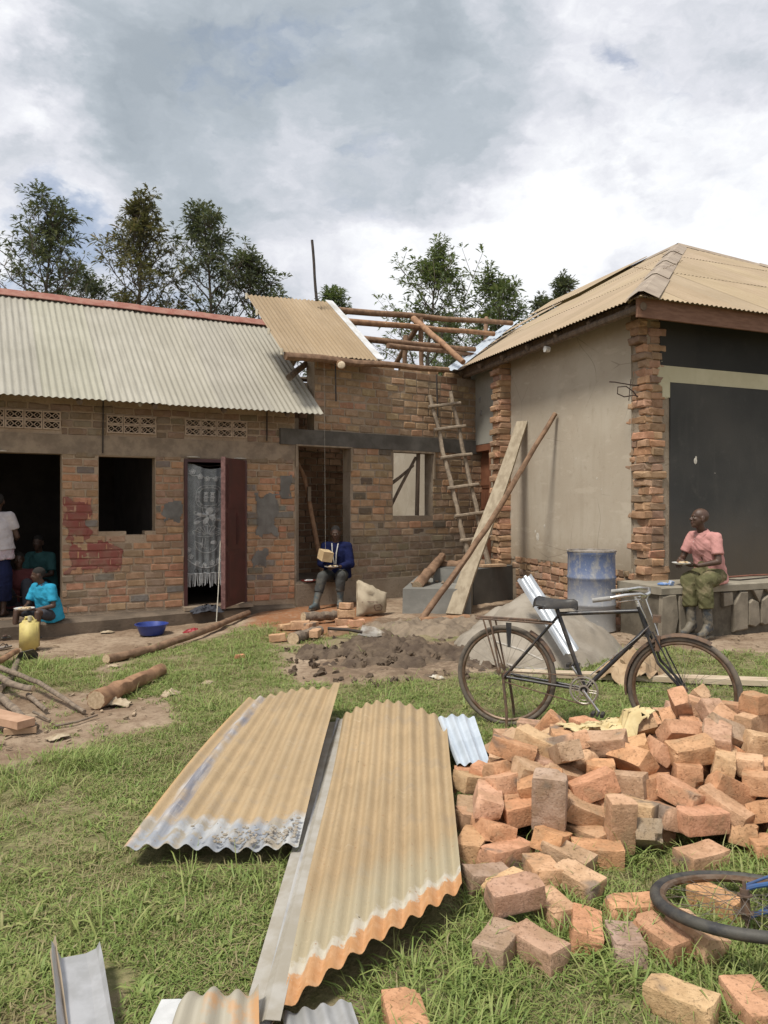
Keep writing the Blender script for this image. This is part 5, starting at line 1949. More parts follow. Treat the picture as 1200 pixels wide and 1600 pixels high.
me_.polygons.foreach_set('use_smooth', [True] * len(me_.polygons)); me_.materials.append(MAT['sack'])
sk = tag(link('cement_sack', me_), 'half full crumpled paper cement sack leaning at the wall right of the man in navy', 'sack')
mb = MB()
def on_sack(x, z, dy=-.002):
 """Point on the front face of the sack for a print at local x, z."""
 best = min(me_.vertices, key=lambda v: (v.co.x - (cp.x + x)) ** 2 + (v.co.z - (cp.z + z)) ** 2 + (0 if v.co.y < cp.y - .02 else 9))
 return best.co + Vector((0, -.006, 0))
cc = [on_sack(.10 + .045 * math.cos(t), .12 + .045 * math.sin(t)) for t in np.linspace(0, 2 * math.pi, 15)[:-1]]
mb.tube(cc, .0045, 5, closed=True)
mb.tube([on_sack(.085, .12), on_sack(.115, .12)], .005, 5)
mb.tube([on_sack(-.15, .2), on_sack(-.03, .19), on_sack(.10, .20)], .004, 5)
mb.build('sack_print', simple('sack_print', (.17, .10, .075), .9, None, 20, bump=0), sk)

# ------------------------------------------------------------------ heaps
def heap(name, cx_, cy_, rx, ry, h, m, label, cat, seed, rough=.05, power=1.6, n=72, fine=.02, skew=(0, 0)):
 xs, ys = np.meshgrid(np.linspace(-1.12, 1.12, n), np.linspace(-1.12, 1.12, n))
 rr_ = np.sqrt(xs ** 2 + ys ** 2)
 wob = 1 + .22 * vnoise(np.cos(np.arctan2(ys, xs)) * 1.2 + seed, np.sin(np.arctan2(ys, xs)) * 1.2, 1, seed, 2)
 r2 = rr_ / wob
 f = np.clip(1 - r2, 0, 1)
 z = h * (1 - (1 - f) ** power) if power > 1 else h * f ** (1 / power)
 X = cx_ + xs * rx + skew[0] * f; Y = cy_ + ys * ry + skew[1] * f
 edge = sstep(0, .18, f)
 z = z + edge * (rough * vnoise(X, Y, .28, seed + 1, 3) + fine * vnoise(X, Y, .07, seed + 2, 3))
 Z = ground_h(X, Y) + np.where(f > 0, z, 0) - .05 * (1 - edge) - .03
 me__ = bpy.data.meshes.new(name)
 id_ = np.arange(n * n).reshape(n, n)
 q_ = np.stack([id_[:-1, :-1], id_[:-1, 1:], id_[1:, 1:], id_[1:, :-1]], -1).reshape(-1, 4)
 me__.from_pydata(np.stack([X, Y, Z], -1).reshape(-1, 3).tolist(), [], q_.tolist())
 me__.polygons.foreach_set('use_smooth', [True] * len(me__.polygons))
 me__.materials.append(m)
 return tag(link(name, me__), label, cat)


MAT['sand'] = simple('grey_building_sand', (.30, .262, .212), .95, (.225, .192, .15), 3, bump=.5, bscale=90, bdist=.012)
MAT['mud'] = simple('wet_mud', (.135, .098, .066), .85, (.075, .052, .036), 6, bump=.7, bscale=38, bdist=.02, spec=.3)
MAT['mud_pale'] = simple('drying_mud', (.24, .185, .13), .92, (.15, .115, .082), 5, bump=.6, bscale=40, bdist=.015)
sp = on_ground(822, 1003)
heap('sand_heap', 1.56, 8.15, .98, .92, .62, MAT['sand'], 'grey heap of building sand behind the bicycle saddle', 'sand heap', 4, rough=.07, power=1.25, fine=.028, skew=(.03, .12))
heap('mud_heap', .16, 7.98, 1.12, 1.15, .095, MAT['mud'], 'dug over heap of wet brown mud between the brick wall and the grass', 'mud heap', 14, rough=.085, power=2.4, n=150, fine=.07)
heap('mud_heap', .62, 9.35, .85, .70, .14, MAT['mud_pale'], 'lower spread of drying mud at the foot of the cement steps', 'mud heap', 19, rough=.10, power=2.4, n=90, fine=.06)
mb = MB()
r_ = random.Random(5)
for k in range(150):
 a = r_.uniform(0, 6.28); d = r_.uniform(0, 1.2) ** .7
 x, y = .12 + d * 1.05 * math.cos(a), 7.85 + d * 1.2 * math.sin(a)
 s = r_.uniform(.012, .07)
 n0_ = len(mb.v)
 mb.ball((x, y, gz(x, y) + .004 + .06 * max(0, 1 - d)), (s * r_.uniform(.4, .9), s * .6, s * r_.uniform(.3, .5)), 7, 5, Euler((r_.uniform(0, 3), r_.uniform(0, 3), r_.uniform(0, 3))).to_matrix())
 for q_ in range(n0_, len(mb.v)):
  mb.v[q_] = tuple(c_ + r_.uniform(-.3, .3) * s for c_ in mb.v[q_])
o = mb.build('mud_clods', MAT['mud'], None, False); o['kind'] = 'stuff'; o['label'] = 'clods of wet mud broken off round the mud heap'

# shovel lying by the mud
shv = thing('shovel', on_ground(560, 985), 'muddy shovel with a dark handle lying beside the mud heap', 'shovel')
mb = MB(); mb.tube([on_ground(512, 982, .16), on_ground(545, 984, .15), on_ground(566, 988, .12)], .018, 8)
mb.build('handle', MAT['black_rod'], shv, True)
q = on_ground(578, 988, .10)
sm = Euler((R(20), R(8), R(-12))).to_matrix()
mb = MB()
vv = []
for j in range(7):
 t = j / 6
 w = .115 * (1 - .75 * max(0, t - .55) / .45)
 for i in range(5):
  s = i / 4 * 2 - 1
  vv.append(q + sm @ Vector((-.12 + t * .30, s * w, .03 * s * s - .02)))
vv += [p_ + Vector((0, 0, -.004)) for p_ in vv]
ff = [(j * 5 + i, j * 5 + i + 1, j * 5 + i + 6, j * 5 + i + 5) for j in range(6) for i in range(4)]
ff += [tuple(k + 35 for k in reversed(f)) for f in ff]
mb.add(vv, ff)
mb.build('blade', simple('mud_smeared_steel', (.30, .28, .25), .55, (.16, .13, .10), 9, bump=.2, metal=.3), shv, True)

# ------------------------------------------------------------------ silver ridge sheet leaning behind the saddle
def profile_strip(name, p0, p1, across, prof, m, label, cat, parent=None, th=.002):
 """Folded metal strip: profile (offset across, offset up) swept from p0 to p1."""
 p0, p1, across = Vector(p0), Vector(p1), Vector(across).normalized()
 d = (p1 - p0).normalized()
 across = (across - d * across.dot(d)).normalized()
 up = across.cross(d)
 if up.z < 0:
  up = -up
 n = len(prof)
 vv, ff = [], []
 NL = 5
 for j in range(NL + 1):
  c_ = p0.lerp(p1, j / NL)
  for (s, h) in prof:
   vv.append(c_ + across * (s + random.uniform(-.002, .002)) + up * (h + random.uniform(-.002, .002)))
 m1 = len(vv)
 for j in range(NL):
  for i in range(n - 1):
   a_ = j * n + i
   ff.append((a_, a_ + 1, a_ + n + 1, a_ + n))
 vv += [v - up * th for v in vv]
 ff += [tuple(i + m1 for i in reversed(f)) for f in ff]
 rim = list(range(n)) + [j * n + n - 1 for j in range(1, NL + 1)] + [NL * n + i for i in range(n - 2, -1, -1)] + [j * n for j in range(NL - 1, 0, -1)]
 ff += [(rim[(k + 1) % len(rim)], rim[k], rim[k] + m1, rim[(k + 1) % len(rim)] + m1) for k in range(len(rim))]
 mb_ = MB(); mb_.add(vv, ff)
 o = mb_.build(name, m, parent)
 if label:
  tag(o, label, cat)
 return o


MAT['silver'] = simple('bright_galvanised', (.56, .58, .61), .35, (.42, .44, .46), 4, bump=.05, metal=.45)
profile_strip('zinc_strip', spot(893, 1020, 6.95), spot(819, 903, 7.7), (1, .1, .35), [(-.075, .0), (-.055, .025), (-.03, .0), (-.012, .0), (.0, .03), (.022, .03), (.034, .0), (.055, .0), (.075, .025)], MAT['silver'], 'narrow bright zinc strip leaning on the sand heap behind the bicycle saddle', 'metal strip')
# plank lying in the grass behind the bicycle
mb = MB()
q0, q1 = on_ground(800, 1055, .02), on_ground(1215, 1070, .02)
dx_ = (q1 - q0).normalized(); sd_ = Vector((-dx_.y, dx_.x, 0))
mb.hexa([q0 - sd_ * .04, q1 + dx_ * .9 - sd_ * .09, q1 + dx_ * .9 + sd_ * .09, q0 + sd_ * .07], [p + Vector((0, 0, .045)) for p in (q0 - sd_ * .04, q1 + dx_ * .9 - sd_ * .09, q1 + dx_ * .9 + sd_ * .09, q0 + sd_ * .07)])
tag(mb.build('long_plank', simple('pale_sawn_plank', (.50, .41, .30), .85, (.40, .31, .215), 5, bump=.25, stretch=(.5, 3, 3))), 'long pale plank lying in the grass behind the bicycle', 'plank')
# hose loop on the sand
mb = MB(); mb.tube([on_ground(748, 1000, .02), on_ground(772, 1030, .02), on_ground(810, 1044, .02), on_ground(850, 1046, .02), on_ground(880, 1036, .02)], .012, 6)
mb.tube([spot(775, 1003, 7.2), spot(815, 1016, 7.0), spot(848, 1032, 6.9)], .011, 6)
tag(mb.build('cable', simple('grey_cable', (.42, .38, .33), .7, None, 20, bump=0), None, True), 'grey cable lying in a loop on the sand behind the rear bicycle wheel', 'cable')
# iron rods at the right edge
for i, (u0, v0, z0) in enumerate(((1128, 1121, .50), (1110, 1131, .40))):
 a_ = spot(u0, v0, 4.35 - .1 * i); b_ = a_ + Vector((1.6, .1, .02))
 mb = MB(); mb.tube([a_, a_.lerp(b_, .5) + Vector((0, 0, .01)), b_], .0085, 7)
 tag(mb.build('iron_rod', MAT['black_rod'], None, True), ('upper' if i == 0 else 'lower') + ' of two dark iron rods lying over the bricks behind the heap top', 'rod')
# ================================================================== bicycles
MAT['tyre'] = simple('dusty_tyre', (.085, .072, .06), .85, (.15, .125, .095), 14, bump=.25, bscale=90)
MAT['tyre_black'] = simple('black_tyre', (.028, .028, .03), .6, (.07, .065, .055), 14, bump=.25, bscale=90)
MAT['rusty_rim'] = simple('rusty_rim', (.20, .15, .11), .5, (.12, .07, .04), 14, bump=.2, metal=.5)
MAT['spoke'] = simple('spoke_steel', (.30, .28, .25), .45, (.18, .14, .11), 20, bump=0, metal=.6)
MAT['frame_black'] = simple('worn_black_enamel', (.022, .022, .024), .38, (.075, .06, .048), 10, bump=.06, spec=.5, lo=.3, hi=.55)
MAT['frame_blue'] = simple('blue_enamel', (.025, .10, .27), .4, (.05, .08, .17), 10, bump=.03, spec=.5)
MAT['frame_rust'] = simple('rusted_frame', (.085, .06, .045), .7, (.15, .09, .055), 22, bump=.25)
MAT['saddle'] = simple('black_saddle', (.018, .018, .02), .45, (.05, .045, .04), 12, bump=.15)
MAT['chrome'] = simple('dull_chrome', (.66, .66, .65), .25, (.48, .46, .43), 12, bump=.02, metal=.8)


def bicycle(name, M4, label, colour, tyre_m, steer=0.0, tr=.0185, guards=True):
 """Roadster built in its own axes (x forward, y left, z up, origin under the rear hub) and carried into place by M4."""
 RW, WB_ = .335, 1.165
 t = thing(name, M4.translation, label, 'bicycle')
 G = lambda x, y, z: M4 @ Vector((x, y, z))
 rear, front = Vector((0, 0, .35)), Vector((WB_, 0, .35))
 bb = Vector((.545, 0, .305))
 seat_c, hd_t, hd_b = Vector((.365, 0, .80)), Vector((.895, 0, .865)), Vector((.945, 0, .715))
 axis = (hd_t - hd_b).normalized()
 Rs = Matrix.Translation(hd_b) @ Matrix.Rotation(steer, 4, axis) @ Matrix.Translation(-hd_b)
 S = lambda v: M4 @ (Rs @ Vector(v))

 def tubes(nm, lst, m, seg=9, conv=G, parent=t):
  mb_ = MB()
  for pts, r in lst:
   mb_.tube([conv(*p) for p in pts] if conv is G else [S(p) for p in pts], r, seg)
  return mb_.build(nm, m, parent, True)
 tubes('frame', [([seat_c, hd_t + Vector((.005, 0, -.015))], .0145), ([bb, hd_b + Vector((-.005, 0, .02))], .0155), ([bb, seat_c, seat_c + (seat_c - bb).normalized() * .03], .0150), ([hd_b - axis * .01, hd_t + axis * .015], .0185),
     ([bb + Vector((-.02, .035, 0)), Vector((.02, .06, .35))], .010), ([bb + Vector((-.02, -.035, 0)), Vector((.02, -.06, .35))], .010),
     ([seat_c + Vector((0, .02, -.01)), Vector((.0, .06, .35))], .008), ([seat_c + Vector((0, -.02, -.01)), Vector((.0, -.06, .35))], .008), ([bb + Vector((0, -.045, 0)), bb + Vector((0, .045, 0))], .024)], colour)

 def wheel(c, conv, parent, tm):
  n = 56
  mb_ = MB()
  mb_.tube([conv(c + Vector((RW * math.cos(a), 0, RW * math.sin(a)))) for a in np.linspace(0, 2 * math.pi, n, endpoint=False)], tr, 10, closed=True)
  w = mb_.build('wheel', tm, parent, True)
  mb_ = MB()
  mb_.tube([conv(c + Vector(((RW - .024) * math.cos(a), 0, (RW - .024) * math.sin(a)))) for a in np.linspace(0, 2 * math.pi, n, endpoint=False)], .0135, 8, closed=True)
  mb_.build('rim', MAT['rusty_rim'], w, True)
  mb_ = MB()
  mb_.tube([conv(c + Vector((0, -.055, 0))), conv(c + Vector((0, .055, 0)))], .016, 10)
  for y in (-.032, .032):
   mb_.tube([conv(c + Vector((0, y - .003, 0))), conv(c + Vector((0, y + .003, 0)))], .026, 12)
  mb_.tube([conv(c + Vector((0, -.085, 0))), conv(c + Vector((0, .085, 0)))], .007, 8)
  mb_.build('hub', MAT['frame_rust'], w, True)
  mb_ = MB()
  for k in range(32):
   a = 2 * math.pi * k / 32
   y = .03 if k % 2 else -.03
   a2 = a + (.9 if (k // 2) % 2 else -.9)
   mb_.tube([conv(c + Vector((.024 * math.cos(a2), y, .024 * math.sin(a2)))), conv(c + Vector(((RW - .03) * math.cos(a), 0, (RW - .03) * math.sin(a))))], .0011, 4, cap=False)
  mb_.build('spokes', MAT['spoke'], w)
  return w
 cG = lambda v: M4 @ v
 cS = lambda v: M4 @ (Rs @ v)
 wheel(rear, cG, t, tyre_m)
 wheel(front, cS, t, tyre_m)

 def guard(c, a0, a1, conv):
  mb_ = MB()
  vv, ff = [], []
  n = 22
  prof_ = [(-.028, -.010), (-.020, .003), (0, .008), (.020, .003), (.028, -.010)]
  for i in range(n + 1):
   a = R(a0 + (a1 - a0) * i / n)
   for (y, h) in prof_:
    rr_ = RW + .030 + h
    vv.append(conv(c + Vector((rr_ * math.cos(a), y, rr_ * math.sin(a)))))
  for i in range(n):
   for k in range(4):
    ff.append((i * 5 + k, i * 5 + k + 1, i * 5 + k + 6, i * 5 + k + 5))
  m1 = len(vv)
  vv += [conv(c + Vector(((RW + .027 + h) * math.cos(R(a0 + (a1 - a0) * i / n)), y, (RW + .027 + h) * math.sin(R(a0 + (a1 - a0) * i / n))))) for i in range(n + 1) for (y, h) in prof_]
  ff += [tuple(k + m1 for k in reversed(f)) for f in ff]
  mb_.add(vv, ff)
  return mb_.build('mudguard', MAT['frame_rust'], t, True)
 if guards:
  guard(rear, 62, 20, cG)
  guard(front, 190, 62, cS)
 # fork with its stays
 fk = []
 for s in (-1, 1):
  fk.append(([hd_b - axis * .015 + Vector((0, s * .045, 0)), hd_b - axis * .20 + Vector((.01, s * .05, 0)), front + Vector((-.035, s * .052, .06)), front + Vector((0, s * .055, 0))], .0095))
  fk.append(([hd_b - axis * .02 + Vector((.035, s * .05, .03)), front + Vector((.0, s * .062, .02))], .005))
 fk.append(([hd_b - axis * .015 + Vector((0, -.05, 0)), hd_b - axis * .015 + Vector((0, .05, 0))], .016))
 fork = tubes('fork', fk, colour, 8, None)
 # handlebar: swept back grips
 hb = hd_t + axis * .085
 bar = []
 for s in (1, -1):
  bar.append(([hb + Vector((.04, 0, .0)), hb + Vector((.075, s * .06, .015)), hb + Vector((.06, s * .16, .035)), hb + Vector((-.02, s * .235, .03)), hb + Vector((-.13, s * .26, .005)), hb + Vector((-.20, s * .265, -.008))], .0115))
 bar.append(([hd_t + axis * .0, hb, hb + Vector((.045, 0, 0))], .0135))
 hbar = tubes('handlebar', bar, MAT['chrome'], 9, None)
 gr = [([hb + Vector((-.10, s * .255, .010)), hb + Vector((-.215, s * .267, -.010))], .0155) for s in (1, -1)]
 tubes('grip', gr[:1], simple('grey_grip', (.33, .32, .30), .7, None, 20, bump=.1), 9, None, hbar)
 tubes('grip', gr[1:], bpy.data.materials['grey_grip'], 9, None, hbar)
 # brake rods and levers
 rods = []
 for s in (1, -1):
  rods.append(([hb + Vector((.06, s * .05, -.03)), hb + Vector((.06, s * .15, 0)), hb + Vector((-.08, s * .225, -.02))], .0045))
 rods.append(([hb + Vector((.06, .03, -.02)), hd_b + Vector((.055, .01, .02)), hd_b - axis * .06 + Vector((.06, 0, 0))], .0045))
 rods.append(([hb + Vector((.02, -.05, -.02)), hd_b + Vector((.02, -.045, .05)), hd_b + Vector((-.05, -.03, -.03)), bb + Vector((.03, -.04, .09))], .004))
 tubes('brake_rod', rods, MAT['chrome'], 6, None)
 mb_ = MB()
 mb_.box(S(hd_b + Vector((.06, 0, .09))), (.05, .07, .045), M4.to_3x3())
 mb_.build('lamp_bracket', MAT['frame_rust'], t, True)
 mb_ = MB()
 mb_.box(S(hd_b - axis * .07 + Vector((.045, -.02, 0))), (.03, .05, .10), M4.to_3x3())
 mb_.build('brake_block', MAT['frame_rust'], t, True)
 # saddle with springs
 st = seat_c + (seat_c - bb).normalized() * .05
 tubes('seat_post', [([seat_c, st + Vector((-.005, 0, .02))], .0135)], MAT['frame_black'])
 mb_ = MB()
 top, n1 = [], 13
 for i in range(n1):
  x = i / (n1 - 1)
  w = (.108 - .085 * sstep(.28, .85, x)) * (1 if i not in (0, n1 - 1) else .75)
  zc = .065 - .012 * math.sin(x * math.pi) + .012 * (1 - x) ** 2
  row = []
  for k in range(9):
   s = k / 8 * 2 - 1
   row.append(st + Vector((-.145 + .29 * x, w * s, zc - .05 * abs(s) ** 2.5 - (.02 if i in (0, n1 - 1) else 0))))
  top.append(row)
 vv = [G(*p) for r_ in top for p in r_]
 ff = [(i * 9 + k, (i + 1) * 9 + k, (i + 1) * 9 + k + 1, i * 9 + k + 1) for i in range(n1 - 1) for k in range(8)]
 m1 = len(vv)
 vv += [G(*(p - Vector((0, 0, .012)))) for r_ in top for p in r_]
 ff2 = [tuple(k + m1 for k in reversed(f)) for f in ff]
 rim_ = [k for k in range(9)] + [i * 9 + 8 for i in range(1, n1)] + [(n1 - 1) * 9 + k for k in range(7, -1, -1)] + [i * 9 for i in range(n1 - 2, 0, -1)]
 ff2 += [(rim_[k], rim_[(k + 1) % len(rim_)], rim_[(k + 1) % len(rim_)] + m1, rim_[k] + m1) for k in range(len(rim_))]
 mb_.add(vv, ff + ff2)
 sad = mb_.build('saddle', MAT['saddle'], t, True)
 mb_ = MB()
 for s in (-1, 1):
  coil = [st + Vector((-.10 + .017 * math.cos(a), s * .06 + .017 * math.sin(a), -.012 + .05 * a / 20)) for a in np.linspace(0, 20, 42)]
  mb_.tube([G(*p) for p in coil], .0035, 5)
  mb_.tube([G(*(st + Vector((-.10, s * .06, -.012)))), G(*(st + Vector((.02, s * .03, -.005)))), G(*(st + Vector((.12, s * .012, .035)))), G(*(st + Vector((.135, 0, .05))))], .004, 6)
 mb_.tube([G(*(st + Vector((-.105, -.07, -.012)))), G(*(st + Vector((-.105, .07, -.012))))], .006, 6)
 mb_.build('saddle_spring', MAT['frame_rust'], sad, True)
 # rack, stand
 rk = []
 for s in (-1, 1):
  rk.append(([(.33, s * .05, .735), (.05, s * .065, .742), (-.20, s * .065, .745)], .007))
  rk.append(([(-.10, s * .068, .745), (-.02, s * .072, .37)], .007))
  rk.append(([(-.15, s * .068, .745), (-.03, s * .075, .36)], .006))
 rk.append(([(-.20, -.066, .745), (-.20, .066, .745)], .007))
 for x in (-.1, .02, .14):
  rk.append(([(x, -.065, .744), (x, .065, .744)], .006))
 rk.append(([(-.21, 0, .75), (.22, 0, .748)], .009))
 tubes('rack', rk, MAT['frame_rust'], 7)
 tubes('stand', [([(0, -.08, .34), (.03, -.10, .12), (.035, -.115, .01)], .010), ([(0, .08, .34), (.03, .10, .12), (.035, .115, .01)], .010), ([(.035, -.115, .012), (.035, .115, .012)], .008)], MAT['frame_rust'], 8)
 mb_ = MB()
 mb_.hexa([G(.028, -.078, .56), G(.05, -.078, .56), G(.05, -.074, .56), G(.028, -.074, .56)], [G(.015, -.078, .73), G(.055, -.078, .73), G(.055, -.074, .73), G(.015, -.074, .73)])
 mb_.build('strap', MAT['saddle'], t)
 # chainwheel: ring, spider and cut outs; crank and pedals
 mb_ = MB()
 yc = -.058
 ring = lambda r0, r1: [bb + Vector((r0 * math.cos(a), yc, r0 * math.sin(a))) for a in np.linspace(0, 2 * math.pi, 40, endpoint=False)]
 mb_.tube([G(*p) for p in ring(.088, 0)], .007, 6, closed=True)
 mb_.tube([G(*p) for p in ring(.066, 0)], .0035, 6, closed=True)
 mb_.tube([G(*p) for p in ring(.030, 0)], .007, 6, closed=True)
 for k in range(12):
  a = 2 * math.pi * k / 12 + .2
  a2 = a + (.18 if k % 2 else -.18)
  mb_.tube([G(*(bb + Vector((.03 * math.cos(a), yc, .03 * math.sin(a))))), G(*(bb + Vector((.085 * math.cos(a2), yc, .085 * math.sin(a2)))))], .0045, 5)
 for k in range(44):
  a = 2 * math.pi * k / 44
  mb_.box(G(*(bb + Vector((.096 * math.cos(a), yc, .096 * math.sin(a))))), (.006, .004, .006), M4.to_3x3())
 mb_.build('chainwheel', simple('dull_ring', (.40, .37, .31), .45, (.25, .21, .17), 20, bump=.05, metal=.6), t, True)
 ca = R(-52)
 e1 = bb + Vector((.165 * math.cos(ca), -.075, .165 * math.sin(ca)))
 e2 = bb + Vector((-.165 * math.cos(ca), .075, -.165 * math.sin(ca)))
 tubes('crank', [([bb + Vector((0, -.075, 0)), e1], .009), ([bb + Vector((0, .075, 0)), e2], .009), ([bb + Vector((0, -.08, 0)), bb + Vector((0, .08, 0))], .011)], MAT['chrome'], 8)
 for e, s in ((e1, -1), (e2, 1)):
  mb_ = MB()
  for dx in (-.03, .03):
   mb_.box(G(*(e + Vector((dx, s * .06, 0)))), (.022, .095, .022), M4.to_3x3())
  mb_.tube([G(*e), G(*(e + Vector((0, s * .11, 0))))], .008, 7)
  mb_.build('pedal', MAT['saddle'], t)
 ch = []
 for z_, r_ in ((.096, .035), (-.096, -.035)):
  ch.append(([bb + Vector((0, yc, z_)), Vector((0, yc, .35 + r_))], .0045))
 tubes('chain', ch, MAT['frame_rust'], 5)
 return t


fwd = Vector((.922, -.387, 0)).normalized()
lf = Vector((-fwd.y, fwd.x, 0))
rp_ = Vector((.855, 5.4, gz(.855, 5.4) - .005))
up_ = (Vector((0, 0, 1)) + lf * .03).normalized()
lf2 = up_.cross(fwd).normalized()
Mb = Matrix((fwd, lf2, up_)).transposed().to_4x4()
Mb.translation = rp_
bicycle('bicycle', Mb, 'old black roadster bicycle with rear rack standing in the grass behind the brick heap', MAT['frame_black'], MAT['tyre'], steer=R(-7))
# a second one lies on its side at the right edge, only its front wheel in view
ctr = Vector((1.28, 2.72, .135))
f2 = Vector((-.90, .42, .03)).normalized()
nn = Vector((.0, .15, .989)).normalized()                     # axle direction (bicycle left points up)
f2 = (f2 - nn * f2.dot(nn)).normalized()
u2 = f2.cross(nn)
M2 = (Matrix((f2, nn, u2)).transposed() * .9).to_4x4()
M2.translation = ctr - M2.to_3x3() @ Vector((1.165, 0, .35))
bicycle('bicycle', M2, 'blue bicycle lying on its side, black front wheel over loose bricks', MAT['frame_blue'], MAT['tyre_black'], tr=.0205, guards=False)

# ================================================================== sheets of old roofing in the grass
def big_sheet_mat(name, tan, kind):
 m, nt, b = new_mat(name)
 uvn = nd(nt, 'ShaderNodeUVMap', uv_map='along').outputs[0]
 p = worldpos(nt)
 sx = nd(nt, 'ShaderNodeSeparateXYZ'); nt.links.new(uvn, sx.inputs[0])
 U, V_ = sx.outputs[0], sx.outputs[1]
 n1, n2, n3 = noise_n(nt, p, 3.2, 6, .6), noise_n(nt, p, 26, 6, .68), noise_n(nt, scale_vec(nt, uvn, (16, 1.3, 1)), 1, 6, .62)
 c = mix_n(nt, step_n(nt, n1, .3, .7), tan, tuple(x * .84 for x in tan))
 c = mix_n(nt, step_n(nt, n3, .5, .72, 0, .4), c, (.34, .265, .17))
 c = mix_n(nt, step_n(nt, n2, .54, .72, 0, .42), c, (.24, .165, .09))
 c = mix_n(nt, step_n(nt, noise_n(nt, p, 6, 5, .65), .54, .66, 0, .35), c, (.30, .24, .17))
 zinc = mix_n(nt, step_n(nt, n1, .38, .62), (.25, .265, .29), (.41, .41, .40))
 wob = math_n(nt, 'ADD', math_n(nt, 'MULTIPLY', n1, .24), math_n(nt, 'MULTIPLY', n2, .16))
 if kind == 'left':
  lip = math_n(nt, 'ADD', V_, math_n(nt, 'MULTIPLY', wob, -1))
  bott = step_n(nt, lip, .0, .10, 1, 0)                         # bare metal where another sheet lapped over the lower end
  c = mix_n(nt, bott, c, zinc)
  lu = math_n(nt, 'ADD', U, math_n(nt, 'MULTIPLY', n3, .10))
  stripe = math_n(nt, 'MULTIPLY', step_n(nt, lu, .10, .13), step_n(nt, lu, .17, .21, 1, 0))
  c = mix_n(nt, math_n(nt, 'MULTIPLY', stripe, step_n(nt, n1, .36, .58, .05, .9)), c, mix_n(nt, step_n(nt, n3, .42, .6), (.16, .17, .21), (.44, .43, .43)))
  c = mix_n(nt, step_n(nt, lu, .045, .085, .75, 0), c, (.55, .31, .12))
  c = mix_n(nt, math_n(nt, 'MULTIPLY', bott, step_n(nt, noise_n(nt, p, 9, 4, .6), .5, .62)), c, (.30, .26, .20))
 else:
  e = math_n(nt, 'ADD', V_, math_n(nt, 'MULTIPLY', math_n(nt, 'SUBTRACT', wob, .16), -1.1))
  c = mix_n(nt, step_n(nt, e, .24, .60, .75, 0), c, (.36, .32, .22))
  c = mix_n(nt, step_n(nt, e, .13, .18, 1, 0), c, (.47, .43, .35))
  c = mix_n(nt, step_n(nt, e, .09, .115, 1, 0), c, mix_n(nt, step_n(nt, n2, .4, .65), (.44, .225, .095), (.49, .28, .14)))
  lu = math_n(nt, 'ADD', U, math_n(nt, 'MULTIPLY', n3, .04))
  c = mix_n(nt, step_n(nt, lu, .05, .085, .85, 0), c, zinc)
 setc(nt, b.inputs['Base Color'], c)
 b.inputs['Roughness'].default_value = .58
 b.inputs['Specular IOR Level'].default_value = .45
 vo = nd(nt, 'ShaderNodeTexVoronoi'); vo.inputs['Scale'].default_value = 5.5
 nt.links.new(uvn, vo.inputs['Vector'])
 c = mix_n(nt, step_n(nt, vo.outputs['Distance'], .022, .030, .9, 0), c, (.03, .02, .015))          # nail holes
 c = mix_n(nt, step_n(nt, noise_n(nt, p, 55, 3, .6), .68, .71, 0, .75), c, (.26, .12, .05))          # rust specks
 scr = noise_n(nt, scale_vec(nt, uvn, (3, 55, 1)), 1, 4, .6)
 c = mix_n(nt, step_n(nt, scr, .66, .70, 0, .5), c, (.52, .43, .30))
 setc(nt, b.inputs['Base Color'], c)
 dent = math_n(nt, 'MULTIPLY', noise_n(nt, p, 11, 3, .5), 3.0)
 bump_n(nt, b, math_n(nt, 'ADD', math_n(nt, 'ADD', n2, dent), noise_n(nt, p, 90, 3, .6)), .22, .006)
 return m


TAN = (.40, .29, .165)
MAT['sheet_left'] = big_sheet_mat('dusty_sheet_with_bare_lap', TAN, 'left')
MAT['sheet_right'] = big_sheet_mat('dusty_sheet_with_orange_primer', TAN, 'right')
s1 = corrugated('roofing_sheet', spot(190, 1327, 3.26), spot(466, 1322, 3.26), spot(532, 1071, 5.62), spot(386, 1090, 5.72), MAT['sheet_left'], None, pitch=.083, amp=.0125, nlen=34, sub=8,
    bulge=lambda u, v: .02 * math.sin(3.1 * v) + .05 * max(0, u - .88) / .12 * v + .012 * math.sin(7 * u + 4 * v))
tag(s1, 'dusty tan corrugated sheet with bare blue grey lower end lying flat in the grass', 'metal sheet')
mb = MB()
r_ = random.Random(31)
BLs, BRs, TRs, TLs = spot(190, 1327, 3.26), spot(466, 1322, 3.26), spot(532, 1071, 5.62), spot(386, 1090, 5.72)
for k in range(130):
 u, v = min(.97, max(.3, r_.gauss(.80, .16))), abs(r_.gauss(.025, .022)) + .006
 p_ = BLs.lerp(BRs, u).lerp(TLs.lerp(TRs, u), v) + Vector((0, 0, .022 + .02 * math.sin(3.1 * v) + .012 * math.sin(7 * u + 4 * v)))
 s = r_.uniform(.003, .010)
 mb.ball(p_, (s * r_.uniform(.7, 1.6), s, s * .6), 6, 4)
o = mb.build('earth_crumbs', MAT['sand'], s1); o['kind'] = 'stuff'


def bulge_r(u, v):
 return .11 * math.sin(math.pi * min(1, u * 1.02)) * (.12 + .88 * v ** 1.5) + .010 * math.sin(5 * u + 6 * v)


s2 = corrugated('roofing_sheet', spot(402, 1612, 2.20), spot(722, 1381, 2.83), spot(697, 1121, 5.05), spot(526, 1124, 5.20), MAT['sheet_right'], None, pitch=.083, amp=.0135, nlen=40, sub=8, bulge=bulge_r, phase=.25)
tag(s2, 'arched tan corrugated sheet with an orange edge lying against the brick heap', 'metal sheet')
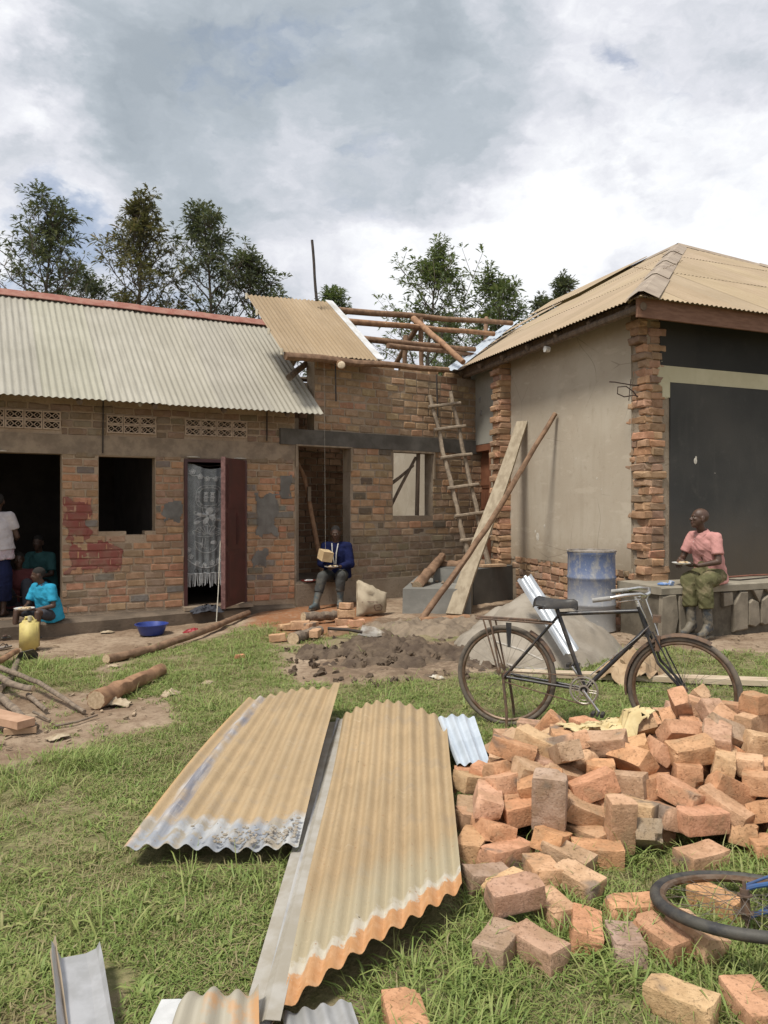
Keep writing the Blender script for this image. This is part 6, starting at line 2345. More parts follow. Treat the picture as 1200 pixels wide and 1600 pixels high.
# flat flashing along its left edge
profile_strip('flashing_strip', spot(390, 1604, 2.20), spot(521, 1128, 5.16), (1, .15, .05), [(-.035, -.02), (-.03, .0), (.02, .004), (.045, .020), (.09, .016)], simple('dull_flashing', (.33, .295, .235), .5, (.42, .395, .35), 7, bump=.1, metal=.2), 'flat folded flashing strip along the left side of the arched sheet', 'metal strip')
s3 = corrugated('roofing_sheet', spot(714, 1196, 4.30), spot(768, 1203, 4.25), spot(741, 1122, 4.95), spot(684, 1122, 5.0), MAT['zinc_new'], None, pitch=.066, amp=.011, nlen=8, sub=8, bulge=lambda u, v: .02 * math.sin(3 * u))
s3.color = (1, 1, 1, 1)
tag(s3, 'small bright zinc corrugated sheet between the arched sheet and the brick heap', 'metal sheet')
MAT['zinc_old'] = simple('dull_zinc', (.40, .40, .39), .4, (.52, .52, .52), 6, bump=.08, metal=.4)
MAT['sheet_torn'] = simple('torn_sheet_paint', (.33, .30, .235), .6, (.44, .25, .12), 5, bump=.1, lo=.36, hi=.48)
s4 = corrugated('roofing_sheet', spot(455, 1660, 2.06), spot(575, 1640, 2.06), spot(548, 1562, 2.34), spot(440, 1584, 2.30), MAT['zinc_old'], None, pitch=.055, amp=.008, nlen=8, sub=8)
tag(s4, 'grey zinc corrugated sheet just below the arched sheet', 'metal sheet')
s5 = corrugated('roofing_sheet', spot(225, 1670, 2.0), spot(405, 1670, 1.98), spot(404, 1532, 2.30), spot(290, 1580, 2.24), MAT['sheet_torn'], None, pitch=.082, amp=.013, nlen=12, sub=8, bulge=lambda u, v: .03 * math.sin(4 * u + 1) + .02 * math.sin(9 * v))
tag(s5, 'crumpled torn sheet with orange and cream paint at the tip of the flashing', 'metal sheet')
profile_strip('ridge_cap_offcut', spot(136, 1630, 2.10), spot(119, 1494, 2.50), (1, .0, .0), [(-.075, .07), (-.07, .06), (-.045, .004), (.03, .0), (.062, .012), (.072, .030)], simple('inside_of_ridge_cap', (.36, .36, .36), .42, (.46, .46, .47), 9, bump=.05, metal=.35), 'grey folded ridge cap offcut standing in the grass', 'metal strip')
profile_strip('flashing_offcut', spot(104, 1640, 2.10), spot(81, 1478, 2.52), (.35, .1, 1), [(-.02, 0), (.035, .004)], simple('tan_flashing', (.42, .34, .24), .6, (.34, .27, .19), 9, bump=.1), 'thin tan strip standing on edge beside the grey ridge cap offcut', 'metal strip')
profile_strip('zinc_offcut', spot(245, 1640, 2.08), spot(281, 1562, 2.28), (1, .25, .05), [(-.055, .0), (.0, .004), (.055, .0), (.06, .015)], simple('white_zinc', (.68, .68, .67), .4, (.56, .56, .55), 6, bump=.05, metal=.3), 'bright flat zinc offcut beside the crumpled torn sheet', 'metal strip')
# ================================================================== loose bricks
# resting places of the heap: x, y, z, turn (x, y, z), length, width, height
HEAP = [tuple(map(float, q.split(','))) for q in '''
.94,3.80,.049,.00,0,.07,.22,.125,.098 1.20,3.80,.049,.00,0,.05,.22,.125,.098 1.46,3.80,.049,.00,0,.02,.22,.125,.098 1.74,3.80,.049,.00,0,0,.22,.125,.098
1.98,3.80,.049,.00,0,.03,.22,.125,.098 2.25,3.80,.049,.00,0,.03,.22,.125,.098 1.15,4.05,.148,.00,0,-.01,.22,.125,.098 1.40,4.05,.148,.00,0,.00,.22,.125,.098
1.66,4.05,.148,.00,0,-.06,.22,.125,.098 1.94,4.05,.148,.00,0,-.05,.22,.125,.098 2.18,4.05,.148,.00,0,.07,.22,.125,.098 1.80,3.79,.162,-1.57,.00,2.49,.21,.127,.102
1.32,4.28,.258,-1.57,0,1.47,.22,.121,.091 1.77,3.53,.063,1.57,0,-1.59,.23,.126,.100 1.48,3.71,.162,0,-.27,-.88,.14,.122,.095 1.45,4.91,.060,-1.57,0,-.92,.21,.120,.104
1.54,3.62,.060,-1.57,.00,-2.94,.21,.120,.102 1.06,4.85,.059,1.57,0,1.24,.22,.117,.105 2.09,4.81,.047,0,0,-2.96,.23,.119,.094 1.74,3.11,.047,0,3.14,-.97,.22,.130,.094
1.27,4.94,.064,-1.57,.00,1.98,.23,.128,.091 1.58,3.86,.195,-.68,.73,.59,.21,.121,.098 .73,3.95,.107,-1.42,-1.57,.00,.21,.127,.102 1.31,3.64,.122,1.57,-2.25,.34,.22,.122,.097
.81,4.89,.061,1.57,0,-1.94,.23,.121,.098 1.71,4.42,.273,-.66,3.14,-.62,.23,.122,.098 .72,3.59,.049,.00,0,.64,.22,.121,.099 2.33,4.75,.109,.36,2.64,-.89,.22,.118,.095
1.55,4.37,.307,-1.00,-.35,-.12,.22,.118,.100 1.42,4.75,.124,.45,.67,2.34,.22,.122,.104 2.06,4.99,.045,-3.14,0,-1.19,.22,.131,.091 2.13,3.83,.150,0,.00,.94,.23,.117,.105
2.17,4.75,.158,1.56,0,-3.03,.13,.128,.096 1.61,4.78,.105,-.67,-2.88,.42,.23,.131,.098 1.84,4.88,.059,1.57,.00,-2.70,.21,.118,.102 1.97,4.43,.243,0,.00,-2.72,.22,.119,.093
.55,3.93,.050,0,.00,-1.99,.23,.120,.100 1.56,3.42,.115,-1.60,1.57,.00,.23,.120,.099 1.94,3.58,.059,1.57,0,-.34,.14,.118,.104 2.15,4.35,.247,.00,.00,1.36,.13,.125,.099
1.21,3.54,.052,0,.00,2.15,.23,.118,.103 .53,4.57,.064,-1.57,.00,1.66,.23,.129,.094 1.18,4.17,.248,0,.00,2.33,.21,.117,.102 1.84,3.90,.209,1.18,-.38,2.64,.22,.124,.094
2.25,4.09,.250,0,0,3.05,.21,.117,.105 1.22,3.79,.151,0,0,1.66,.21,.127,.105 2.45,4.47,.246,0,0,-2.44,.22,.121,.098 .78,4.31,.061,-1.57,.00,-1.59,.23,.122,.096
.57,4.85,.048,0,-3.14,-1.31,.13,.127,.095 .64,4.43,.114,1.82,1.57,.00,.23,.120,.094 .87,3.18,.047,0,0,1.84,.22,.129,.094 2.41,4.89,.047,0,0,2.35,.23,.121,.093
1.19,4.47,.247,-3.14,0,-1.13,.21,.123,.099 1.36,3.89,.206,2.80,.52,-.53,.23,.124,.095 .58,4.28,.046,.00,0,-.80,.21,.120,.091 1.69,4.19,.285,-.04,.58,-1.63,.23,.121,.104
1.66,4.96,.112,0,-1.57,-1.62,.22,.122,.106 2.60,4.75,.113,-.25,.55,1.05,.23,.122,.099 .92,4.91,.060,-1.57,.00,-1.97,.23,.120,.090 1.83,4.73,.128,.71,-.20,-2.87,.21,.131,.096
1.06,3.82,.151,0,0,1.63,.21,.120,.106 1.99,4.14,.248,.00,.00,-.04,.22,.131,.102 .55,3.45,.115,-.72,1.57,.00,.23,.128,.100 1.41,4.10,.250,0,0,.30,.21,.131,.105
.72,4.10,.048,.00,0,-2.82,.13,.120,.095 .47,3.69,.062,1.57,0,2.44,.23,.123,.104 2.30,3.92,.147,-3.14,.00,1.55,.14,.118,.099 1.99,3.94,.230,-.88,.59,-.63,.22,.119,.106
1.22,3.78,.285,-2.27,.00,2.13,.21,.124,.104 1.79,4.68,.265,-2.87,-.12,1.44,.23,.126,.096 2.03,4.91,.156,1.51,-.02,-1.68,.22,.119,.100 .92,4.23,.158,.10,-.07,2.12,.21,.121,.095
1.60,3.98,.254,-.66,3.08,.07,.23,.121,.103 1.23,4.76,.123,.84,-.43,-.46,.23,.132,.102 1.79,4.85,.199,.69,.03,.40,.22,.122,.099 1.05,3.73,.249,0,0,2.96,.14,.126,.091
1.99,4.14,.366,1.57,0,.64,.22,.132,.098 1.58,4.72,.219,-.79,.09,-2.30,.23,.117,.095 2.56,5.04,.063,1.57,0,-2.31,.23,.127,.105 2.01,4.71,.211,1.65,-.63,2.41,.21,.123,.092
2.30,4.07,.354,0,.00,-.77,.21,.131,.104 .95,4.42,.201,.07,-.51,-.20,.23,.125,.101 .68,4.18,.159,-.23,.07,2.52,.21,.129,.100 .94,4.76,.166,.23,.06,-.53,.21,.129,.097
.71,3.79,.060,1.57,.00,-2.38,.21,.120,.099 .91,3.93,.145,.00,.00,-1.94,.23,.117,.095 1.13,4.01,.249,.00,.00,2.73,.23,.117,.103 1.87,4.32,.351,.08,-.72,1.79,.22,.130,.091
1.42,4.21,.334,-.36,.57,1.26,.21,.122,.101 1.40,3.88,.295,.60,.09,1.54,.22,.122,.096 .72,4.60,.101,.00,-.51,.25,.23,.121,.104 2.01,4.41,.356,1.55,.03,2.44,.22,.125,.092
1.51,4.52,.263,1.54,.04,-2.83,.22,.124,.100 2.33,4.85,.191,1.57,.45,1.59,.21,.117,.103 1.63,3.62,.197,1.59,-2.66,.17,.21,.119,.098 2.43,4.25,.293,-.10,-.44,-.60,.23,.125,.091
2.45,4.50,.357,1.57,0,2.27,.23,.125,.092 1.68,4.33,.408,1.01,.92,.95,.23,.131,.095 .98,4.23,.254,-.07,-3.12,1.40,.22,.128,.102 .96,4.55,.220,1.57,2.22,-.33,.22,.120,.105
1.74,5.06,.064,1.57,0,2.69,.23,.128,.103 2.33,4.34,.341,.21,2.55,-.47,.23,.131,.098 2.17,4.24,.368,-.90,.68,-1.39,.21,.127,.104 1.56,4.04,.347,2.23,.15,.23,.21,.117,.094
1.93,4.61,.320,-3.08,.30,-.34,.23,.127,.100 1.52,4.54,.375,.02,.04,-1.80,.23,.118,.098 2.46,4.67,.213,.97,-.61,-.70,.14,.117,.097 1.78,3.75,.271,0,3.14,-.42,.13,.127,.093
.77,4.38,.208,-.83,-.17,1.32,.13,.120,.095 .69,3.77,.168,3.14,.00,-1.47,.23,.126,.096 2.14,3.97,.300,-.71,.63,-2.71,.21,.122,.103 1.78,4.00,.358,-.68,-.43,-2.82,.23,.131,.105
1.94,4.80,.317,-.27,2.27,-1.07,.22,.123,.091 2.32,4.18,.447,2.34,.40,-.40,.22,.125,.097 1.85,4.20,.381,-.65,.37,-2.35,.13,.128,.092 2.25,4.68,.281,1.45,.80,-1.63,.22,.130,.100
2.73,4.56,.066,-1.57,0,1.65,.22,.132,.096 2.02,4.17,.482,.00,.00,1.98,.13,.118,.101
'''.split()]


def loose_brick_mesh(seed, dims=(.222, .125, .098)):
 """Hand moulded brick: soft arrises, hollows, chipped corners."""
 r_ = random.Random(seed)
 bm = bmesh.new()
 bmesh.ops.create_cube(bm, size=1)
 bmesh.ops.subdivide_edges(bm, edges=bm.edges[:], cuts=6, use_grid_fill=True)
 half = Vector(dims) / 2
 rad = r_.uniform(.004, .007)
 for v in bm.verts:
  # grid lines gather near the arrises so that they can be rounded
  for i in range(3):
   t = v.co[i] * 2
   v.co[i] = math.copysign(abs(t) ** .55, t) * half[i]
  inner = Vector([max(-(half[i] - rad), min(half[i] - rad, v.co[i])) for i in range(3)])
  d = v.co - inner
  if d.length > 1e-6:
   v.co = inner + d.normalized() * rad
 off = Vector((seed * 3.1, seed * 1.7, 0))
 chips = [Vector((r_.choice((-1, 1)) * dims[0] / 2, r_.choice((-1, 1)) * dims[1] / 2, r_.choice((-1, 1)) * dims[2] / 2)) for _ in range(r_.choice((1, 2, 3)))]
 tw = r_.uniform(-.05, .05)
 for v in bm.verts:
  n = v.co.normalized()
  k = noise.noise(v.co * 13 + off) * .0035 + noise.noise(v.co * 45 + off) * .0028
  for c_ in chips:
   d = (v.co - c_).length
   if d < .042:
    k -= (.042 - d) * r_.uniform(.35, .75)
  v.co += n * k
  v.co.y += tw * v.co.x * .5
  v.co.z -= .006 * (1 - (2 * v.co.x / dims[0]) ** 2) * (1 if v.co.z > 0 else 0)
 me_ = bpy.data.meshes.new('brick')
 bm.normal_update()
 bm.to_mesh(me_)
 bm.free()
 me_.polygons.foreach_set('use_smooth', [True] * len(me_.polygons))
 me_.set_sharp_from_angle(angle=R(34))
 me_.materials.append(MAT['heap_brick'])
 return me_


LB = [loose_brick_mesh(s) for s in range(14)]
BR = random.Random(17)
TONES = {'orange': (.56, .315, .18), 'tan': (.57, .36, .22), 'red': (.54, .27, .145), 'sooty': (.40, .29, .21), 'brown': (.48, .315, .205)}
ALL_BRICKS = []


def loose_brick(pos, rot, dims, tone, label, group, mesh=None):
 o = bpy.data.objects.new('brick', mesh or BR.choice(LB))
 C.objects.link(o)
 o.location = pos
 o.rotation_euler = rot
 o.scale = (dims[0] / .222, dims[1] / .125, dims[2] / .098)
 f = BR.uniform(.92, 1.09)
 o.color = (*(min(1, c * f * BR.uniform(.95, 1.05)) for c in TONES[tone]), 1)
 tag(o, label, 'brick', group)
 ALL_BRICKS.append(o)
 return o


FRONT = 'loose bricks lying in the grass in front of the heap'
HEAPG = 'bricks tumbled in the big heap'
# the bricks along the foot of the heap and in the grass: (u, v of the base, yaw, roll, pitch, lift, tone, label)
MAN = [
 (781, 1508, 62, 0, 0, .0, 'sooty', 'grey brown rounded brick in the grass at the lower left of the loose bricks'),
 (846, 1512, -52, 0, 0, .0, 'brown', 'dull brown brick lying right beside the grey brown rounded one in the grass'),
 (808, 1462, 14, 8, -6, .10, 'brown', 'brick propped on top of two others in the grass at the lower left'),
 (852, 1394, 96, 0, 4, .02, 'tan', 'long pale brick pointing away from the viewer at the foot of the heap'),
 (868, 1448, 110, 0, 0, .0, 'tan', 'flat pale brick lying just below the long pale brick in the grass'),
 (910, 1412, -48, 5, 8, .03, 'tan', 'pale brick lying diagonally, tilted on its edge, below the heap'),
 (993, 1448, 2, 0, 0, .0, 'orange', 'broad flat orange brick in the grass left of the black tyre'),
 (921, 1485, 76, 12, 0, .0, 'orange', 'orange brick in the grass between the diagonal one and the half grey one'),
 (985, 1506, 84, 0, 6, .0, 'sooty', 'brick with a grey sooty front end among tall grass blades'),
 (1042, 1500, 118, 0, -4, .01, 'orange', 'large orange brick half under the black tyre'),
 (1096, 1500, 112, 14, -4, .02, 'tan', 'pale brick lying against the large orange one under the black tyre'),
 (1128, 1436, 128, 0, 0, .0, 'orange', 'orange brick seen through the spokes of the lying wheel'),
 (1075, 1604, 140, 0, 0, .0, 'tan', 'pale brick in the grass at the bottom edge below the black tyre'),
 (1188, 1612, 95, 0, 0, .0, 'orange', 'orange brick in the bottom right corner of the grass'),
 (634, 1632, 100, 0, 0, .0, 'orange', 'orange brick standing in the grass at the bottom beside the grey zinc sheet'),
 (1104, 1366, 24, 0, 0, .0, 'tan', 'pale brick in the grass under another at the front right of the heap'),
 (1101, 1340, 18, 0, 3, .12, 'orange', 'orange brick stacked on a pale one at the front right of the heap'),
 (1166, 1330, 70, 8, 10, .04, 'orange', 'orange brick standing aslant at the right end of the heap front'),
 (1014, 1340, 82, 0, 38, .04, 'sooty', 'half grey half orange brick leaning at the front of the heap'),
 (938, 1358, -8, 0, 0, .0, 'orange', 'orange brick lying lengthwise at the front of the heap beside grass'),
 (764, 1398, 20, 0, 6, .0, 'sooty', 'big grey brown rounded brick beside the orange edge of the arched sheet'),
 (795, 1412, 40, 0, 0, .0, 'tan', 'pale brick under the big grey brown rounded one'),
 (866, 1352, 64, 10, 18, .05, 'orange', 'orange brick tilted up at the left of the heap front'),
 (892, 1372, -40, 0, 10, .02, 'brown', 'brown brick lying aslant against the tilted orange one'),
 (740, 1345, 70, 0, 0, .0, 'orange', 'small orange brick end beside the edge of the arched sheet'),
 (772, 1335, 110, 20, 10, .05, 'orange', 'orange brick tilted over a small one beside the arched sheet'),
 (735, 1290, 80, 0, 0, .0, 'brown', 'brown brick lying close to the arched sheet at the left of the heap'),
 (728, 1235, 85, 0, 0, .0, 'orange', 'orange brick lying just below the small bright zinc sheet'),
 (800, 1300, 100, 0, 20, .08, 'orange', 'orange brick leaning on the left flank of the heap'),
 (745, 1262, 30, 0, 12, .08, 'tan', 'pale brick lying over the brown one near the arched sheet'),
 (820, 1318, 15, 0, -8, .10, 'orange', 'orange brick laid level on the left flank of the heap'),
 (800, 1165, 10, 0, 0, .0, 'tan', 'pale brick lying at the back left of the heap near the rear wheel'),
 (835, 1150, 160, 0, 0, .0, 'brown', 'brown brick lying flat behind the heap under the rear wheel'),
 (770, 1232, 20, 0, 0, .0, 'orange', 'orange brick low on the left flank of the heap'),
 (812, 1222, 100, 10, 14, .05, 'orange', 'orange brick tipped on its edge on the left flank of the heap'),
 (770, 1262, 150, 0, -10, .10, 'orange', 'orange brick resting on others at the left flank of the heap'),
 (804, 1262, 60, 0, 20, .12, 'tan', 'pale brick slanting up the left flank of the heap'),
 (838, 1190, 30, 0, 6, .06, 'tan', 'pale brick half way up the left rear of the heap'),
 (752, 1300, 15, 0, 4, .0, 'tan', 'pale brick beside the middle of the arched sheet edge'),
]
centres = []
for (u, v, yaw, roll, pitch, lift, tone, lab) in MAN:
 kd = .86 if v > 1375 else .95
 d = (.222 * kd * BR.uniform(.95, 1.06), .127 * kd * BR.uniform(.95, 1.06), .099 * kd * BR.uniform(.95, 1.06))
 p = on_ground(u, v)
 p = Vector((p.x, p.y + .05, 0))
 z = gz(p.x, p.y) + .049 * kd + lift * .9 - .006
 loose_brick((p.x, p.y, z), (R(roll), R(pitch), R(yaw)), d, tone, lab, FRONT if v > 1395 else HEAPG)
 centres.append((p.x, p.y, z))
# two that stand on end in the heap face
loose_brick(spot(859, 1250, 3.42), (R(8), R(82), R(80)), (.25, .15, .11), 'sooty', 'greyish brick standing on end in the left face of the heap', HEAPG)
loose_brick(spot(969, 1288, 3.36), (R(4), R(84), R(95)), (.235, .115, .10), 'tan', 'narrow pale brick standing on end in the middle of the heap face', HEAPG)
centres += [tuple(ALL_BRICKS[-2].location), tuple(ALL_BRICKS[-1].location)]
heap_tone = []
for (x, y, z, rx, ry, rz_, L, W, H_b) in HEAP:
 u_, v_ = 600 + 1200 * x / y, 788 + 1200 * (EYE - z - .05) / y
 if (880 < u_ < 1005 and v_ < 1118) or (u_ < 782 and v_ < 1195):
  continue                                                      # the cloth lies here
 if any((x - a) ** 2 + (y - b_) ** 2 < .155 ** 2 and abs(z - c_) < .10 for a, b_, c_ in centres):
  continue
 tone = BR.choices(('orange', 'tan', 'red', 'sooty', 'brown'), (42, 38, 4, 5, 11))[0]
 heap_tone.append((loose_brick((x, y, z + gz(x, y)), (rx, ry, rz_), (L, W, H_b), tone, 'brick', HEAPG), tone, L))
# the skirt of the heap: bricks that slid down its front and came to rest on others
tops = [(o.location.x, o.location.y, o.location.z + .05) for o in ALL_BRICKS]
n_sk = 0
for _ in range(4000):
 if n_sk >= 46:
  break
 x = BR.uniform(.40, 2.15); y = BR.uniform(3.22 + .10 * min(1, max(0, (x - .5))), 3.95)
 if 1200 * x / y > 640 or (x > 1.15 and y < 3.34) or (1200 * x / y < 190 and y > 3.55):
  continue
 near = [t_ for t_ in tops if (t_[0] - x) ** 2 + (t_[1] - y) ** 2 < .135 ** 2]
 close = [t_ for t_ in tops if (t_[0] - x) ** 2 + (t_[1] - y) ** 2 < .105 ** 2]
 base = max([t_[2] for t_ in near], default=gz(x, y))
 if base > .08 + .26 * sstep(3.25, 3.95, y) or (near and len(close) == len(near) and base > .12):
  continue
 lean_ = 24 if near else 5
 tone = BR.choice(('orange', 'tan', 'orange', 'tan', 'brown'))
 z = base + (.044 if not near else .036)
 heap_tone.append((loose_brick((x, y, z), (R(BR.uniform(-lean_, lean_)) + (1.57 if BR.random() < .2 else 0), R(BR.uniform(-lean_, lean_)), BR.uniform(0, 6.28)), (.222 * BR.uniform(.93, 1.05), .126 * BR.uniform(.93, 1.05), .098 * BR.uniform(.93, 1.05)), tone, 'brick', HEAPG), tone, .22))
 tops.append((x, y, z + .05))
 n_sk += 1
# bricks by the mud heap
YARD = 'bricks lying about beside the mud heap'
for (u, v, yaw, lift, sc_b, tone, lab) in (
  (432, 1003, 10, 0, .8, 'tan', 'single brick lying in the grass edge, farthest from the mud heap'),
  (445, 985, 30, 0, .7, 'tan', 'small brick on the red earth left of the larger yard bricks'),
  (468, 984, 5, 0, 1, 'tan', 'pale brick on the red earth beside the short brown log'),
  (484, 985, 60, 0, .9, 'brown', 'brownish brick lying aslant in front of the short brown log'),
  (492, 1000, 80, .03, .8, 'tan', 'tilted brick beside the bark covered log end'),
  (528, 994, 20, 0, 1, 'brown', 'muddy brick under the shovel handle'),
  (538, 979, 10, 0, 1, 'tan', 'lower brick of the little stack in front of the man in navy'),
  (540, 968, 4, .115, .95, 'tan', 'middle brick of the little stack in front of the man in navy'),
  (541, 957, -20, .225, .72, 'tan', 'topmost brick of the little stack in front of the man in navy'),
  (556, 980, 15, .0, .9, 'tan', 'brick lying right of the little stack by the mud heap'),
  (373, 1031, 40, .0, .42, 'red', 'small pinkish brick bit alone in the grass left of the mud heap')):
 p = on_ground(u, v)
 if lift > .1:
  p = on_ground(538, 979)
 loose_brick((p.x + (.02 if lift > .1 else 0), p.y + .06, gz(p.x, p.y) + .05 * sc_b + lift), (0, R(BR.uniform(-5, 5)), R(yaw)), (.235 * sc_b, .13 * sc_b, .105 * sc_b), tone, lab, YARD)

# pale cloth thrown over the top of the heap
bpy.context.view_layer.update()
vv, ff, own = [], [], []
for o in ALL_BRICKS:
 b_ = len(vv)
 vv += [o.matrix_world @ v.co for v in o.data.vertices]
 ff += [tuple(i + b_ for i in p.vertices) for p in o.data.polygons]
 own += [o.name] * len(o.data.polygons)
bvh = BVHTree.FromPolygons(vv, ff)
# name every brick of the heap that shows: row, look, pose and its count from the left
eye = Vector((0, 0, EYE))
seen = []
for o, tone, L in heap_tone:
 pts_ = [o.matrix_world @ v.co for v in list(o.data.vertices)[::5]]
 hits = [p for p in pts_ for h in [bvh.ray_cast(eye, (p - eye).normalized())] if h[0] is not None and own[h[2]] == o.name]
 c_ = o.matrix_world.translation
 if len(hits) > 3 and c_.x / c_.y < .51:
  q = sum(hits, Vector()) / len(hits)
  seen.append((o, tone, L, q.x / q.y, (EYE - q.z) / q.y))
 else:
  o['label'] = 'terracotta brick buried inside the big heap'
  o['group'] = 'bricks buried in the heap'
ORD = 'first second third fourth fifth sixth seventh eighth ninth tenth eleventh twelfth thirteenth fourteenth fifteenth sixteenth seventeenth eighteenth nineteenth twentieth'.split()
seen.sort(key=lambda s_: s_[4])
rows_ = ['crest', 'upper row', 'second row', 'middle row', 'lower row', 'foot']
n_row = -(-len(seen) // 6)
for ri in range(6):
 row_ = sorted(seen[ri * n_row:(ri + 1) * n_row], key=lambda s_: s_[3])
 for k_, (o, tone, L, uu, vv_) in enumerate(row_):
  zx = abs((o.matrix_world.to_3x3() @ Vector((1, 0, 0))).normalized().z)
  zz_ = abs((o.matrix_world.to_3x3() @ Vector((0, 0, 1))).normalized().z)
  pose = 'standing on end' if zx > .75 else ('tilted steeply' if zx > .35 else ('lying flat' if zz_ > .9 else ('lying on its side' if zz_ < .4 else 'tipped sideways')))
  look = {'orange': 'orange', 'tan': 'pale tan', 'red': 'bright red', 'sooty': 'sooty brown', 'brown': 'brown'}[tone]
  if L < .17:
   look = 'broken ' + look
  o['label'] = '%s brick %s, %s of the heap, %s from left' % (look, pose, rows_[ri], ORD[k_] if k_ < 20 else 'last')


def rest_on(p):
 best = gz(p.x, p.y)
 for dx in (-.03, 0, .03):
  for dy in (-.03, 0, .03):
   h = bvh.ray_cast(Vector((p.x + dx, p.y + dy, 2)), Vector((0, 0, -1)))
   if h[0] is not None:
    best = max(best, h[0].z)
 return best + .006


cc_ = spot(948, 1112, 4.22)
crumple('yellow_cloth', (cc_.x, cc_.y, 0), (.40, .36), .035, MAT['beige_cloth'], 'pale yellow cloth thrown over the top of the brick heap', 'cloth', 44, 26, .4, drape=rest_on, fold=3.5)
# ================================================================== trees behind the houses
def leaf_mat(name, stops):
 m, nt, b = new_mat(name)
 isl = nd(nt, 'ShaderNodeNewGeometry').outputs['Random Per Island']
 setc(nt, b.inputs['Base Color'], ramp_n(nt, isl, stops))
 b.inputs['Roughness'].default_value = .5
 tr = nd(nt, 'ShaderNodeBsdfTranslucent')
 setc(nt, tr.inputs['Color'], ramp_n(nt, isl, [(p, (c[0] * 1.25, c[1] * 1.25, c[2] * .7)) for p, c in stops]))
 ms = nd(nt, 'ShaderNodeMixShader'); ms.inputs[0].default_value = .32
 out = [n for n in nt.nodes if n.type == 'OUTPUT_MATERIAL'][0]
 nt.links.new(b.outputs[0], ms.inputs[1]); nt.links.new(tr.outputs[0], ms.inputs[2]); nt.links.new(ms.outputs[0], out.inputs['Surface'])
 return m


LEAF = [leaf_mat('silky_leaf_dark', [(0, (.07, .09, .055)), (.6, (.105, .13, .078)), (1, (.17, .18, .12))]),
  leaf_mat('silky_leaf_olive', [(0, (.09, .095, .05)), (.5, (.13, .135, .07)), (.85, (.18, .17, .095)), (1, (.22, .17, .10))]),
  leaf_mat('silky_leaf_fresh', [(0, (.09, .13, .055)), (.6, (.14, .185, .08)), (1, (.2, .23, .115))])]
MAT['trunk_bark'] = simple('grey_trunk_bark', (.16, .135, .11), .95, (.09, .075, .06), 6, bump=.5, stretch=(3, 3, .5))


def tree(x, y, top, radius, leaf, label, seed, base_h=3.0, lean=(0, 0), density=1.0, tips=None, narrow=.55):
 r_ = random.Random(seed)
 t = thing('silky_oak_tree', (x, y, 0), label, 'tree', 'feathery trees behind the houses')
 tr = MB()
 cr = MB()
 P = lambda h: Vector((x + lean[0] * h / top + .18 * math.sin(h * .6 + seed), y + lean[1] * h / top, h))
 hs = np.linspace(-.3, top * .98, 12)
 tr.tube([P(h) for h in hs], [max(.018, .15 * top / 12 * (1 - h / top * .93)) for h in hs], 7)

 def frond(c, d, L):
  """One drooping feathery leaf: a bent narrow blade with three pairs of lobes."""
  d = d.normalized()
  s = d.cross(Vector((r_.uniform(-.4, .4), r_.uniform(-.4, .4), 1)))
  if s.length < .05:
   return
  s.normalize()
  dr = Vector((0, 0, -1))
  p0, p1, p2 = c, c + d * L * .5 + dr * L * .05, c + d * L * .92 + dr * L * .28
  w = L * r_.uniform(.075, .12)
  cr.add([p0, p1 + s * w, p2, p1 - s * w], [(0, 1, 2, 3)])
  for f, sg in ((.38, 1), (.62, -1), (.3, -1), (.7, 1)):
   q = p0.lerp(p1, min(1, f * 1.6)) if f < .5 else p1.lerp(p2, (f - .5) * 2)
   e = q + (d * .6 + s * sg * .8).normalized() * L * .30 + dr * L * .05
   sd2 = (d * .8 - s * sg * .6).normalized() * L * .045
   cr.add([q - sd2, q + sd2, e], [(0, 1, 2)])

 def spray(c, d, n, L):
  for _ in range(n):
   v = Vector((r_.gauss(0, 1), r_.gauss(0, 1), r_.gauss(0, .8))).normalized()
   frond(c + v * L * .15, (d * .9 + v).normalized(), L * r_.uniform(.7, 1.25))
 n_l = int(29 * density)
 for i in range(n_l):
  f = ((i + r_.random()) / n_l) ** .85
  h = base_h + (top - base_h) * f * .93
  az = i * 2.4 + r_.uniform(-.5, .5)
  prof = max(0, 1 - f) ** .62 * (.55 + .45 * min(1, f * 3 + .4))
  Lb = radius * max(.16, prof) * r_.uniform(.5, 1.35) * 1.12
  up = .38 + .75 * f + r_.uniform(-.2, .3)
  d = Vector((math.cos(az), math.sin(az), up * narrow * 1.6)).normalized()
  a_, tot = P(h), Lb / max(.4, math.hypot(d.x, d.y))
  pts = [a_]
  nb = 5
  for k in range(1, nb + 1):
   pts.append(a_ + d * tot * k / nb + Vector((0, 0, .10 * tot * (k / nb) ** 2)) + Vector((r_.uniform(-.08, .08), r_.uniform(-.08, .08), r_.uniform(-.06, .06))))
  tr.tube(pts, [max(.009, .045 * (1 - .8 * k / nb) * (1.2 - .7 * f) * top / 12) for k in range(nb + 1)], 5)
  for k in range(1, nb + 1):
   if k == 1 and tot > 1.3:
    continue
   for _ in range(3 if k < nb else 2):
    sd = Vector((r_.gauss(0, 1), r_.gauss(0, 1), r_.uniform(.0, 1.1))).normalized()
    Ls = tot * r_.uniform(.18, .36) + .22
    e = pts[k] + (sd * .75 + d * .5).normalized() * Ls
    tr.tube([pts[k], e], [.012, .006], 4)
    spray(e, (e - pts[k]).normalized(), 7, r_.uniform(.18, .36))
    spray(pts[k].lerp(e, .55), (e - pts[k]).normalized(), 4, r_.uniform(.16, .30))
  spray(pts[-1], d, 10, r_.uniform(.26, .40))
 for k in range(6):
  spray(P(top * (.90 + .018 * k)), Vector((0, 0, 1)), 6, .38 - .02 * k)
 tr.build('trunk', MAT['trunk_bark'], t, True)
 o = cr.build('crown', leaf, t)
 return t


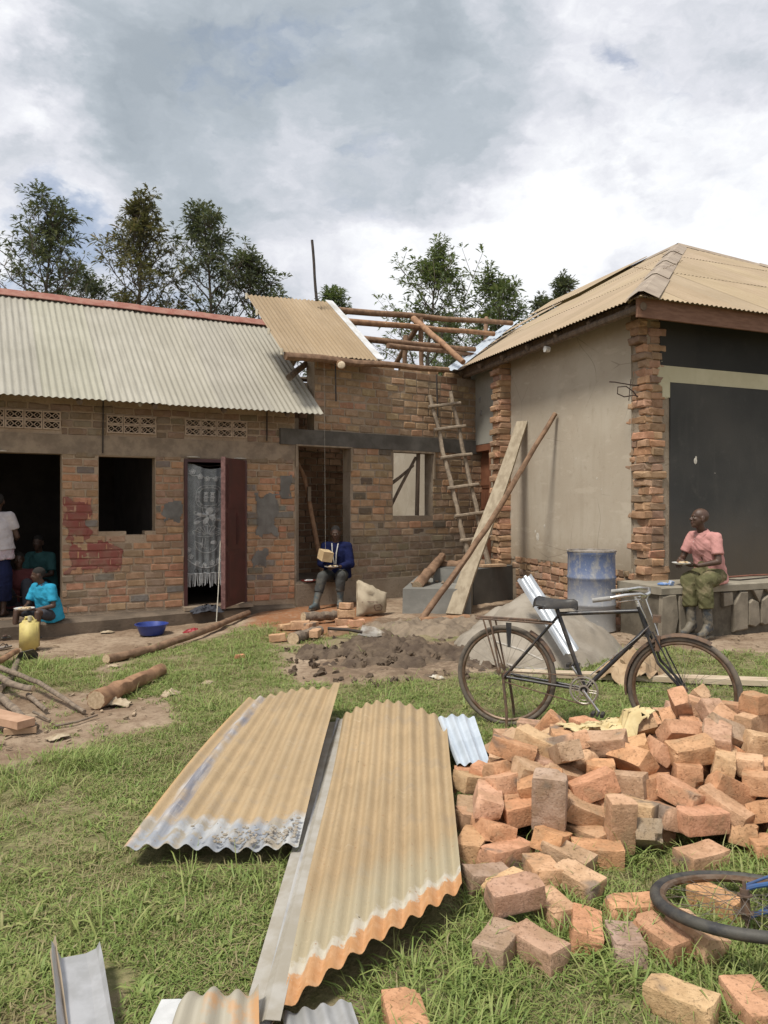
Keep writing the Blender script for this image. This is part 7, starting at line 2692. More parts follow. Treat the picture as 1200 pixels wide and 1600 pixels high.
def tree_at(u, v_top, depth, rad_px, leaf, label, seed, **kw):
 top = EYE + (788 - v_top - 22) / 1200 * depth
 return tree((u - 600) / 1200 * depth, depth, top, rad_px * 1.3 / 1200 * depth, LEAF[leaf], label, seed, **kw)


tree_at(72, 294, 26, 76, 0, 'broad dark feathery tree standing behind the left end of the grey green roof', 1, density=1.35, base_h=4)
tree_at(212, 289, 26, 50, 1, 'slender dark tree with brownish leaves behind the middle of the grey green roof', 2, density=1.25, base_h=5, narrow=.8)
tree_at(322, 298, 27, 74, 0, 'tall tree with open spreading top beside the slender brownish one', 3, density=1.25, base_h=4)
tree_at(392, 372, 27, 58, 0, 'lower bushy tree behind the right end of the grey green roof', 4, density=1.15, base_h=4)
tree_at(150, 402, 30, 60, 0, 'low dark tree filling the gap between two taller ones behind the grey green roof', 5, density=1.0, base_h=3)
tree_at(-60, 330, 27, 70, 0, 'dark feathery tree just past the left end of the grey green roof', 6, density=.9, base_h=4)
tree_at(522, 432, 30, 34, 2, 'small fresh green tree top above the tan sheet on the roofless house', 7, density=.9, base_h=5)
tree_at(672, 368, 27, 62, 2, 'tall light green tree seen through the bare roof poles', 8, density=1.15, base_h=4, narrow=.7)
tree_at(772, 408, 27, 60, 2, 'rounded green tree right behind the end of the bare roof poles', 9, density=1.35, base_h=3)
tree_at(846, 436, 30, 36, 0, 'darker small tree between the rounded one and the tan hipped roof', 10, density=.9, base_h=3)
tree_at(886, 400, 29, 36, 0, 'dark tree tip rising directly over the edge of the tan hipped roof', 11, density=.9, base_h=3)
tree_at(706, 470, 34, 60, 2, 'low green tree far behind the bare roof poles', 12, density=.9, base_h=2)
# ================================================================== lace curtain in the left door
m, nt, b = new_mat('grey_lace')
b.inputs['Roughness'].default_value = .9
p = worldpos(nt)
setc(nt, b.inputs['Base Color'], mix_n(nt, step_n(nt, noise_n(nt, p, 6, 4, .6), .35, .65), (.30, .32, .32), (.40, .42, .42)))
tr = nd(nt, 'ShaderNodeBsdfTransparent')
ms = nd(nt, 'ShaderNodeMixShader')
weave = noise_n(nt, p, 160, 2, .6)
setc(nt, ms.inputs[0], step_n(nt, weave, .3, .62, .42, .88))
out = [n for n in nt.nodes if n.type == 'OUTPUT_MATERIAL'][0]
nt.links.new(tr.outputs[0], ms.inputs[1]); nt.links.new(b.outputs[0], ms.inputs[2]); nt.links.new(ms.outputs[0], out.inputs['Surface'])
MAT['lace'] = m
MAT['lace_thread'] = simple('white_lace_thread', (.66, .67, .66), .9, None, 30, bump=.1)
CW0, CW1, CZ0, CZ1 = 2.385, 3.0, .55, 2.15


def curt(s, z):
 """Point of the curtain: s across 0..1, z height; soft folds, narrower at the top right, swagged top edge."""
 t = max(0.0, (z - CZ0) / (CZ1 - CZ0))
 a0 = CW0 - .035 * (1 - t) + .02
 a1 = CW1 + .10 * t ** 1.5 - .03
 a = a0 + (a1 - a0) * s
 n = .02 + .022 * math.sin(s * 17 + .6) * (.35 + .65 * t) + .010 * math.sin(s * 39 + z * 3) + .03 * (1 - t)
 return FA.p(a, n, z)


def top_z(s):
 return CZ1 - .09 * math.sin(math.pi * min(1, max(0, s))) ** 1.2 + (.0)


nu, nv = 44, 40
mb = MB()
vv = []
for j in range(nv + 1):
 for i in range(nu + 1):
  s = i / nu
  z = CZ0 + (top_z(s) - CZ0) * j / nv
  vv.append(curt(s, z))
mb.add(vv, [(j * (nu + 1) + i, j * (nu + 1) + i + 1, (j + 1) * (nu + 1) + i + 1, (j + 1) * (nu + 1) + i) for j in range(nv) for i in range(nu)])
cur = tag(mb.build('lace_curtain', MAT['lace'], None, True), 'thin grey white lace curtain with fringe hanging in the doorway beside the maroon door', 'curtain')
lift_n = FA.n * -.006


def on_c(s, z):
 return curt(s, z) + lift_n


def motif(name, strokes, r=.005, seg=5):
 mb_ = MB()
 for st_ in strokes:
  mb_.tube([on_c(s, z) for s, z in st_], r, seg)
 return mb_.build(name, MAT['lace_thread'], cur, True)


def petal(cs, cz, rs, rz, a, w=.5):
 """Outline of one petal in curtain coordinates."""
 out_ = []
 for t in np.linspace(0, 2 * math.pi, 11):
  x, y = (.5 + .5 * math.cos(t)), w * math.sin(t) * .5
  X, Y = x * math.cos(a) - y * math.sin(a), x * math.sin(a) + y * math.cos(a)
  out_.append((cs + X * rs, cz + Y * rz))
 return out_


def flower(cs, cz, r, n=5):
 return [petal(cs, cz, r / .6, r, 2 * math.pi * k / n + .3, .75) for k in range(n)]


def filled(name, polys):
 mb_ = MB()
 for poly in polys:
  n = len(poly)
  cs, cz = sum(p_[0] for p_ in poly) / n, sum(p_[1] for p_ in poly) / n
  mb_.add([on_c(cs, cz) + lift_n * .3] + [on_c(*p_) for p_ in poly], [(0, i + 1, (i + 1) % n + 1) for i in range(n)])
 return mb_.build(name, MAT['lace_thread'], cur)


fl = []
for cs, cz in ((.10, 2.02), (.27, 1.95), (.44, 1.92), (.62, 1.92), (.80, 1.95), (.93, 2.02), (.12, .80), (.07, .90), (.28, .70), (.46, .665), (.64, .70), (.80, .73), (.88, .84), (.93, .92)):
 fl += flower(cs, cz, .036)
motif('lace_flower', fl, .006)
motif('lace_scallop', [[(s, .635 + .26 * abs(s - .5) ** 2 * 2.4) for s in np.linspace(.04, .97, 16)], [(s, .555 + .006 * math.sin(s * 30)) for s in np.linspace(.0, 1, 20)], [(s, 1.99 - .06 * math.sin(math.pi * s) + .012 * math.sin(s * 40)) for s in np.linspace(.02, .98, 24)]], .006)
# cartouche round the double sign
oc = lambda k: [(.50 + k * .31 * c_, 1.66 + k * .165 * s_) for c_, s_ in [(math.copysign(abs(math.cos(t)) ** .7, math.cos(t)), math.copysign(abs(math.sin(t)) ** .7, math.sin(t))) for t in np.linspace(0, 2 * math.pi, 29)]]
motif('lace_cartouche', [oc(1.0), oc(.78)] + [[(.50 + .89 * .31 * math.cos(t) + .02 * math.cos(q), 1.66 + .89 * .165 * math.sin(t) + .012 * math.sin(q)) for q in np.linspace(0, 6.283, 6)] for t in np.linspace(0, 6.283, 15)[:-1]], .004)
strokes = []
for ox in (.38, .52):                                             # the sign is two equal halves side by side
 X = lambda x: ox + x * .10
 Z = lambda z: 1.595 + z * .13
 for z, x0, x1 in ((.95, .05, .95), (.83, .2, .8), (.43, -.05, 1.05), (.12 + .0, .2, .8)):
  strokes.append([(X(x0), Z(z)), (X(x1), Z(z))])
 strokes.append([(X(.5), Z(1.04)), (X(.5), Z(.83))])
 for z0, z1 in ((.55, .74), (.0, .30)):
  strokes.append([(X(.2), Z(z0)), (X(.8), Z(z0)), (X(.8), Z(z1)), (X(.2), Z(z1)), (X(.2), Z(z0))])
 strokes.append([(X(.3), Z(.52)), (X(.36), Z(.43))]); strokes.append([(X(.7), Z(.52)), (X(.64), Z(.43))])
motif('double_sign', strokes, .008)
# bouquet, basket and wreath
pl_ = []
for k in range(9):
 a = k * .72
 pl_.append(petal(.50 + .02 * math.cos(a), 1.38 + .02 * math.sin(a), .22 + .06 * (k % 3), .11 + .03 * (k % 2), a, .45))
for cs, cz, a in ((.28, 1.40, 2.6), (.30, 1.30, 3.4), (.72, 1.34, -.3), (.66, 1.44, .8)):
 pl_.append(petal(cs, cz, .14, .075, a, .6))
filled('lace_bouquet', pl_[::2]); motif('lace_leaf', pl_, .004)
fan = []
for k in range(11):
 a = math.pi * (.06 + .88 * k / 10)
 fan.append([(.50 + .06 * math.cos(a), 1.10 + .02 * math.sin(a)), (.50 + .35 * math.cos(a), 1.13 + .11 * math.sin(a))])
rim_c = [(.50 + .35 * math.cos(a) * (1 + .05 * math.cos(11 * a)), 1.13 + .11 * math.sin(a) * (1 + .08 * math.cos(11 * a))) for a in np.linspace(0, math.pi, 40)]
bowl = [(.50 + .30 * math.cos(a), 1.02 + .17 * math.sin(a)) for a in np.linspace(math.pi * 1.02, 2 * math.pi * .99, 20)]
motif('lace_basket', fan + [rim_c, [(.15, 1.13), (.28, 1.09), (.5, 1.08), (.72, 1.10), (.85, 1.13)], bowl, [(.2, 1.02), (.35, .98), (.42, .93), (.60, .90)], [(.38, .92), (.40, 1.07)], [(.45, .90), (.47, 1.06)]], .0045)
filled('lace_bird', [petal(.58, .985, .15, .075, .4, .7), petal(.70, .96, .10, .06, 1.2, .6), petal(.42, .955, .12, .06, 2.4, .6)])
for ci, ch in enumerate('QUEETY'):
 fc = bpy.data.curves.new('letter', 'FONT')
 fc.body = ch
 fc.size = .055 if ci else .075
 fc.extrude = .001
 tmp = bpy.data.objects.new('letter', fc)
 C.objects.link(tmp)
 dg = bpy.context.evaluated_depsgraph_get()
 lm = bpy.data.meshes.new_from_object(tmp.evaluated_get(dg))
 bpy.data.objects.remove(tmp)
 for v in lm.vertices:
  s = .20 + ci * .095 + v.co.x / .60
  v.co = on_c(s, .578 + v.co.y - .012 * math.sin(s * 3.1)) + FA.n * (v.co.z - .002)
 lm.materials.append(simple('open_lace_letter', (.10, .10, .105), .9, None, 30, bump=0) if ci == 0 else bpy.data.materials['open_lace_letter'])
 link('letter', lm, cur)
mb = MB()
r_ = random.Random(6)
for k in range(46):
 s = (k + .5) / 46
 z0 = CZ0 + .005
 L = .19 * r_.uniform(.75, 1.1)
 sw = r_.uniform(-.02, .02)
 mb.tube([on_c(s, z0), on_c(s, z0) + FA.a * sw * .4 + Vector((0, 0, -L * .5)), on_c(s, z0) + FA.a * sw + Vector((0, 0, -L))], r_.uniform(.003, .0055), 4)
o = mb.build('fringe', MAT['lace_thread'], cur)
o['kind'] = 'stuff'
mb = MB(); mb.tube([FA.p(2.36, .03, 2.14), FA.p(2.7, .035, 2.10), FA.p(3.2, .03, 2.15)], .004, 5)
mb.build('curtain_wire', MAT['black_rod'], cur)
mb = MB(); mb.ball(on_c(.98, .98), (.035, .02, .07), 8, 5)
mb.build('curtain_knot', MAT['lace_thread'], cur, True)
# ================================================================== people
def skin_mat(name, c1, c2):
 m, nt, b = new_mat(name)
 p = worldpos(nt)
 setc(nt, b.inputs['Base Color'], mix_n(nt, step_n(nt, noise_n(nt, p, 14, 5, .6), .35, .65), c1, c2))
 b.inputs['Roughness'].default_value = .5
 b.inputs['Specular IOR Level'].default_value = .45
 bump_n(nt, b, noise_n(nt, p, 140, 3, .6), .06, .002)
 return m


MAT['skin'] = skin_mat('dark_brown_skin', (.060, .032, .021), (.085, .047, .031))
MAT['hair'] = simple('cropped_black_hair', (.020, .016, .013), .9, (.022, .02, .018), 60, bump=.5, bscale=220)
MAT['eye_white'] = simple('eye_white', (.34, .29, .24), .3, None, 30, bump=0)
MAT['lip'] = simple('lip', (.11, .05, .042), .5, None, 30, bump=0)


def cloth_mat(name, col, col2=None, stripe=None, dirt=None, dscale=5):
 m, nt, b = new_mat(name)
 p = worldpos(nt)
 c2 = col2 or tuple(c * .8 for c in col)
 c = mix_n(nt, step_n(nt, noise_n(nt, p, 7, 5, .6), .35, .65), c2, col)
 if stripe:
  w = nd(nt, 'ShaderNodeTexWave', wave_type='BANDS', bands_direction='Z')
  w.inputs['Scale'].default_value = stripe[1]
  w.inputs['Distortion'].default_value = 1.2
  nt.links.new(p, w.inputs['Vector'])
  c = mix_n(nt, step_n(nt, w.outputs['Fac'], .55, .8, 0, stripe[2]), c, stripe[0])
 if dirt:
  c = mix_n(nt, step_n(nt, noise_n(nt, p, dscale, 5, .65), .48, .66, 0, .85), c, dirt)
 setc(nt, b.inputs['Base Color'], c)
 b.inputs['Roughness'].default_value = .95
 b.inputs['Specular IOR Level'].default_value = .1
 bump_n(nt, b, math_n(nt, 'ADD', noise_n(nt, p, 24, 5, .6), math_n(nt, 'MULTIPLY', noise_n(nt, p, 250, 2, .5), .25)), .5, .010)
 return m


def cap(mb, p0, p1, r0, r1, seg=14, flat0=False, flat1=False):
 """Tapered limb segment with round (or flat, for hems) ends."""
 p0, p1 = Vector(p0), Vector(p1)
 d = (p1 - p0)
 L = d.length
 d = d / L if L > 1e-6 else Vector((0, 0, 1))
 prof = []
 if flat0:
  prof += [(p0, .001), (p0, r0)]
 else:
  for a in (90, 60, 30):
   prof.append((p0 - d * r0 * math.sin(R(a)), max(.0008, r0 * math.cos(R(a)))))
  prof.append((p0, r0))
 if flat1:
  prof += [(p1, r1), (p1, .001)]
 else:
  prof.append((p1, r1))
  for a in (30, 60, 90):
   prof.append((p1 + d * r1 * math.sin(R(a)), max(.0008, r1 * math.cos(R(a)))))
 n0 = d.orthogonal().normalized()
 b0 = d.cross(n0)
 base = len(mb.v)
 for c, r in prof:
  for k in range(seg):
   a = 2 * math.pi * k / seg
   mb.v.append(tuple(c + (n0 * math.cos(a) + b0 * math.sin(a)) * r))
 for i in range(len(prof) - 1):
  for k in range(seg):
   k2 = (k + 1) % seg
   mb.f.append((base + i * seg + k, base + i * seg + k2, base + (i + 1) * seg + k2, base + (i + 1) * seg + k))
 mb.f.append(tuple(base + k for k in range(seg))[::-1])
 mb.f.append(tuple(base + (len(prof) - 1) * seg + k for k in range(seg)))


def fuse(name, mb, m, parent, voxel=.008, smooth=4, wrinkle=None, cut=None):
 """Melt overlapping segments into one continuous skin; optional cloth wrinkles."""
 tmp_me = mb.mesh('tmp')
 tmp = bpy.data.objects.new('tmp', tmp_me)
 C.objects.link(tmp)
 rm = tmp.modifiers.new('r', 'REMESH')
 rm.mode = 'VOXEL'; rm.voxel_size = voxel; rm.use_smooth_shade = True
 if smooth:
  sm = tmp.modifiers.new('s', 'SMOOTH'); sm.factor = .5; sm.iterations = smooth
 dg = bpy.context.evaluated_depsgraph_get()
 me_ = bpy.data.meshes.new_from_object(tmp.evaluated_get(dg))
 bpy.data.objects.remove(tmp)
 bpy.data.meshes.remove(tmp_me)
 me_.name = name
 if wrinkle:
  amp, sc_w, off = wrinkle
  n = len(me_.vertices)
  co = np.empty(n * 3); me_.vertices.foreach_get('co', co); co = co.reshape(-1, 3)
  no = np.empty(n * 3); me_.vertex_normals.foreach_get('vector', no); no = no.reshape(-1, 3)
  q = (co[:, 0] * .8 + co[:, 2] * .55) , (co[:, 1] * .8 - co[:, 2] * .9)
  k = 1 - 2 * np.abs(vnoise(q[0] + off, q[1], sc_w, 3, 3))
  co += no * (amp * k)[:, None]
  me_.vertices.foreach_set('co', co.reshape(-1))
 me_.materials.clear()
 me_.materials.append(m)
 me_.polygons.foreach_set('use_smooth', [True] * len(me_.polygons))
 return link(name, me_, parent)


def head_shape(mb, c, f, u, k=1.0):
 """Skull, jaw, brow, nose, lips, chin, ears."""
 f = f.normalized(); l = u.cross(f).normalized(); u = f.cross(l).normalized()
 rot = Matrix((f, l, u)).transposed()
 P = lambda x, y, z: c + (f * x + l * y + u * z) * k
 B_ = lambda p, r: mb.ball(p, tuple(q * k for q in r), 18, 12, rot)
 B_(P(-.012, 0, .035), (.098, .076, .088)); B_(P(.02, 0, -.02), (.075, .066, .085)); B_(P(.045, 0, -.068), (.045, .044, .042)); B_(P(.068, 0, -.090), (.022, .024, .018))
 B_(P(.078, 0, .032), (.018, .050, .012)); B_(P(.062, .038, -.008), (.026, .020, .018)); B_(P(.062, -.038, -.008), (.026, .020, .018))
 cap(mb, P(.086, 0, .022), P(.106, 0, -.014), .008 * k, .014 * k, 10); B_(P(.094, .013, -.017), (.011, .009, .008)); B_(P(.094, -.013, -.017), (.011, .009, .008))
 B_(P(.086, 0, -.042), (.015, .025, .009)); B_(P(.083, 0, -.056), (.015, .022, .009))
 for s in (-1, 1):
  B_(P(-.012, s * .077, .0), (.022, .010, .032)); B_(P(-.005, s * .080, -.022), (.012, .008, .012))
 return P, rot


def head_parts(parent, c, f, u, k=1.0, hair=True):
 f = f.normalized(); l = u.cross(f).normalized(); u = f.cross(l).normalized()
 rot = Matrix((f, l, u)).transposed()
 P = lambda x, y, z: c + (f * x + l * y + u * z) * k
 for s in (-1, 1):
  mb = MB(); mb.ball(P(.0815, s * .031, .012), (.0085 * k, .0115 * k, .0062 * k), 10, 8, rot)
  e = mb.build('eye', MAT['eye_white'], parent, True)
  mb = MB(); mb.ball(P(.0872, s * .031, .012), .0052 * k, 8, 6)
  mb.build('pupil', MAT['hair'], e, True)
 mb = MB(); mb.ball(P(.088, 0, -.049), (.011 * k, .024 * k, .010 * k), 12, 8, rot)
 mb.build('lips', MAT['lip'], parent, True)
 if hair:
  mb = MB()
  mb.ball(P(-.016, 0, .039), (.0985 * k, .0772 * k, .0880 * k), 22, 16, rot)
  vv, keep = mb.v, []
  ok = [(Vector(v) - c).dot(u) > (.030 + .55 * max(0, (Vector(v) - c).dot(f) / k - .02)) * k or (Vector(v) - c).dot(f) < -.045 * k and (Vector(v) - c).dot(u) > -.035 * k for v in vv]
  mb.f = [q for q in mb.f if all(ok[i] for i in q)]
  mb.build('hair', MAT['hair'], parent, True)


def hand_shape(mb, wrist, d, palm_n, k=1.0, curl=.5, side=1):
 """Palm, four unequal fingers that bend towards palm_n, and a thumb from the side of the palm."""
 d = d.normalized()
 s = d.cross(palm_n).normalized() * side
 pn = palm_n.normalized()
 for i, (off, L, r) in enumerate(((-.030, .068, .0088), (-.010, .078, .0092), (.011, .073, .0090), (.030, .058, .0080))):
  kn = wrist + (d * .088 + s * off) * k
  cap(mb, wrist + (d * .012 + s * off * .55) * k, kn, .013 * k, .0115 * k, 9)
  p, a = kn, curl * .45
  for seg_, fr in enumerate((.45, .32, .23)):
   dd_ = (d * math.cos(a) + pn * math.sin(a) + s * off * 1.5).normalized()
   q = p + dd_ * L * fr * k
   cap(mb, p, q, r * k * (1 - .1 * seg_), r * k * (.92 - .1 * seg_), 8)
   p = q
   a += curl * .75
 t0 = wrist + (d * .025 - s * .026) * k
 t1 = t0 + (d * .030 - s * .030 + pn * .012) * k
 t2 = t1 + (d * .030 - s * .006 + pn * .016) * k
 cap(mb, t0, t1, .014 * k, .0112 * k, 9); cap(mb, t1, t2, .0108 * k, .0085 * k, 9); cap(mb, t2, t2 + (d * .018 + pn * .008) * k, .0085 * k, .007 * k, 9)


class Pose:
 """Joint positions in body axes (forward, left, up) about the hip centre."""

 def __init__(self, hip, face_deg, k=1.0):
  a = R(face_deg)
  self.f = Vector((math.sin(a), math.cos(a), 0))
  self.l = Vector((-self.f.y, self.f.x, 0))
  self.u = Vector((0, 0, 1))
  self.o, self.k = Vector(hip), k

 def p(self, x, y, z):
  return self.o + (self.f * x + self.l * y + self.u * z) * self.k

 def d(self, x, y, z):
  return (self.f * x + self.l * y + self.u * z).normalized()


def bare_body(J, ps, k, head, hf, hu, wr=1.0, legs=True, hands=None, feet=False, belly=1.0):
 """One connected body: trunk, neck, head, arms with hands, legs."""
 mb = MB()
 rot = Matrix((ps.f, ps.l, ps.u)).transposed()
 cap(mb, J['hip'], J['waist'], .115 * k, .105 * k * belly); cap(mb, J['waist'], J['chest'], .105 * k * belly, .115 * k)
 cap(mb, J['shl'], J['shr'], .055 * k, .055 * k)
 cap(mb, J['chest'], J['neck'], .09 * k, .055 * k); cap(mb, J['neck'], head - hu.normalized() * .06 * k, .053 * k, .050 * k)
 head_shape(mb, head, hf, hu, k)
 for s in 'lr':
  cap(mb, J['sh' + s], J['el' + s], .047 * k, .037 * k); cap(mb, J['el' + s], J['wr' + s], .037 * k, .025 * k)
  hd = hands[s]
  hand_shape(mb, J['wr' + s], hd[0], hd[1], k, hd[2], 1 if s == 'l' else -1)
  if legs:
   cap(mb, J['hip' + s], J['kn' + s], .078 * k, .052 * k); cap(mb, J['kn' + s], J['kn' + s].lerp(J['an' + s], .35), .050 * k, .050 * k); cap(mb, J['kn' + s].lerp(J['an' + s], .35), J['an' + s], .050 * k, .032 * k)
   if feet:
    fd = J['toe' + s] - J['an' + s]
    heel = J['an' + s] - Vector((fd.x, fd.y, 0)).normalized() * .035 * k - Vector((0, 0, .045 * k))
    cap(mb, J['an' + s], heel, .032 * k, .028 * k); cap(mb, heel, J['toe' + s], .028 * k, .022 * k); cap(mb, J['an' + s], J['toe' + s], .030 * k, .020 * k)
 return mb


def top_shape(J, k, sleeve=.75, r=1.0, hem_drop=.05, loose=.0):
 mb = MB()
 up = (J['neck'] - J['hip']).normalized()
 hem = J['hip'] - up * hem_drop * k
 lat = (J['shl'] - J['shr']).normalized()
 for s in (-1, 1):
  cap(mb, hem + lat * s * .075 * k, J['waist'] + lat * s * .06 * k, (.125 + loose) * r * k, (.115 + loose) * r * k, 18, True)
  cap(mb, J['waist'] + lat * s * .06 * k, J['chest'] + lat * s * .065 * k, (.115 + loose) * r * k, .112 * r * k, 18)
 cap(mb, J['chest'] - up * .03 * k, J['chest'] + up * .06 * k, .135 * r * k, .11 * r * k, 18)
 cap(mb, J['shl'], J['shr'], .066 * r * k, .066 * r * k)
 cap(mb, J['chest'] + up * .06 * k, J['neck'] - up * .004 * k, .095 * r * k, .062 * k, 16, False, True)
 for s in 'lr':
  e = J['sh' + s].lerp(J['el' + s], min(1, sleeve))
  cap(mb, J['sh' + s], e, .066 * r * k, (.062 + loose * .3) * k, 14, False, sleeve <= 1)
  if sleeve > 1:
   w = J['el' + s].lerp(J['wr' + s], sleeve - 1)
   cap(mb, J['el' + s], w, .055 * r * k, .044 * k, 14, False, True)
 return mb


def trousers_shape(J, k, to=.85, r=1.0, flare=.0):
 mb = MB()
 lat = (J['hipl'] - J['hipr']).normalized()
 cap(mb, J['hipl'], J['hipr'], .118 * r * k, .118 * r * k, 18)
 cap(mb, J['hip'], J['waist'], .13 * r * k, .12 * r * k, 18, False, True)
 for s in 'lr':
  cap(mb, J['hip' + s], J['kn' + s], .102 * r * k, .080 * r * k, 16)
  e = J['kn' + s].lerp(J['an' + s], to)
  cap(mb, J['kn' + s], e, .080 * r * k, (.066 + flare) * r * k, 16, False, True)
 return mb


def boot_shape(J, k, s, top=.45, r=1.0):
 mb = MB()
 fd = J['toe' + s] - J['an' + s]
 h = Vector((fd.x, fd.y, 0)).normalized()
 st = J['kn' + s].lerp(J['an' + s], top)
 cap(mb, st, J['an' + s], .062 * k * r, .050 * k * r, 14, True)
 heel = J['an' + s] - h * .030 * k - Vector((0, 0, .055 * k))
 cap(mb, J['an' + s], heel, .050 * k * r, .044 * k * r); cap(mb, heel, J['toe' + s] - h * .03 * k, .044 * k * r, .040 * k * r)
 cap(mb, J['an' + s] - Vector((0, 0, .02 * k)), J['toe' + s] - h * .05 * k, .048 * k * r, .036 * k * r)
 cap(mb, J['toe' + s] - h * .06 * k, J['toe' + s], .042 * k * r, .034 * k * r)
 return mb


def sole_shape(J, k, s):
 fd = J['toe' + s] - J['an' + s]
 h = Vector((fd.x, fd.y, 0)).normalized(); sd_ = Vector((-h.y, h.x, 0))
 z = J['toe' + s].z - .042 * k
 c0 = Vector((J['an' + s].x, J['an' + s].y, z)) - h * .075 * k
 c1 = Vector((J['toe' + s].x, J['toe' + s].y, z)) + h * .035 * k
 mb = MB()
 pts = [c0 + sd_ * .030 * k, c0 - sd_ * .030 * k, c0.lerp(c1, .55) - sd_ * .042 * k, c1 - sd_ * .026 * k, c1 + sd_ * .026 * k, c0.lerp(c1, .55) + sd_ * .042 * k]
 mb.add(pts + [p + Vector((0, 0, .022 * k)) for p in pts], [tuple(range(5, -1, -1)), tuple(range(6, 12))] + [(i, (i + 1) % 6, (i + 1) % 6 + 6, i + 6) for i in range(6)])
 return mb


def collar(J, k, m, parent, open_dir, w=.038):
 up = (J['neck'] - J['chest']).normalized()
 c = J['neck'] - up * .008 * k
 f = (open_dir - up * open_dir.dot(up)).normalized()
 l = up.cross(f)
 mb = MB()
 n = 22
 vv, ff = [], []
 for i in range(n + 1):
  a = R(24 + 312 * i / n)
  d_ = f * math.cos(a) + l * math.sin(a)
  dip = max(0, math.cos(a)) * .045 * k
  vv += [c + d_ * .060 * k + up * (.020 * k - dip), c + d_ * .069 * k + up * (.024 * k - dip), c + d_ * (.088 + .012 * max(0, math.cos(a))) * k + up * (-.012 * k - dip * 1.4)]
 for i in range(n):
  ff += [(i * 3, i * 3 + 3, i * 3 + 4, i * 3 + 1), (i * 3 + 1, i * 3 + 4, i * 3 + 5, i * 3 + 2)]
 mb.add(vv, ff)
 return mb.build('collar', m, parent, True)


def plate(name, c, r, label, m, food=None, tilt=None):
 mb = MB()
 rot = (tilt or Euler((0, 0, 0))).to_matrix()
 mb.lathe([(r * .5, 0), (r * .62, .003), (r * .98, .020), (r, .022), (r, .026), (r * .6, .010), (.0008, .008)], 26, c, rot)
 o = tag(mb.build(name, m, None, True), label, 'plate')
 if food:
  mb = MB(); rr = random.Random(3)
  for _ in range(12):
   a, d_ = rr.uniform(0, 6.28), rr.uniform(0, r * .6)
   mb.ball(Vector(c) + rot @ Vector((d_ * math.cos(a), d_ * math.sin(a), .018)), (rr.uniform(.014, .026), rr.uniform(.014, .026), rr.uniform(.010, .022)), 8, 5)
  mb.build('food', food, o, True)
 return o


MAT['food'] = simple('pale_food', (.55, .47, .33), .7, (.40, .27, .13), 30, bump=.2)
MAT['enamel'] = simple('white_enamel', (.62, .61, .58), .35, (.5, .48, .44), 20, bump=0, spec=.5)
MAT['rubber'] = simple('muddy_black_rubber', (.040, .044, .048), .6, (.14, .12, .09), 11, bump=.2, lo=.42, hi=.62)

# -------- man in pink on the veranda ---------------------------------------
k = 1.0
PS = Pose(FV.p(.80, .03, VH + .115), -115, k)
man = thing('person', PS.o - Vector((0, 0, VH + .115)), 'man in a faded pink polo shirt and muddy green trousers eating on the veranda edge', 'person')
J = {'hip': PS.p(0, 0, 0), 'waist': PS.p(.02, 0, .17), 'chest': PS.p(.085, 0, .36), 'neck': PS.p(.135, .0, .515),
     'shl': PS.p(.09, .165, .445), 'shr': PS.p(.115, -.16, .450), 'ell': PS.p(.13, .235, .17), 'elr': PS.p(.20, -.235, .185), 'wrl': PS.p(.345, .13, .125), 'wrr': PS.p(.38, -.10, .19),
     'hipl': PS.p(.02, .09, -.01), 'hipr': PS.p(.02, -.09, -.01), 'knl': PS.p(.38, .25, -.06), 'knr': PS.p(.43, .075, -.045),
     'anl': PS.p(.355, .29, -.525), 'anr': PS.p(.44, .13, -.515), 'toel': PS.p(.52, .33, -.635), 'toer': PS.p(.61, .16, -.625)}
dz = gz(J['toel'].x, J['toel'].y) + .048 - J['toel'].z
hd = PS.p(.185, .01, .665)
hf = Matrix.Rotation(R(-26), 3, 'Z') @ PS.d(1, 0, .06)
hu = PS.d(-.05, 0, 1)
hands = {'l': (PS.d(.85, -.5, .0), PS.d(0, -.3, 1), .5), 'r': (PS.d(.75, .45, -.45), PS.d(-.4, .2, -1), .9)}
body = fuse('body', bare_body(J, PS, k, hd, hf, hu, hands=hands), MAT['skin'], man, .0055, 2)
head_parts(man, hd, hf, hu, k, hair=False)
MAT['pink'] = cloth_mat('faded_pink_knit', (.52, .235, .215), (.43, .185, .17), stripe=((.60, .40, .36), 26, .6))
MAT['green_trouser'] = cloth_mat('muddy_green_cotton', (.125, .118, .058), (.09, .085, .042), dirt=(.23, .19, .115), dscale=6)
sh = fuse('shirt', top_shape(J, k, .70, .98, .10, .008), MAT['pink'], man, .009, 4, (.007, .09, 2))
collar(J, k, MAT['pink'], man, hf)
fuse('trousers', trousers_shape(J, k, .62, 1.06, .01), MAT['green_trouser'], man, .009, 4, (.012, .10, 5))
for s in 'lr':
 bt = fuse('boot', boot_shape(J, k, s, .48), MAT['rubber'], man, .008, 3, (.003, .05, 1))
 sole_shape(J, k, s).build('sole', MAT['rubber'], bt)
mb = MB()
a_, b_ = J['neck'] + hf * .062 - Vector((0, 0, .03)), J['chest'] + hf * .135
for t in np.linspace(0, .75, 3):
 mb.ball(Vector(a_).lerp(b_, .2 + t * .8) + PS.f * .012, .005, 6, 4)
mb.build('button', MAT['enamel'], man)
plate('plate', PS.p(.47, .02, .135), .115, 'pale plate of food held by the man in pink', MAT['enamel'], MAT['food'])

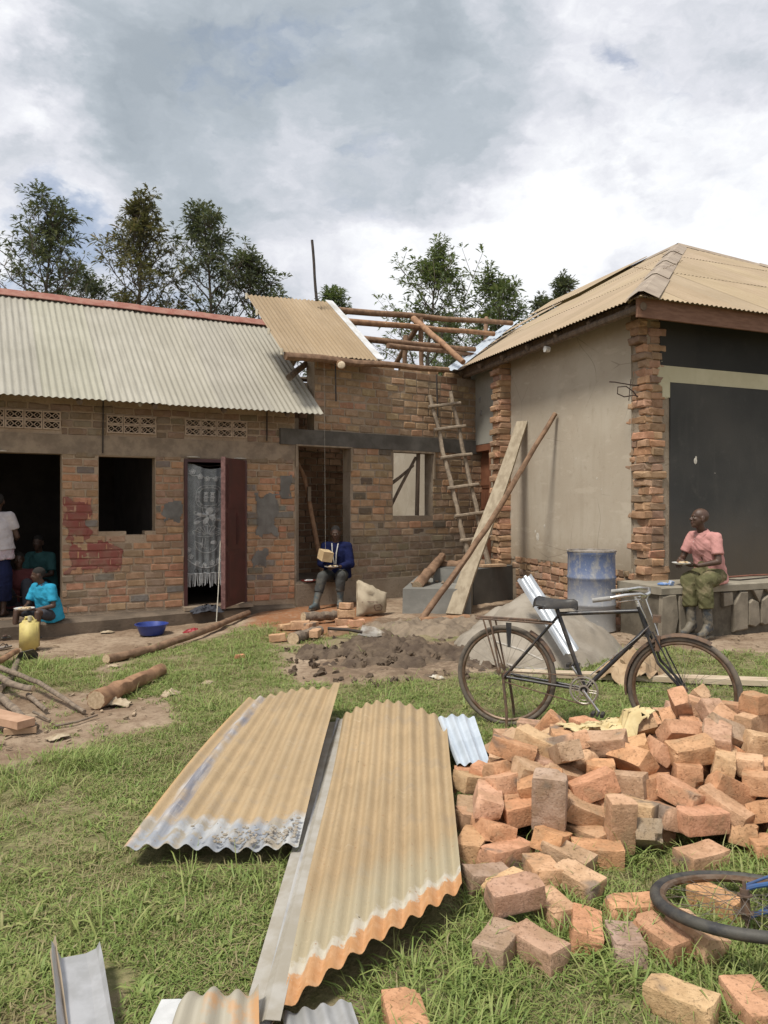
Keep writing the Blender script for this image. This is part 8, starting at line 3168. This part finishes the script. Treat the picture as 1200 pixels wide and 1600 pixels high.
# -------- man in navy on the doorstep ---------------------------------------
k = .97
PS = Pose(spot(527, 903, 11.98), 188, k)
PS.o.z = .36 + .105
mn = thing('person', Vector((PS.o.x, PS.o.y, 0)), 'man in a navy work coat eating on the sill of the pale brick doorway', 'person')
J = {'hip': PS.p(0, 0, 0), 'waist': PS.p(.02, 0, .17), 'chest': PS.p(.07, 0, .35), 'neck': PS.p(.10, 0, .50), 'shl': PS.p(.07, .18, .445), 'shr': PS.p(.07, -.18, .445),
     'ell': PS.p(.12, .235, .17), 'elr': PS.p(.12, -.235, .17), 'wrl': PS.p(.34, .10, .14), 'wrr': PS.p(.34, -.09, .15),
     'hipl': PS.p(.02, .09, -.01), 'hipr': PS.p(.02, -.09, -.01), 'knl': PS.p(.40, .13, .0), 'knr': PS.p(.43, -.15, -.01), 'anl': PS.p(.36, .12, -.38), 'anr': PS.p(.55, -.22, -.40), 'toel': PS.p(.52, .13, -.43), 'toer': PS.p(.70, -.27, -.455)}
hd = PS.p(.13, 0, .655)
hf, hu = PS.d(1, .1, -.22), PS.d(.2, 0, 1)
hands = {'l': (PS.d(.8, -.6, 0), PS.d(0, -.2, 1), .5), 'r': (PS.d(.8, .5, -.1), PS.d(0, .2, -1), .8)}
fuse('body', bare_body(J, PS, k, hd, hf, hu, hands=hands), MAT['skin'], mn, .0075, 2)
head_parts(mn, hd, hf, hu, k)
MAT['navy'] = cloth_mat('navy_drill', (.013, .018, .065), (.010, .013, .045))
MAT['dark_trouser'] = cloth_mat('dusty_dark_trousers', (.075, .078, .075), (.055, .055, .052), dirt=(.12, .11, .09))
fuse('coat', top_shape(J, k, 1.85, 1.10, .06, .015), MAT['navy'], mn, .010, 4, (.008, .10, 3))
collar(J, k, MAT['navy'], mn, hf)
fuse('trousers', trousers_shape(J, k, .6, 1.0), MAT['dark_trouser'], mn, .010, 4, (.008, .1, 1))
for s in 'lr':
 bt = fuse('boot', boot_shape(J, k, s, .45), simple('blue_grey_boot', (.06, .085, .095), .6, (.13, .12, .1), 12, bump=.1), mn, .010, 3)
 sole_shape(J, k, s).build('sole', MAT['rubber'], bt)
mb = MB()
for s in (-1, 1):
 mb.tube([J['neck'] + PS.f * .075 + PS.l * s * .05, J['chest'] + PS.f * .155 + PS.l * s * .03, J['waist'] + PS.f * .15 + PS.l * s * .012], .010, 5)
mb.build('shirt_edge', MAT['enamel'], mn, True)
plate('plate', PS.p(.43, .0, .135), .115, 'white plate held by the man in navy', MAT['enamel'], MAT['food'])
plate('plate', FM.p(.24, .02, .352), .12, 'red and white plate on the doorway sill beside the man in navy', simple('red_enamel', (.35, .06, .05), .4, None, 20, bump=0), simple('white_rice', (.72, .70, .66), .8, None, 30, bump=.1))

# -------- boy in blue on the plinth step -------------------------------------
k = .80
PS = Pose(FA.p(.56, -.25, .06 + .085), 205, k)
by = thing('person', Vector((PS.o.x, PS.o.y, -.13)), 'boy in a bright blue shirt eating on the step of the big doorway', 'person')
zf = (gz(PS.o.x - .2, PS.o.y - .45) + .025 - PS.o.z) / k
J = {'hip': PS.p(0, 0, 0), 'waist': PS.p(.03, 0, .17), 'chest': PS.p(.10, 0, .35), 'neck': PS.p(.15, 0, .49), 'shl': PS.p(.11, .17, .43), 'shr': PS.p(.13, -.17, .43),
     'ell': PS.p(.14, .24, .16), 'elr': PS.p(.22, -.22, .17), 'wrl': PS.p(.36, .12, .12), 'wrr': PS.p(.38, -.10, .16),
     'hipl': PS.p(.02, .09, -.01), 'hipr': PS.p(.02, -.09, -.01), 'knl': PS.p(.40, .20, .075), 'knr': PS.p(.41, -.25, .08), 'anl': PS.p(.42, .20, zf + .075), 'anr': PS.p(.45, -.25, zf + .075), 'toel': PS.p(.59, .22, zf + .02), 'toer': PS.p(.62, -.28, zf + .02)}
hd = PS.p(.21, -.01, .64)
hf, hu = Matrix.Rotation(R(-52), 3, 'Z') @ PS.d(1, 0, -.15), PS.d(.1, 0, 1)
hands = {'l': (PS.d(.8, -.6, 0), PS.d(0, -.2, 1), .5), 'r': (PS.d(.8, .4, -.2), PS.d(0, .2, -1), .8)}
fuse('body', bare_body(J, PS, k, hd, hf, hu, hands=hands, feet=True), MAT['skin'], by, .0065, 2)
head_parts(by, hd, hf, hu, k)
MAT['sky_blue'] = cloth_mat('bright_blue_cotton', (.035, .30, .46), (.03, .25, .39))
fuse('shirt', top_shape(J, k, .75, 1.08, .10, .02), MAT['sky_blue'], by, .008, 4, (.007, .08, 4))
collar(J, k, simple('maroon_collar', (.16, .03, .035), .9, None, 30, bump=.1), by, hf)
fuse('shorts', trousers_shape({**J, 'anl': J['knl'].lerp(J['anl'], .02), 'anr': J['knr'].lerp(J['anr'], .02), 'knl': J['hipl'].lerp(J['knl'], .72), 'knr': J['hipr'].lerp(J['knr'], .72)}, k, .02, 1.0), MAT['navy_cloth'], by, .008, 4, (.005, .08, 1))
for s in 'lr':
 sn = sole_shape({**J, 'toe' + s: J['toe' + s] + Vector((0, 0, .010))}, k, s).build('flip_flop', MAT['rubber'], by)
 mb = MB(); fd = (J['toe' + s] - J['an' + s]); fd.z = 0; fd.normalize(); sd_ = Vector((-fd.y, fd.x, 0))
 q = J['toe' + s] - fd * .02
 mb.tube([q + sd_ * .035 - fd * .05 - Vector((0, 0, .01)), q + Vector((0, 0, .024)), q - sd_ * .035 - fd * .05 - Vector((0, 0, .01))], .007, 6)
 mb.build('strap', MAT['rubber'], sn, True)
plate('plate', PS.p(.48, .0, .125), .12, 'pale plate of food on the lap of the boy in blue', MAT['enamel'], MAT['food'])

# -------- woman in the doorway, half out of the picture -----------------------
k = .96
PS = Pose(FA.p(-.03, .28, .075 + .86), -10, k)
wm = thing('person', Vector((PS.o.x, PS.o.y, .075)), 'woman in a white and pink blouse and navy skirt standing in the big doorway', 'person')
J = {'hip': PS.p(0, 0, 0), 'waist': PS.p(0, 0, .16), 'chest': PS.p(0, 0, .36), 'neck': PS.p(.02, 0, .53), 'shl': PS.p(0, .17, .47), 'shr': PS.p(0, -.17, .47), 'ell': PS.p(.03, .24, .20), 'elr': PS.p(.05, -.245, .20),
     'wrl': PS.p(.22, .16, .08), 'wrr': PS.p(.27, -.17, .14), 'hipl': PS.p(0, .09, -.02), 'hipr': PS.p(0, -.09, -.02), 'knl': PS.p(.03, .09, -.42), 'knr': PS.p(.02, -.09, -.42), 'anl': PS.p(-.01, .09, -.80), 'anr': PS.p(-.01, -.09, -.80), 'toel': PS.p(.13, .11, -.865), 'toer': PS.p(.13, -.11, -.865)}
hd = PS.p(.05, 0, .67)
hf, hu = PS.d(1, .3, 0), PS.d(0, 0, 1)
hands = {'l': (PS.d(.9, -.2, -.2), PS.d(0, -.5, 1), .7), 'r': (PS.d(.9, .2, .1), PS.d(0, .5, 1), .7)}
fuse('body', bare_body(J, PS, k, hd, hf, hu, hands=hands, feet=True), MAT['skin'], wm, .009, 2)
head_parts(wm, hd, hf, hu, k)
m = cloth_mat('white_blouse', (.50, .46, .46), (.42, .38, .38))
fuse('blouse', top_shape(J, k, .62, 1.10, -.02, .02), m, wm, .010, 4, (.007, .08, 7))
mb = MB()
up = Vector((0, 0, 1))
for s in (-1, 1):
 cap(mb, J['hip'] + PS.l * s * .06 - up * .10, J['waist'] + PS.l * s * .05 + up * .02, .155, .135, 16, True, True)
m2 = cloth_mat('pink_flowered_hem', (.46, .40, .41), (.40, .33, .35), dirt=(.36, .13, .17), dscale=13)
fuse('blouse_hem', mb, m2, wm, .010, 3, (.012, .06, 3))
mb = MB()
cap(mb, J['waist'], J['hip'] - up * .30, .12, .185, 18, True); cap(mb, J['hip'] - up * .3, J['hip'] - up * .64, .185, .175, 18, False, True)
fuse('skirt', mb, cloth_mat('navy_skirt', (.018, .022, .06), (.014, .016, .04)), wm, .011, 4, (.010, .1, 6))

# -------- two people sitting in the dark of the room ---------------------------
for i, (a, n, face, col, lab) in enumerate(((.62, 1.25, 190, (.05, .13, .13), 'person in a dull teal shirt sitting in the dark room behind the boy in blue'), (.28, .75, 165, (.15, .05, .05), 'person in dark red sitting low in the dark room beside the woman'))):
 k = .92
 PS = Pose(FA.p(a, n, .075 + (.32 if i == 0 else .12)), face, k)
 pp = thing('person', Vector((PS.o.x, PS.o.y, .075)), lab, 'person')
 zf = (.075 + .03 - PS.o.z) / k
 J = {'hip': PS.p(0, 0, 0), 'waist': PS.p(.02, 0, .17), 'chest': PS.p(.08, 0, .35), 'neck': PS.p(.12, 0, .50), 'shl': PS.p(.09, .18, .44), 'shr': PS.p(.09, -.18, .44), 'ell': PS.p(.16, .24, .17), 'elr': PS.p(.16, -.24, .17), 'wrl': PS.p(.36, .12, .13), 'wrr': PS.p(.36, -.12, .13),
         'hipl': PS.p(.02, .09, -.01), 'hipr': PS.p(.02, -.09, -.01), 'knl': PS.p(.40, .16, max(.05, zf + .42) if i else .02), 'knr': PS.p(.40, -.16, max(.05, zf + .42) if i else .02), 'anl': PS.p(.42, .17, zf + .07), 'anr': PS.p(.42, -.17, zf + .07), 'toel': PS.p(.58, .19, zf + .01), 'toer': PS.p(.58, -.19, zf + .01)}
 hd = PS.p(.15, 0, .65)
 hands = {'l': (PS.d(.8, -.6, 0), PS.d(0, -.2, 1), .5), 'r': (PS.d(.8, .6, 0), PS.d(0, .2, 1), .5)}
 fuse('body', bare_body(J, PS, k, hd, PS.d(1, .2, -.1), PS.d(.1, 0, 1), hands=hands, feet=True), MAT['skin'], pp, .010, 2)
 head_parts(pp, hd, PS.d(1, .2, -.1), PS.d(.1, 0, 1), k)
 fuse('shirt', top_shape(J, k, .8, 1.06, .06, .015), cloth_mat('dull_shirt_%s' % ('teal' if i == 0 else 'red'), col), pp, .012, 4, (.008, .1, 2))
 fuse('trousers', trousers_shape(J, k, .9, 1.0), MAT['navy_cloth'], pp, .012, 4)
 mb = MB()
 q = PS.p(-.02, 0, 0)
 h = q.z - .075 - .10
 mb.tube([Vector((q.x, q.y, .076)), Vector((q.x, q.y, .076 + h))], [.15, .16], 14)
 tag(mb.build('stool', MAT['pole_old']), ('low wooden stool' if i == 0 else 'small block seat') + ' under the person in ' + ('dull teal' if i == 0 else 'dark red'), 'stool')
